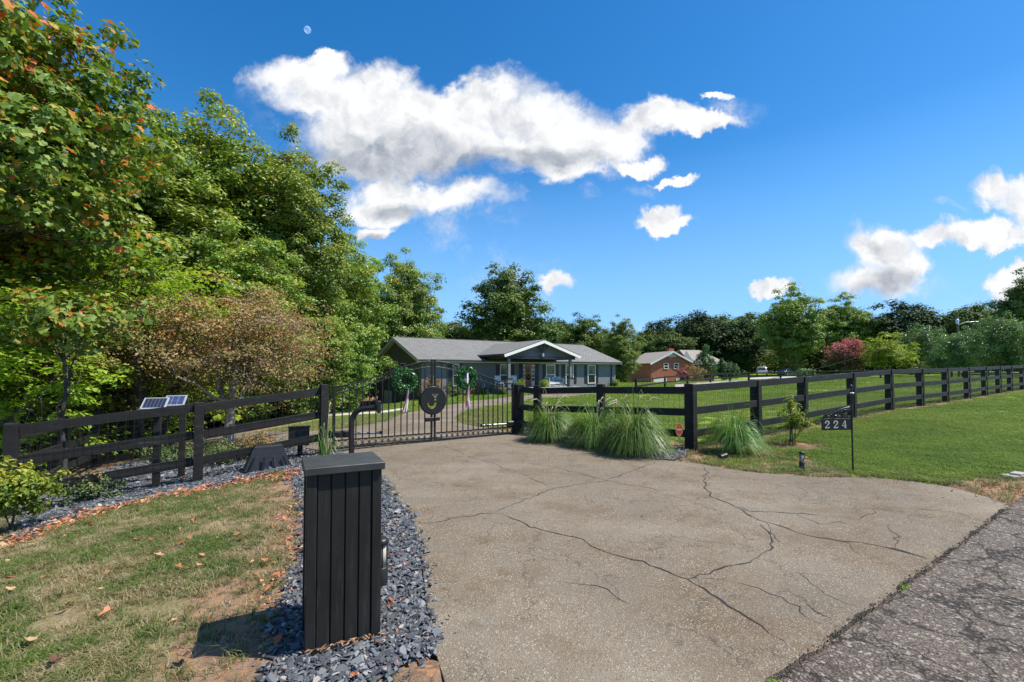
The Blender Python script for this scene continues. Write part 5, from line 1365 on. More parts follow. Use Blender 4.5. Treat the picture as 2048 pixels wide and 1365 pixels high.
# understorey that fills the gloom under the wood
und_ = tree_mesh('u', 120, 5, 0.3, 3.0, 2.4, 1.7, 1.9, 200, 55, 0.6, 0.15, M['leaf_oak'], M['bark_dark'], 0.08, flat=0.5, nlimb=8, outer=1.6, up=0.8, trunks=3, spread_=0.4)
for i, (px, Y, s, r_) in enumerate([(60, 17, 1.2, 0), (190, 20, 1.3, 1), (330, 23, 1.3, 2), (430, 26, 1.2, 3), (520, 30, 1.3, 4), (-60, 14, 1.2, 5), (600, 36, 1.4, 1.5), (660, 44, 1.5, 2.5), (260, 28, 1.8, 3.5), (120, 25, 1.8, 4.5), (420, 38, 2.2, 5.5), (560, 50, 2.4, .5), (20, 30, 2.2, .7), (230, 15.5, .7, .9)]):
    x = pw(px, Y); place('understorey_bush', und_, x, Y, tz1(x, Y), 'dark leafy bush filling the gloom under the left wood', 'bush', 'dark understorey bushes of the left wood', s=s, rot=r_)

# trees around and behind the grey house
okA = tree_mesh('o', 131, 15, 3, 4.6, 4.6, 8.6, 6.3, 400, 110, 0.85, 0.27, M['leaf_oak'], M['bark_grey'], 0.28, shape=1.25, flat=0.55, nlimb=18, outer=2.2, up=0.8, tint_h=0.1)
okB = tree_mesh('o', 132, 12, 2, 4.6, 4.6, 6.4, 5.6, 280, 90, 0.95, 0.33, M['leaf_oak'], M['bark_grey'], 0.24, shape=1.1, flat=0.55, nlimb=14, outer=2.4, up=0.8)
okC = tree_mesh('o', 133, 12, 2, 4.4, 4.4, 6.6, 5.3, 230, 90, 1.0, 0.34, M['leaf_dark'], M['bark_grey'], 0.24, shape=1.2, flat=0.6, nlimb=12, outer=2.6, up=0.8)
OA, OB, OC = 14.9, 12.0, 11.9
by_top('maple_tree', mpB, HB, 815, 52, 482, 'open crowned maple with bare forks showing, above the grey house ridge at its left', 1.9, 0.85)
by_top('oak_tree', okA, OA, 1015, 66, 538, 'broad dark crowned tree rising behind the middle of the grey house', 0.5, 1.08)
by_top('oak_tree', okA, OA, 1165, 70, 632, 'dark green tree behind the right half of the grey house roof', 2.5, 1.15)
by_top('maple_tree', mpB, HB, 1243, 64, 625, 'lighter green tree standing at the right end of the grey house', 3.3, 0.95)
by_top('oak_tree', okB, OB, 905, 75, 640, 'yellowish green tree peeping over the long grey roof', 4.0, 1.3)
by_top('oak_tree', okB, OB, 760, 62, 620, 'tree with yellowing top just behind the house gable ridge', 1.0, 1.3)
by_top('oak_tree', okB, OB, 850, 84, 650, 'low tree filling the gap behind the house roof', 5.0, 1.4)
# the far wood behind the fields
far_ = [(1105, 100, 640, okB), (1130, 110, 640, okC), (1210, 105, 655, okB), (1320, 118, 640, okC), (1300, 112, 668, okB), (1375, 125, 632, okC), (1410, 112, 625, okC), (1445, 122, 628, okB), (1480, 110, 640, okC),
        (1500, 125, 622, okB), (1345, 105, 660, okB), (1560, 125, 640, okC), (1655, 122, 622, okC), (1725, 120, 640, okB), (1770, 118, 655, okC), (1860, 115, 640, okB), (1900, 112, 640, okC), (1955, 118, 612, okC), (2020, 110, 600, okC), (2090, 108, 590, okB), (2170, 104, 600, okC), (2260, 100, 590, okB),
        (970, 105, 650, okC), (1050, 112, 640, okB), (660, 95, 600, okC), (740, 100, 620, okB), (560, 80, 560, okC)]
for i, (px, Y, pt, pr_) in enumerate(far_):
    FLAB = {1320: 'dark far woodland tree straight above the brick house gable', 1375: 'tall dark far woodland tree above the conical evergreen', 1410: 'darkest and tallest far woodland tree right of the brick house', 1445: 'far woodland tree between the brick house wing and the pickup truck',
            1480: 'dark far woodland tree above the pickup truck', 1500: 'far woodland tree touching the left side of the large sunlit maple', 1210: 'far woodland tree just right of the grey house, behind the light green one', 1725: 'far woodland tree behind the gap between green maple and magnolia',
            1860: 'far woodland tree just right of the near-black magnolia', 1955: 'dark far woodland tree behind the street lamp', 2020: 'dark far woodland tree left of the tall tree at the right edge', 970: 'far woodland tree left of the broad dark tree behind the grey house', 1050: 'far woodland tree right of the broad dark tree behind the grey house'}
    by_top('woodland_tree', pr_, OC if pr_ is okC else OB, px, Y, pt, FLAB.get(px, 'dark tree of the far woodland edge mostly hidden by nearer trees'), i*1.3, 1.25, group='trees of the far woodland edge')
for i in range(44):
    px = 880 + (i % 22)*62 + (i//22)*31; Y = 108 + (i*37 % 12) + (i//22)*10; x = pw(px, Y)
    place('woodland_bush', und_, x, Y, tz1(x, Y), 'dark leafy undergrowth along the far woodland edge', 'bush', 'undergrowth of the far woodland edge', s=2.6 + 0.5*math.sin(i*2.1), rot=i)
mpF = tree_mesh('f', 141, 16, 3, 5.6, 5.6, 9.4, 7.0, 430, 110, 0.9, 0.30, M['leaf_maple'], M['bark_grey'], 0.34, shape=1.15, flat=0.5, nlimb=20, outer=2.5, up=0.8, tint_h=0.12)
by_top('maple_tree', mpF, 16.6, 1587, 97, 576, 'large round sunlit maple beside the parked car', 0.3, 1.0)
by_top('maple_tree', mpF, 16.6, 1694, 98, 594, 'green maple behind the pink flowering tree', 2.3, 0.9)
by_top('magnolia_tree', okC, OC, 1813, 92, 602, 'near-black evergreen tree with rounded top behind the pale green trees', 0.6, 1.25)
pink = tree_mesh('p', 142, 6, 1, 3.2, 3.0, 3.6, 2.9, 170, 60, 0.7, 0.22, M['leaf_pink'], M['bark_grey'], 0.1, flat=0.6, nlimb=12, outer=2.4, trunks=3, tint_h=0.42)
by_top('crape_myrtle', pink, 6.6, 1694, 78, 674, 'pink flowering tree beyond the fence, left of the yellow green tree', 0.2, 1.05)
lime = tree_mesh('l', 143, 6, 1, 4.2, 3.6, 3.6, 2.6, 160, 60, 0.75, 0.24, M['leaf_lime'], M['bark_dark'], 0.14, flat=0.25, nlimb=14, outer=1.8, up=1.3, trunks=2, tint_h=0.1)
by_top('yellow_green_tree', lime, 6.3, 1776, 72, 667, 'layered yellow green tree right of the pink flowering tree', 1.2, 0.95)
pear = tree_mesh('q', 144, 8, 1.5, 3.2, 3.2, 4.9, 3.4, 240, 60, 0.62, 0.2, M['leaf_pear'], M['bark_dark'], 0.2, shape=1.4, flat=0.9, nlimb=16, outer=2.3, up=0.3, tint_h=0.15)
by_top('pear_tree', pear, 8.6, 1843, 80, 645, 'pale silvery tree between the yellow green tree and the utility pole', 0.3, 1.0)
by_top('pear_tree', pear, 8.6, 1925, 58, 652, 'dark trunked tree with silvery leaves behind the right fence', 2.3, 1.05)
by_top('pear_tree', pear, 8.6, 2012, 48, 622, 'largest of the silvery green trees, cut by the right edge', 4.3, 1.0)
by_top('pear_tree', pear, 8.6, 1888, 66, 690, 'smallest of the silvery green trees, left of the dark trunked one', 5.3, 1.2)
by_top('oak_tree', okA, OA, 2062, 70, 545, 'tall green tree rising at the right edge above the silvery trees', 1.3, 0.9)
by_top('oak_tree', okB, OB, 1955, 84, 606, 'shadowy tree between the utility pole and the tall right edge tree', 2.3, 1.1)

# ---------------------------------------------------------------- shrubs
def shrub(name, label, px, Y, h, rx, mat, seed, lsize=0.05, n=60, per=40, cl=0.16, shape=1.0, flat=0.8, group=None, ry=None, cat='shrub', z=None, up=0.5, low=0.1, off=0.0, tint_h=0.1, nlimb=8):
    ry = ry or rx; pr_ = tree_mesh('s', seed, h, h*0.1, rx, ry, h*(0.5 + low/2), h*(0.5 - low/2), n, per, cl, lsize, mat, M['bark_dark'], 0.018 + h*0.01, shape=shape, flat=flat, nlimb=nlimb, outer=1.9, up=up, trunks=3, spread_=0.3, tint_h=tint_h)
    x = pw(px, Y) + off
    return place(name, pr_, x, Y, tz1(x, Y) if z is None else z, label, cat, group)
shrub('holly_shrub', 'yellow green shrub in front of the left corner post', 22, 5.35, 0.80, 0.45, M['leaf_holly'], 201, 0.052, 85, 42, 0.10, up=0.2, tint_h=0.3, z=-0.28)
hx_, hy_ = gp(1590, 891)
pr_ = tree_mesh('s', 202, 0.95, 0.25, 0.26, 0.26, 0.50, 0.34, 60, 30, 0.055, 0.034, M['leaf_holly'], M['bark_dark'], 0.018, flat=0.9, nlimb=10, outer=1.5, up=0.2, trunks=3, spread_=0.35, tint_h=0.3)
place('young_shrub', pr_, hx_, hy_, tz1(hx_, hy_), 'young yellow tipped shrub in a ring of bare mulch before the right fence', 'shrub')
pr_ = tree_mesh('s', 203, 1.1, 0.5, 0.07, 0.07, 0.85, 0.16, 12, 26, 0.04, 0.034, M['leaf_holly'], M['bark_dark'], 0.010, flat=1.3, nlimb=3, outer=1.5, up=0.2, tint_h=0.3)
o = place('young_shrub', pr_, hx_ - 0.05, hy_ + 0.02, tz1(hx_, hy_), 'single upright yellow shoot above the young mulch-ring shrub', 'shrub')
shrub('low_shrub', 'low green bush on the slate behind the lowest left fence board', 185, 6.85, 0.42, 0.42, M['leaf_shrub'], 204, 0.032, 70, 45, 0.08, z=-0.42)
shrub('low_shrub', 'low green bush between the middle fence post and the black cover', 455, 9.0, 0.42, 0.5, M['leaf_shrub'], 205, 0.035, 80, 45, 0.09)
shrub('low_shrub', 'pinkish variegated bush beside the black slope-sided cover', 520, 9.3, 0.5, 0.42, M['leaf_brown'], 206, 0.035, 60, 45, 0.09)
shrub('low_shrub', 'tuft of low green leaves under the pale trunked tree', 345, 9.8, 0.45, 0.5, M['leaf_shrub'], 207, 0.04, 60, 40, 0.1)

# ---------------------------------------------------------------- ornamental grasses
def grass_clump(x, y, h, spr, n, label, seed, plumes=0, z=None, wide=0.0052, group='arching clumps of ornamental grass'):
    g = np.random.default_rng(seed); z = tz1(x, y) if z is None else z
    root = empty('grass_clump', (x, y, z), label, 'ornamental grass', group)
    m = 8; f_ = np.linspace(0, 1, m)
    az = g.uniform(0, 6.28, n); L = h*np.exp(g.normal(0, 0.34, n))*1.2; rch = spr*np.sqrt(g.random(n))*1.15
    bx_ = np.cos(az)*0.09*g.random(n); by_ = np.sin(az)*0.09*g.random(n)
    tw = g.normal(0, 0.5, n)
    out = rch[:, None]*f_[None]**1.15; peak = np.sqrt(np.maximum(0.05, 1 - (rch/(spr*1.25))**2))
    kk = np.clip(rch/(spr*1.1), 0, 1)[:, None]; ff = f_[None]
    zz_ = (L[:, None]*0.9)*((1 - kk)*ff*1.0 + kk*0.72*3.7*ff*(1 - ff*0.97))
    ca, sa = np.cos(az + tw*1.0), np.sin(az + tw)
    P = np.stack([bx_[:, None] + out*ca[:, None], by_[:, None] + out*sa[:, None], np.maximum(zz_, 0.01 - 0*zz_)], -1)
    wd = wide*g.uniform(0.6, 1.3, n)[:, None]*np.array([0.9, 1, 1, 1, 0.85, 0.65, 0.4, 0.08])[None]
    S = np.stack([-sa[:, None]*wd, ca[:, None]*wd, 0*wd + wd*0.3], -1)
    V = np.stack([P - S, P + S], 2).reshape(-1, 3)
    k = (np.arange(n)*m*2)[:, None]; F = np.concatenate([k + np.array([[2*i, 2*i+1, 2*i+3, 2*i+2]]) for i in range(m-1)])
    T = np.repeat(np.clip(g.normal(0.5, 0.22, n), 0, 1), m*2)
    np_mesh('blades', V, F, M['blade'], root, tint=T)
    for k in range(plumes):
        a = g.uniform(0, 6.28); rr = g.uniform(0.1, 0.5)*spr; hh = h*g.uniform(1.5, 2.1)
        pts = [(0, 0, 0.1), (math.cos(a)*rr*0.3, math.sin(a)*rr*0.3, hh*0.5), (math.cos(a)*rr*0.8, math.sin(a)*rr*0.8, hh*0.9), (math.cos(a)*rr*1.25, math.sin(a)*rr*1.25, hh*0.99), (math.cos(a)*rr*1.8, math.sin(a)*rr*1.8, hh*0.95)]
        mb = MB(); mb.tube(pts[:3], 0.0022, n=4); mb.tube(pts[2:], [0.003, 0.0085, 0.002], n=5)
        mb.build('plume', M['plume'], root, local=True)
    return root
cl = [(gp(1100, 882), 0.47, 0.66, 1900, 'ornamental grass clump nearest the right gate post', 9), (gp(1190, 893), 0.48, 0.68, 1900, 'middle ornamental grass clump along the short fence', 8),
      (gp(1268, 908), 0.52, 0.70, 2400, 'largest ornamental grass clump, spilling over the concrete near the orange sign', 6), (gp(1468, 908), 0.48, 0.55, 1100, 'lone ornamental grass clump right of the big corner post', 0)]
for i, (q, h, s_, n, lab, pl) in enumerate(cl): grass_clump(q[0], q[1], h, s_, n, lab, 300 + i, pl)
q = gp(1235, 885); grass_clump(q[0], q[1], 0.5, 0.6, 1000, 'ornamental grass clump behind the largest one, against the short fence', 309, 6)
q = (pw(655, 8.2), 8.2); grass_clump(q[0], q[1], 0.50, 0.32, 46, 'few thin grass stems at the foot of the left gate post', 320, 2, group=None)
# ---------------------------------------------------------------- moon
mo = bpy.data.meshes.new('moon'); bm = bmesh.new(); bmesh.ops.create_uvsphere(bm, u_segments=48, v_segments=24, radius=6.8/FPX*4000); bm.to_mesh(mo); bm.free()
mo.polygons.foreach_set('use_smooth', [True]*len(mo.polygons))
mm_, t, b = new_mat('moonstone'); t.n.remove(b)
p = t.node('ShaderNodeTexCoord').outputs['Object']
df = t.node('ShaderNodeBsdfDiffuse'); t.put(df.inputs[0], t.ramp(t.noise(p, 0.035, 4), [(0.35, (0.07, 0.07, 0.07)), (0.6, (0.17, 0.165, 0.16))]))
tp = t.node('ShaderNodeBsdfTransparent'); ad_ = t.node('ShaderNodeAddShader')
t.l.new(df.outputs[0], ad_.inputs[0]); t.l.new(tp.outputs[0], ad_.inputs[1]); t.l.new(ad_.outputs[0], t.n['Material Output'].inputs[0])
mo.materials.append(mm_); mo_ = link_mesh('moon', mo); mo_.location = Vector(at(615, 60, 4000)); mo_.visible_shadow = True
tag(mo_, 'pale half-lit daytime moon in the blue sky above the clouds', 'moon')
# ---------------------------------------------------------------- grey house
HO = np.array([-7.56, 38.0]); hu = np.array([0.833, 0.553]); hv = np.array([-0.553, 0.833]); hrz = math.atan2(hu[1], hu[0])
HL, HW = 22.9, 11.7
house = empty('grey_house', (HO[0], HO[1], 0), 'long low blue grey house with gabled porch, black shutters and orange door', 'house')
def hp(u, v, z): return Vector((HO[0] + hu[0]*u + hv[0]*v, HO[1] + hu[1]*u + hv[1]*v, z))
def hbox(mb, u0, u1, v0, v1, z0, z1, ch=0.0):
    c = hp((u0+u1)/2, (v0+v1)/2, (z0+z1)/2); return mb.box(c, (abs(u1-u0), abs(v1-v0), abs(z1-z0)), rz=hrz, ch=ch)
def su(px, v=0.0):
    o = HO + hv*v; k = ray(px, 700)[0]
    return float((k*o[1] - o[0]) / (hu[0] - hu[1]*k))
wm, t, b = new_mat('painted_brick_grey')
p = t.node('ShaderNodeTexCoord').outputs['Object']
br = t.node('ShaderNodeTexBrick'); rot = t.node('ShaderNodeMapping'); rot.inputs['Rotation'].default_value = (0, 0, -hrz); t.put(rot.inputs[0], p)
s3 = t.node('ShaderNodeSeparateXYZ'); t.put(s3.inputs[0], rot.outputs[0]); c3 = t.node('ShaderNodeCombineXYZ'); t.put(c3.inputs[0], t.math('ADD', s3.outputs[0], s3.outputs[1])); t.put(c3.inputs[1], s3.outputs[2])
t.put(br.inputs['Vector'], c3.outputs[0]); br.inputs['Scale'].default_value = 4.0
br.inputs['Color1'].default_value = (0.155, 0.162, 0.176, 1); br.inputs['Color2'].default_value = (0.175, 0.182, 0.197, 1); br.inputs['Mortar'].default_value = (0.15, 0.158, 0.175, 1); br.inputs['Mortar Size'].default_value = 0.03
n = t.noise(p, 0.8, 5); c = t.mix(t.maprange(n, 0.35, 0.7, 0, 0.35), br.outputs['Color'], (0.19, 0.196, 0.208))
t.put(b.inputs['Base Color'], c); b.inputs['Roughness'].default_value = 0.8; t.put(b.inputs['Normal'], t.bump(br.outputs['Fac'], -0.5, 0.01))
M['housewall'] = wm
M['gable'] = simple('dark_charcoal_siding', (0.12, 0.12, 0.122), 0.75, var=0.1, scale=1)
M['shutter'] = simple('black_shutter', (0.014, 0.014, 0.017), 0.5)
rm, t, b = new_mat('grey_asphalt_shingles')
p = t.node('ShaderNodeTexCoord').outputs['Object']; rot = t.node('ShaderNodeMapping'); rot.inputs['Rotation'].default_value = (0, 0, -hrz); t.put(rot.inputs[0], p)
br = t.node('ShaderNodeTexBrick'); t.put(br.inputs['Vector'], rot.outputs[0]); br.inputs['Scale'].default_value = 1.15; br.inputs['Mortar Size'].default_value = 0.03; br.offset = 0.37
br.inputs['Color1'].default_value = (0.145, 0.141, 0.133, 1); br.inputs['Color2'].default_value = (0.215, 0.209, 0.197, 1); br.inputs['Mortar'].default_value = (0.06, 0.058, 0.056, 1)
c = t.mix(t.math('MULTIPLY', t.noise(p, 0.5, 5), 0.5), br.outputs['Color'], (0.19, 0.185, 0.175))
t.put(b.inputs['Base Color'], c); b.inputs['Roughness'].default_value = 0.9; t.put(b.inputs['Normal'], t.bump(br.outputs['Fac'], -0.6, 0.02))
M['roof'] = rm
EZ, RZ, OV = 2.50, 4.72, 0.5
zb_ = -3.2
# walls
hbox(MB(), 0, HL, 0, 0.2, zb_, EZ - 0.05).build('front_wall', M['housewall'], house)
hbox(MB(), 0.2, HL - 0.2, HW - 0.2, HW, zb_, EZ - 0.05).build('back_wall', M['housewall'], house)
slope = (RZ - EZ) / (HW/2 + OV)
for u0, u1 in ((0.0, 0.2), (HL - 0.2, HL)):
    mb = MB(); zt = lambda v: EZ - 0.06 + slope*(min(v, HW - v) + OV) - 0.08
    pts = [hp(u0, 0.2, zb_), hp(u0, HW - 0.2, zb_), hp(u0, HW - 0.2, zt(HW - 0.2)), hp(u0, HW/2, zt(HW/2)), hp(u0, 0.2, zt(0.2))]
    mb.sheet(pts, (u1 - u0), (hu[0], hu[1], 0)); mb.build('gable_wall', M['gable'], house)
# main roof: two slabs, fascia, rake boards, soffit
def slab(u0, u1, va, za, vb, zb2, th, name, mat):
    mb = MB(); P = [hp(u0, va, za), hp(u1, va, za), hp(u1, vb, zb2), hp(u0, vb, zb2)]
    mb.sheet(P, th, (0, 0, 1)); return mb.build(name, mat, house)
GO = 0.55
rf = slab(-GO, HL + GO, -OV, EZ, HW/2, RZ, 0.06, 'roof', M['roof']); slab(-GO, HL + GO, HW + OV, EZ, HW/2 + 0.004, RZ, 0.06, 'roof', M['roof'])
MB().beam(hp(-GO, HW/2, RZ + 0.075), hp(HL + GO, HW/2, RZ + 0.075), 0.2, 0.03).build('ridge_cap', M['roof'], rf)
for v in (-OV + 0.02, HW + OV - 0.02):
    MB().beam(hp(-GO + 0.05, v, EZ - 0.10), hp(HL + GO - 0.05, v, EZ - 0.10), 0.03, 0.17).build('fascia', M['cream'], house)
    sg = -1 if v < 1 else 1
    MB().beam(hp(-GO + 0.06, v + sg*0.07, EZ - 0.045), hp(HL + GO - 0.06, v + sg*0.07, EZ - 0.045), 0.10, 0.10).build('gutter', M['shutter'], house)
hbox(MB(), -0.0, HL, -OV + 0.04, 0.0, EZ - 0.19, EZ - 0.17).build('soffit', M['cream'], house)
for u in (-GO + 0.02, HL + GO - 0.02):
    for va, vb in ((-OV, HW/2), (HW + OV, HW/2)):
        MB().beam(hp(u, va, EZ - 0.12), hp(u, vb, RZ - 0.12), 0.04, 0.22, up=(0, 0, 1)).build('rake_board', M['cream'], house)
for va, vb in ((-OV + 0.05, HW/2), (HW + OV - 0.05, HW/2)):
    mb = MB(); zz1, zz2 = EZ - 0.20, RZ - 0.18
    mb.sheet([hp(-GO + 0.05, va, zz1), hp(-0.01, va, zz1), hp(-0.01, vb, zz2), hp(-GO + 0.05, vb, zz2)], 0.02, (0, 0, 1)); mb.build('rake_soffit', M['cream'], house)
# windows
blind, t, b = new_mat('window_interior'); p = t.node('ShaderNodeTexCoord').outputs['Object']
t.put(b.inputs['Base Color'], t.ramp(t.noise(p, 1.3, 4), [(0.35, (0.03, 0.04, 0.025)), (0.65, (0.14, 0.17, 0.07))])); b.inputs['Roughness'].default_value = 0.08
M['pane'] = blind
def window(u0, u1, z0, z1, v=0.0, split=0.5, lower_dark=True, parent=None, sx=0.0):
    W = 0.075; o = -0.035
    fr_ = MB()
    for a, b_ in ((u0, u0 + W), (u1 - W, u1)): hbox(fr_, a, b_, v + o - 0.04, v - 0.001, z0, z1)
    hbox(fr_, u0 + W, u1 - W, v + o - 0.038, v - 0.001, z1 - W, z1); hbox(fr_, u0 + W, u1 - W, v + o - 0.038, v - 0.001, z0, z0 + W)
    fo = fr_.build('window_frame', M['white'], house)
    zs_ = z0 + (z1 - z0)*split
    hbox(MB(), u0 + W, u1 - W, v - 0.06, v - 0.001, zs_ - 0.035, zs_ + 0.035).build('sash_bar', M['white'], fo)
    hbox(MB(), u0 + W, u1 - W, v - 0.018, v - 0.002, zs_ + 0.036, z1 - W - 0.001).build('pane', M['pane'], fo)
    hbox(MB(), u0 + W, u1 - W, v - 0.015, v - 0.002, z0 + W + 0.001, zs_ - 0.036).build('pane', M['glass'], fo)
def shutter(u0, u1, z0, z1, v=0.0):
    s_ = hbox(MB(), u0, u1, v - 0.035, v - 0.001, z0, z1).build('shutter', M['shutter'], house)
    mb = MB(); n_ = 9
    for k in range(n_): z = z0 + 0.06 + (z1 - z0 - 0.12)*(k + 0.5)/n_; hbox(mb, u0 + 0.05, u1 - 0.05, v - 0.045, v - 0.036, z - 0.06, z + 0.06)
    o_ = mb.build('louvre', M['shutter'], s_); o_['kind'] = 'stuff'
for (s0, a, b_, s1) in ((897, 904.5, 918, 924), (992, 999.5, 1020.5, 1028.5), (1085.5, 1091.5, 1109.5, 1117), (1123, 1130.5, 1146, 1152.5), (1168.5, 1174.5, 1190, 1196)):
    u_ = [su(q) for q in (s0, a, b_, s1)]
    shutter(u_[0], u_[1] - 0.005, 0.28, 2.2); window(u_[1], u_[2], 0.25, 2.22, split=0.48); shutter(u_[2] + 0.005, u_[3], 0.28, 2.2)
# front door
u0, u1 = su(1045), su(1069.5); d0, d1 = su(1049.7), su(1062.6)
M['door'] = simple('orange_brown_door', (0.42, 0.11, 0.035), 0.4, var=0.12, scale=3)
FZ = 0.12
hbox(MB(), su(1039), su(1045) - 0.004, -0.09, -0.001, FZ, 2.2).build('door_pilaster', M['shutter'], house)
hbox(MB(), su(1069.5) + 0.004, su(1076.5), -0.09, -0.001, FZ, 2.2).build('door_pilaster', M['shutter'], house)
hbox(MB(), su(1037.5), su(1078.5), -0.12, -0.001, 2.205, 2.42).build('door_header', M['shutter'], house)
k_ = (su(1056.5) + su(1059.5))/2; hbox(MB(), k_ - 0.09, k_ + 0.09, -0.15, -0.122, 2.22, 2.42).build('keystone', M['housewall'], house)
hbox(MB(), u0, u1, -0.03, -0.001, FZ, 2.2).build('door_frame', M['white'], house)
dr = hbox(MB(), d0, d1, -0.055, -0.031, FZ + 0.01, 2.17).build('front_door', M['door'], house)
du = d1 - d0
hbox(MB(), d0 + du*0.2, d0 + du*0.75, -0.066, -0.056, 1.42, 1.92).build('door_window', M['pane'], dr)
for za, zb2 in ((0.25, 0.62), (0.72, 1.25)): hbox(MB(), d0 + du*0.2, d0 + du*0.8, -0.064, -0.056, za, zb2).build('door_panel', M['door'], dr)
MB().tube([hp(d0 + du*0.88, -0.07, 1.05), hp(d0 + du*0.88, -0.11, 1.05)], 0.03).build('handle', M['steel'], dr)
for a, b_ in ((u0 + 0.06, d0 - 0.06), (d1 + 0.06, u1 - 0.06)):
    if b_ > a:
        for k in range(4): z = 0.6 + k*0.38; hbox(MB(), a, b_, -0.042, -0.031, z, z + 0.3).build('sidelight_pane', M['glass'], house)
# porch
PV = -3.5; s6, s14, sp = 6.08, 13.9, 9.95; PEZ, PRZ = 2.97, 4.30
slopeP = (PRZ - PEZ)/(sp - s6)
def pslab(ua, za, ub, zb2, v0, v1, th, name, mat, parent=house):
    mb = MB(); mb.sheet([hp(ua, v0, za), hp(ub, v0, zb2), hp(ub, v1, zb2), hp(ua, v1, za)], th, (0, 0, 1)); return mb.build(name, mat, parent)
pr_l = pslab(s6 - 0.35, PEZ, sp, PRZ, PV - 0.4, 4.9, 0.06, 'porch_roof', M['roof']); pslab(s14 + 0.35, PEZ, sp + 0.004, PRZ, PV - 0.4, 4.9, 0.06, 'porch_roof', M['roof'])
for ua, ub in ((s6 - 0.33, sp), (s14 + 0.33, sp)):
    MB().beam(hp(ua, PV - 0.38, PEZ - 0.13), hp(ub, PV - 0.38, PRZ - 0.13), 0.05, 0.24).build('porch_rake_board', M['white'], house)
    pslab(ua, PEZ - 0.16, ub, PRZ - 0.16, PV - 0.34, PV + 0.10, 0.02, 'porch_soffit', M['cream'])
MB().beam(hp(s6 - 0.33, PV - 0.35, PEZ - 0.05), hp(s6 - 0.33, 0.8, PEZ - 0.05), 0.1, 0.11).build('porch_gutter', M['shutter'], house)
MB().beam(hp(s14 + 0.33, PV - 0.35, PEZ - 0.05), hp(s14 + 0.33, 0.8, PEZ - 0.05), 0.1, 0.11).build('porch_gutter', M['shutter'], house)
# porch gable wall, beams, king post
mb = MB(); zc_ = lambda u: PRZ - 0.24 - slopeP*abs(u - sp)
gw = [hp(s6 + 0.1, PV + 0.12, 2.86), hp(s14 - 0.1, PV + 0.12, 2.86), hp(s14 - 0.1, PV + 0.12, zc_(s14 - 0.1) + 0.01 + 0.1), hp(sp, PV + 0.12, zc_(sp)), hp(s6 + 0.1, PV + 0.12, zc_(s6 + 0.1) + 0.11)]
mb.sheet(gw, 0.08, (hv[0], hv[1], 0)); mb.build('porch_gable_wall', M['gable'], house)
mb = MB(); 
mb.sheet([hp(7.9, PV + 0.10, 2.88), hp(12.1, PV + 0.10, 2.88), hp(sp + 0.05, PV + 0.10, 3.28)], 0.015, (hv[0], hv[1], 0)); mb.build('gable_panel', M['housewall'], house)
MB().beam(hp(s6 + 0.1, PV, 2.74), hp(s14 - 0.1, PV, 2.74), 0.2, 0.24).build('porch_beam', M['shutter'], house)
MB().beam(hp(sp, PV - 0.2, 3.2), hp(sp, PV - 0.2, 4.0), 0.13, 0.13, up=(1, 0, 0)).build('king_post', M['shutter'], house)
for sg in (-1, 1): MB().beam(hp(sp + sg*0.22, PV - 0.2, 3.15), hp(sp + sg*0.52, PV - 0.2, 3.95), 0.12, 0.12, up=(1, 0, 0)).build('brace', M['shutter'], house)
MB().beam(hp(sp, PV - 0.22, 2.84), hp(sp, PV - 0.22, 3.14), 0.2, 0.14, up=(1, 0, 0)).build('pendant', M['white'], house)
for uu, in ((6.45,), (13.3,)):
    for dv in (PV + 0.05,):
        hbox(MB(), uu - 0.11, uu + 0.11, dv - 0.11, dv + 0.11, 0.95, 2.62).build('porch_column', M['housewall'], house)
        hbox(MB(), uu - 0.23, uu + 0.23, dv - 0.23, dv + 0.23, FZ, 0.9).build('column_base', M['housewall'], house)
        hbox(MB(), uu - 0.27, uu + 0.27, dv - 0.27, dv + 0.27, 0.9, 0.96).build('column_cap', M['shutter'], house)
for uu in (6.2, 13.55): hbox(MB(), uu - 0.08, uu + 0.08, PV + 0.3, -0.001, 2.62, 2.86).build('porch_side_beam', M['shutter'], house)
hbox(MB(), 5.6, 14.3, PV - 0.35, -0.001, -0.9, FZ - 0.03).build('porch_base', M['gable'], house)
hbox(MB(), 5.55, 14.35, PV - 0.4, -0.002, FZ - 0.03, FZ).build('porch_floor', simple('porch_floor_concrete', (0.3, 0.3, 0.29), 0.8), house)
hbox(MB(), su(1222) - 0.06, su(1222) + 0.03, -0.12, -0.03, -0.3, EZ - 0.2).build('downspout', M['shutter'], house)
# left gable end openings
def gwin(v0, v1, z0, z1, mat, nm='window_frame'):
    fr_ = MB(); W = 0.09
    def bx(a, b_, za, zb2, o=0.05): c = hp(-o/2 - 0.001, (a+b_)/2, (za+zb2)/2); fr_.box(c, (o, abs(b_-a), zb2-za), rz=hrz)
    bx(v0, v0+W, z0, z1); bx(v1-W, v1, z0, z1); bx(v0+W, v1-W, z1-W, z1, 0.048); bx(v0+W, v1-W, z0, z0+W, 0.048)
    fo = fr_.build(nm, M['cream'], house)
    c = hp(-0.01, (v0+v1)/2, (z0+z1)/2); MB().box(c, (0.016, (v1-v0)-2*W-0.002, (z1-z0)-2*W-0.002), rz=hrz).build('pane', mat, fo)
gwin(6.5, 7.7, 1.1, 2.3, M['glass']); gwin(3.7, 4.9, 1.1, 2.3, M['glass'])
c = hp(-0.03, 8.45, -1.45); MB().box(c, (0.06, 2.1, 2.2), rz=hrz).build('basement_door', M['cream'], house)
c = hp(-0.02, 10.1, -1.45); MB().box(c, (0.04, 1.1, 2.3), rz=hrz).build('dark_doorway', M['shutter'], house)

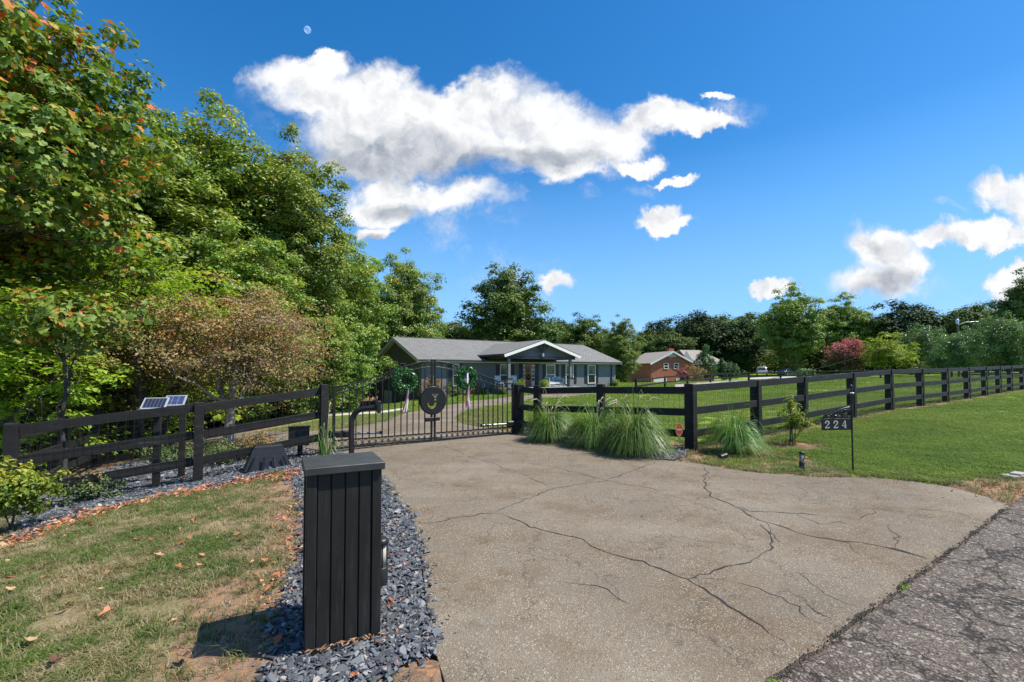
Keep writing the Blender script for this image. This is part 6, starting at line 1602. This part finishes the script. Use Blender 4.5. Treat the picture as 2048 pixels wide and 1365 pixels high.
# porch furniture
def chair(u, v, label, rot=0.0):
    p_ = hp(u, v, FZ); root = empty('porch_chair', p_, label, 'chair', 'white porch chairs', rz=hrz + rot)
    mt = simple('light_wicker', (0.55, 0.56, 0.56), 0.6)
    MB().box((0, 0, 0.42), (0.6, 0.55, 0.12), ch=0.02).build('seat', mt, root, local=True)
    mb = MB(); mb.box((0, 0.27, 0.75), (0.62, 0.09, 0.6), M=Matrix.Rotation(R(-12), 3, 'X'), ch=0.02); mb.build('backrest', mt, root, local=True)
    for sg in (-1, 1):
        MB().box((sg*0.31, 0, 0.62), (0.06, 0.5, 0.04)).build('armrest', mt, root, local=True)
        for q in (-0.22, 0.22): MB().box((sg*0.28, q, 0.18), (0.05, 0.05, 0.36)).build('leg', mt, root, local=True)
chair(su(999, -2.6), -2.6, 'left white porch chair, nearer the gate, half behind the porch column')
chair(su(1031, -2.4), -2.4, 'white porch chair between the left column and the orange door')
bu = su(1109, -2.6); p_ = hp(bu, -2.6, FZ); root = empty('porch_sofa', p_, 'white porch sofa with grey cushions right of the orange door', 'sofa', rz=hrz)
wk = simple('white_sofa_frame', (0.68, 0.68, 0.66), 0.5); cu_ = simple('grey_cushion', (0.42, 0.43, 0.45), 0.9)
MB().box((0, 0, 0.32), (1.75, 0.7, 0.10), ch=0.02).build('frame', wk, root, local=True)
MB().box((0, 0, 0.43), (1.6, 0.6, 0.11), ch=0.03).build('seat_cushion', cu_, root, local=True)
MB().box((0, 0.33, 0.65), (1.75, 0.08, 0.55), ch=0.02).build('backrest', wk, root, local=True)
for k, x_ in enumerate((-0.55, 0.0, 0.5)): MB().box((x_, 0.22, 0.72), (0.45, 0.14, 0.42), M=Matrix.Rotation(R(-14), 3, 'X') @ Matrix.Rotation(R(8*(k-1)), 3, 'Y'), ch=0.04).build('cushion', cu_, root, local=True)
for sg in (-1, 1):
    MB().box((sg*0.86, 0, 0.52), (0.07, 0.7, 0.45), ch=0.02).build('armrest', wk, root, local=True)
    for q in (-0.3, 0.3): MB().box((sg*0.8, q, 0.14), (0.06, 0.06, 0.27)).build('leg', wk, root, local=True)
# wreath on the door
g = np.random.default_rng(9); th = g.uniform(0, 6.28, 500); c0 = np.array(hp(d0 + du*0.48, -0.09, 1.0)); r1 = 0.2 + g.normal(0, 0.05, 500)
C_ = c0 + np.outer(r1*np.cos(th), [hu[0], hu[1], 0]) + np.outer(r1*np.sin(th), [0, 0, 1])
V, F, T = leaves_at(C_, 0.07, g); o = np_mesh('door_wreath', V, F, M['leaf_wreath'], tint=T); tag(o, 'dark round wreath on the orange front door', 'wreath')
# bushes along the house
def hshrub(px, v, h, rx, mat, seed, label, z=None, lsize=0.09, n=40, per=40):
    u = su(px, v); p_ = hp(u, v, 0); z = tz1(p_.x, p_.y) if z is None else z
    pr_ = tree_mesh('s', seed, h, h*0.1, rx, rx, h*0.52, h*0.48, n, per, 0.17, lsize, mat, M['bark_dark'], 0.03, flat=0.8, nlimb=6, outer=1.8, up=0.5, trunks=3)
    place('garden_shrub', pr_, p_.x, p_.y, z, label, 'shrub')
hshrub(864, -1.2, 2.1, 1.0, M['leaf_brown'], 401, 'tall reddish bush at the left front corner of the grey house', n=70)
hshrub(902, -0.9, 1.3, 0.65, M['leaf_shrub'], 402, 'green bush under the left front window of the grey house')
hshrub(913, -1.0, 1.0, 0.6, M['leaf_oak'], 403, 'dark rounded bush right of the left front window')
hshrub(946, -1.0, 0.95, 0.6, M['leaf_brown'], 404, 'reddish low bush half behind the right wreath ribbon')
hshrub(966, -1.3, 0.6, 0.45, M['leaf_lime'], 405, 'left one of two yellow green bushes by the pale rock')
hshrub(985, -1.6, 0.75, 0.45, M['leaf_lime'], 406, 'right one of two yellow green bushes by the pale rock')
hshrub(1041, -3.1, 0.75, 0.4, M['leaf_lime'], 407, 'yellow green potted plant left of the orange door', z=FZ)
hshrub(1088, -3.1, 0.6, 0.42, M['leaf_lime'], 408, 'yellow green rounded plant between the orange door and the sofa', z=FZ)
hshrub(1228, -0.5, 0.7, 0.6, M['leaf_shrub'], 409, 'low green bush at the right corner of the grey house')
hshrub(1006, -3.9 - 0.4, 0.5, 0.35, M['leaf_oak'], 410, 'small dark plant at the foot of the left porch column')
u_ = su(976, -1.4); p_ = hp(u_, -1.4, 0); zt_ = tz1(p_.x, p_.y)
root = empty('garden_rock', (p_.x, p_.y, zt_), 'pale pinkish rock between the two yellow green bushes', 'rock')
MB().lathe((p_.x, p_.y, zt_ - 0.05), [(0.38, 0), (0.36, 0.2), (0.22, 0.45), (0.08, 0.6)], 7, smooth=False).build('boulder', simple('pinkish_stone', (0.5, 0.36, 0.3), 0.9, bump=0.4), root)
p_ = hp(su(967, -0.6), -0.6, 0); zt_ = tz1(p_.x, p_.y)
root = empty('garden_statue', (p_.x, p_.y, zt_), 'small pinkish upright garden statue against the grey wall', 'statue')
MB().lathe((p_.x, p_.y, zt_ - 0.05), [(0.2, 0), (0.2, 0.12), (0.12, 0.2), (0.13, 0.6), (0.17, 0.9), (0.08, 1.05), (0.1, 1.2), (0.03, 1.35)], 10).build('figure', simple('pink_cast_stone', (0.5, 0.38, 0.36), 0.8), root)

# ---------------------------------------------------------------- brick neighbour house
bm_, t, b = new_mat('red_brick'); p = t.node('ShaderNodeTexCoord').outputs['Object']
s3 = t.node('ShaderNodeSeparateXYZ'); t.put(s3.inputs[0], p); c3 = t.node('ShaderNodeCombineXYZ'); t.put(c3.inputs[0], t.math('ADD', s3.outputs[0], s3.outputs[1])); t.put(c3.inputs[1], s3.outputs[2])
br = t.node('ShaderNodeTexBrick'); t.put(br.inputs['Vector'], c3.outputs[0]); br.inputs['Scale'].default_value = 3.2; br.inputs['Mortar Size'].default_value = 0.02
br.inputs['Color1'].default_value = (0.50, 0.13, 0.075, 1); br.inputs['Color2'].default_value = (0.36, 0.09, 0.055, 1); br.inputs['Mortar'].default_value = (0.25, 0.17, 0.14, 1)
st = t.node('ShaderNodeMapping'); st.inputs['Scale'].default_value = (1.1, 1.1, 4.5); t.put(st.inputs[0], p)
c = t.mix(t.maprange(t.noise(st.outputs[0], 1.5, 3, 0.5), 0.66, 0.70), br.outputs['Color'], (0.62, 0.5, 0.44))
t.put(b.inputs['Base Color'], c); b.inputs['Roughness'].default_value = 0.85; M['brick'] = bm_
rfm = simple('tan_shingles', (0.27, 0.235, 0.2), 0.9, var=0.15, scale=8)
D = 80.0; x0, x1 = pw(1297.5, D), pw(1391, D); zg = pz(771, D) - 0.6; ze = pz(727, D); zp = pz(703.5, D); xm = (x0 + x1)/2; DP = 9.0
brick = empty('brick_house', (xm, D, zg), 'red brick house with white garage door beyond the field', 'house')
mb = MB(); mb.sheet([(x0, D, zg), (x1, D, zg), (x1, D, ze - 0.05), (xm, D, zp - 0.25), (x0, D, ze - 0.05)], 0.25, (0, 1, 0)); mb.build('front_wall', M['brick'], brick)
MB().box((x0 + 0.12, D + 0.25 + DP/2, (zg + ze)/2 - 0.05), (0.24, DP, ze - zg - 0.1)).build('side_wall', M['brick'], brick)
MB().box((x1 - 0.12, D + 0.25 + DP/2, (zg + ze)/2 - 0.05), (0.24, DP, ze - zg - 0.1)).build('side_wall', M['brick'], brick)
for xa in (x0 - 0.35, x1 + 0.35):
    mb = MB(); mb.sheet([(xa, D - 0.4, ze - 0.1), (xm, D - 0.4, zp), (xm, D + DP + 0.5, zp), (xa, D + DP + 0.5, ze - 0.1)], 0.1, (0, 0, 1)); mb.build('roof', rfm, brick)
    MB().beam((xa, D - 0.43, ze - 0.18), (xm, D - 0.43, zp - 0.08), 0.05, 0.28, up=(0, 0, 1)).build('rake_board', M['white'], brick)
mb = MB(); mb.sheet([(xm - 1.1, D - 0.03, zp - 0.9), (xm + 1.1, D - 0.03, zp - 0.9), (xm, D - 0.03, zp - 0.38)], 0.02, (0, 1, 0)); mb.build('gable_vent', M['cream'], brick)
def bwin(pa_, pb_, ya, yb, nm='window', door=False):
    xa, xb = pw(pa_, D), pw(pb_, D); za, zb2 = pz(yb, D), pz(ya, D)
    MB().box(((xa+xb)/2, D - 0.04, (za+zb2)/2), (xb - xa, 0.07, zb2 - za)).build(nm, M['white'], brick) if door else None
    if not door:
        fr_ = MB(); W = 0.11
        fr_.box((xa + W/2, D - 0.04, (za+zb2)/2), (W, 0.07, zb2-za)); fr_.box((xb - W/2, D - 0.04, (za+zb2)/2), (W, 0.07, zb2-za))
        for z in (za + W/2, zb2 - W/2, (za+zb2)/2): fr_.box(((xa+xb)/2, D - 0.04, z), (xb - xa - 2*W - 0.002, 0.066, W))
        fo = fr_.build(nm, M['white'], brick); MB().box(((xa+xb)/2, D - 0.012, (za+zb2)/2), (xb - xa - 2*W, 0.018, zb2-za - 2*W)).build('pane', M['glass'], fo)
bwin(1325, 1335.5, 726.5, 738.5); bwin(1347.5, 1358.5, 726.5, 738.5)
bwin(1302.5, 1331, 755, 771, 'garage_door', True)
xa, xb = pw(1302.5, D), pw(1331, D)
for k in range(3): z = pz(771, D) + (pz(755, D) - pz(771, D))*(k + 1)/4; MB().box(((xa+xb)/2, D - 0.078, z), (xb - xa - 0.05, 0.004, 0.03)).build('panel_groove', M['cream'], brick)
bwin(1352, 1360, 756, 771, 'side_door', True)
# chimney
MB().box((pw(1352, D + 4), D + 4, pz(703, D + 4)), (1.0, 0.8, 1.0)).build('chimney', M['brick'], brick)
# right wing
D2 = 82; xa, xb = pw(1389, D2), pw(1466, D2); ze2 = pz(728, D2); zr2 = pz(701, D2 + 4); zw = zg
MB().box(((xa + pw(1447, D2))/2, D2 + 4, (zw + ze2)/2), (pw(1447, D2) - xa, 7.5, ze2 - zw - 0.1)).build('wing_wall', M['brick'], brick)
ra, rb = pw(1378, D2 + 4), pw(1424, D2 + 4)
mb = MB(); mb.sheet([(xa, D2 - 0.5, ze2), (pw(1474, D2), D2 - 0.5, ze2), (rb, D2 + 4, zr2), (ra, D2 + 4, zr2)], 0.1, (0, 0, 1)); mb.build('wing_roof', rfm, brick)
mb = MB(); mb.sheet([(pw(1474, D2), D2 - 0.5, ze2), (pw(1474, D2), D2 + 8.5, ze2), (rb, D2 + 4, zr2)], 0.1, (0, 0, 1)); mb.build('wing_roof', rfm, brick)
mb = MB(); mb.sheet([(xa, D2 + 8.5, ze2), (pw(1474, D2), D2 + 8.5, ze2), (rb, D2 + 4, zr2), (ra, D2 + 4, zr2)], 0.1, (0, 0, 1)); mb.build('wing_roof', rfm, brick)
xg = pw(1368, D2); mb = MB(); mb.sheet([(xg, D2 - 0.2, ze2), (pw(1400, D2), D2 - 0.2, ze2), (pw(1381, D2), D2 - 0.2, pz(702, D2))], 0.1, (0, 1, 0)); mb.build('small_gable', simple('grey_gable_siding', (0.35, 0.34, 0.34), 0.8), brick)
MB().beam((xa, D2 - 0.55, ze2 - 0.05), (pw(1474, D2), D2 - 0.55, ze2 - 0.05), 0.06, 0.22).build('fascia', M['white'], brick)
for q in (1449, 1470): MB().tube([(pw(q, D2), D2 - 0.2, zw + 0.5), (pw(q, D2), D2 - 0.2, ze2 - 0.1)], 0.12, n=8).build('column', M['white'], brick)
brick.rotation_euler = (0, 0, 0.22)
# planting by the brick house
def conif(px, Y, pyt, pyb, rx, seed, label, nm='conical_evergreen', mat=None):
    zt, zb2 = pz(pyt, Y), pz(pyb, Y); h = zt - zb2; x = pw(px, Y)
    pr_ = tree_mesh('c', seed, h, 0.2, rx, rx, h*0.42, h*0.58, 200, 45, 0.30, 0.15, mat or M['leaf_conif'], M['bark_dark'], 0.1, shape=6.0, flat=1.3, nlimb=6, outer=3.5, up=0.2, lowcut=-0.72, tint_h=0.15)
    place(nm, pr_, x, Y, zb2, label, 'tree')
conif(1410, 74, 690, 757, 1.75, 501, 'tall bright green conical evergreen in front of the brick house')
conif(1443, 75, 719, 755, 1.35, 502, 'clipped cone evergreen just right of the tall conical one')
conif(1461, 75, 727, 755, 1.25, 503, 'smallest clipped cone evergreen by the white porch column')
def far_shrub(px, Y, pyt, pyb, rx, mat, seed, label, cat='shrub', lsize=0.13, n=110, tint_h=0.1):
    zt, zb2 = pz(pyt, Y), pz(pyb, Y); h = zt - zb2
    pr_ = tree_mesh('c', seed, h, 0.2, rx, rx, h*0.52, h*0.47, n, 45, 0.26, lsize, mat, M['bark_dark'], 0.06, flat=0.9, nlimb=6, outer=3.2, up=0.5, tint_h=tint_h)
    place('round_shrub', pr_, pw(px, Y), Y, zb2, label, cat)
far_shrub(1386, 70, 730.5, 768, 1.75, M['leaf_brown'], 504, 'large rounded clipped shrub in front of the brick house corner')
far_shrub(1365, 69.5, 735, 766, 0.95, M['leaf_pink'], 505, 'pink flowering bush growing against the large rounded shrub', tint_h=0.2, n=60)
far_shrub(1612, 74, 737, 755, 1.3, M['leaf_pear'], 506, 'small round green bush right of the parked car')
far_shrub(1835, 70, 722, 752, 2.4, M['leaf_shrub'], 507, 'pale green bush mass behind the right fence under the silvery trees')

# ---------------------------------------------------------------- vehicles
def loft(parent, name, secs, mat):
    """secs: list of (x, [(y,z)...]) cross sections with equal counts, closed loops"""
    mb = MB(); n = len(secs[0][1]); vs = [(x, y, z) for x, L in secs for y, z in L]; fs = []
    for i in range(len(secs)-1):
        for k in range(n): l = (k+1) % n; fs.append((i*n+k, i*n+l, (i+1)*n+l, (i+1)*n+k))
    fs += [tuple(range(n))[::-1], tuple((len(secs)-1)*n + k for k in range(n))]
    mb.add(vs, fs, True); o = mb.build(name, mat, parent, local=True)
    return o
def body_sec(w, z0, z1, r=0.12): return [(-w, z0 + r), (-w, z1 - r), (-w + r, z1), (w - r, z1), (w, z1 - r), (w, z0 + r), (w - r*0.7, z0), (-w + r*0.7, z0)]
def wheels(root, xs, yw, r_):
    tyre = simple('tyre_rubber', (0.015, 0.015, 0.015), 0.8)
    for x in xs:
        for sg in (-1, 1):
            o = empty('wheel', (0, 0, 0)); o.parent = root; o.location = (x, sg*yw, r_)
            mb = MB(); mb.tube([(0, -0.11, 0), (0, 0.11, 0)], r_, n=20); mb.build('tyre', tyre, o, local=True)
            mb = MB(); mb.tube([(0, -0.125, 0), (0, 0.125, 0)], r_*0.6, n=12); mb.build('rim', M['steel'], o, local=True)
def carpaint(name, col):
    m, t, b = new_mat(name); t.put(b.inputs['Base Color'], col + (1,)); b.inputs['Metallic'].default_value = 0.3; b.inputs['Roughness'].default_value = 0.3; b.inputs['Coat Weight'].default_value = 0.6
    return m
TX, TY = pw(1523, 92), 92.0
truck = empty('pickup_truck', (TX, TY, pz(752.5, 92)), 'silver white pickup truck parked seen from behind, left of the blue car', 'pickup truck', rz=R(62))
pt = carpaint('silver_white_paint', (0.6, 0.6, 0.58))
loft(truck, 'body', [(-2.75, body_sec(0.92, 0.55, 1.08)), (-2.6, body_sec(0.97, 0.42, 1.15)), (0.9, body_sec(0.98, 0.42, 1.15)), (2.4, body_sec(0.96, 0.42, 1.12)), (2.75, body_sec(0.88, 0.5, 1.0))], pt)
loft(truck, 'cab', [(-1.05, body_sec(0.86, 1.14, 1.3)), (-0.8, body_sec(0.80, 1.14, 1.86)), (0.55, body_sec(0.78, 1.14, 1.88)), (1.3, body_sec(0.86, 1.14, 1.2))], pt)
MB().box((-1.03, 0, 1.55), (0.14, 1.35, 0.42)).build('rear_window', M['glass'], truck, local=True)
MB().box((-0.1, 0, 1.55), (1.2, 1.72, 0.38)).build('side_window', M['glass'], truck, local=True)
MB().box((-1.95, 0, 1.155), (1.45, 1.6, 0.01)).build('bed_liner', M['blackplastic'], truck, local=True)
MB().box((-2.775, 0, 0.86), (0.03, 1.45, 0.44)).build('tailgate', pt, truck, local=True)
MB().box((-2.83, 0, 0.52), (0.18, 1.8, 0.16)).build('bumper', M['steel'], truck, local=True)
for sg in (-1, 1): MB().box((-2.74, sg*0.85, 0.92), (0.08, 0.13, 0.36)).build('tail_light', simple('red_lens', (0.4, 0.02, 0.02), 0.3), truck, local=True)
MB().box((0.9, 1.08, 1.3), (0.1, 0.22, 0.18)).build('mirror', M['blackplastic'], truck, local=True); MB().box((0.9, -1.08, 1.3), (0.1, 0.22, 0.18)).build('mirror', M['blackplastic'], truck, local=True)
wheels(truck, (-1.75, 1.75), 0.86, 0.38)
CX, CY = pw(1573, 90), 90.0
car = empty('parked_car', (CX, CY, pz(752.5, 90)), 'dark blue car with sloping roof parked right of the pickup truck', 'car', rz=R(28))
pt = carpaint('dark_blue_paint', (0.012, 0.05, 0.16))
loft(car, 'body', [(-2.15, body_sec(0.78, 0.45, 0.85)), (-1.9, body_sec(0.88, 0.25, 0.95)), (0.5, body_sec(0.9, 0.22, 0.93)), (1.8, body_sec(0.86, 0.22, 0.78)), (2.15, body_sec(0.7, 0.3, 0.62))], pt)
loft(car, 'cabin', [(-1.55, body_sec(0.74, 0.9, 1.0, 0.05)), (-0.9, body_sec(0.64, 0.9, 1.36)), (0.25, body_sec(0.62, 0.9, 1.4)), (1.15, body_sec(0.76, 0.86, 0.92, 0.03))], M['glass'])
loft(car, 'roof', [(-0.95, body_sec(0.60, 1.33, 1.385, 0.02)), (0.25, body_sec(0.60, 1.37, 1.425, 0.02))], pt)
for sg in (-1, 1):
    MB().box((-2.12, sg*0.66, 0.75), (0.08, 0.3, 0.13)).build('tail_light', simple('red_lens', (0.4, 0.02, 0.02), 0.3), car, local=True)
    MB().box((0.7, sg*0.95, 0.98), (0.12, 0.18, 0.1)).build('mirror', pt, car, local=True)
MB().box((-2.16, 0, 0.62), (0.03, 0.5, 0.14)).build('number_plate', M['white'], car, local=True)
wheels(car, (-1.35, 1.4), 0.8, 0.33)

# ---------------------------------------------------------------- utility pole and wires
UX, UY = pw(1917, 62), 62.0; uz = tz1(UX, UY)
root = empty('utility_pole', (UX, UY, uz), 'thin wooden utility pole with street lamp arm among the silvery trees', 'utility pole')
zt = pz(627, UY)
MB().tube([(UX, UY, uz - 0.3), (UX, UY, zt)], [0.15, 0.11], n=8).build('pole', M['bark_grey'], root)
MB().tube([(UX, UY - 0.1, zt - 1.6), (UX + 0.8, UY - 0.3, zt - 1.25), (UX + 1.9, UY - 0.5, zt - 1.2)], 0.04, n=6).build('lamp_arm', M['alu'], root)
MB().box((UX + 2.1, UY - 0.5, zt - 1.22), (0.5, 0.2, 0.12), ch=0.03).build('lamp_head', M['alu'], root)
MB().lathe((UX - 0.25, UY - 0.2, zt - 1.5), [(0.16, 0), (0.18, 0.1), (0.18, 0.6), (0.1, 0.68)], 10).build('transformer', M['alu'], root)
def wire(name, label, a, b_, sag, rad=0.02):
    pts = []
    for k in range(25): f_ = k/24; q = Vector(a).lerp(Vector(b_), f_); q.z -= sag*4*f_*(1-f_); pts.append(q)
    mb = MB(); mb.tube(pts, rad, n=4); o = mb.build(name, M['blackplastic']); tag(o, label, 'wire')
wire('power_line', 'overhead wire rising from the utility pole towards the right edge', (UX, UY, zt - 0.2), at(2200, 560, 40), 0.6, 0.018)
wire('power_line', 'sagging overhead cable crossing in front of the far trees and brick house', (UX, UY, zt - 0.9), at(1180, 772, 68), 3.6, 0.03)
wire('power_line', 'thin cable crossing the bronze-leaved tree towards the left wood', at(150, 560, 20), at(735, 672, 34), 0.5, 0.012)
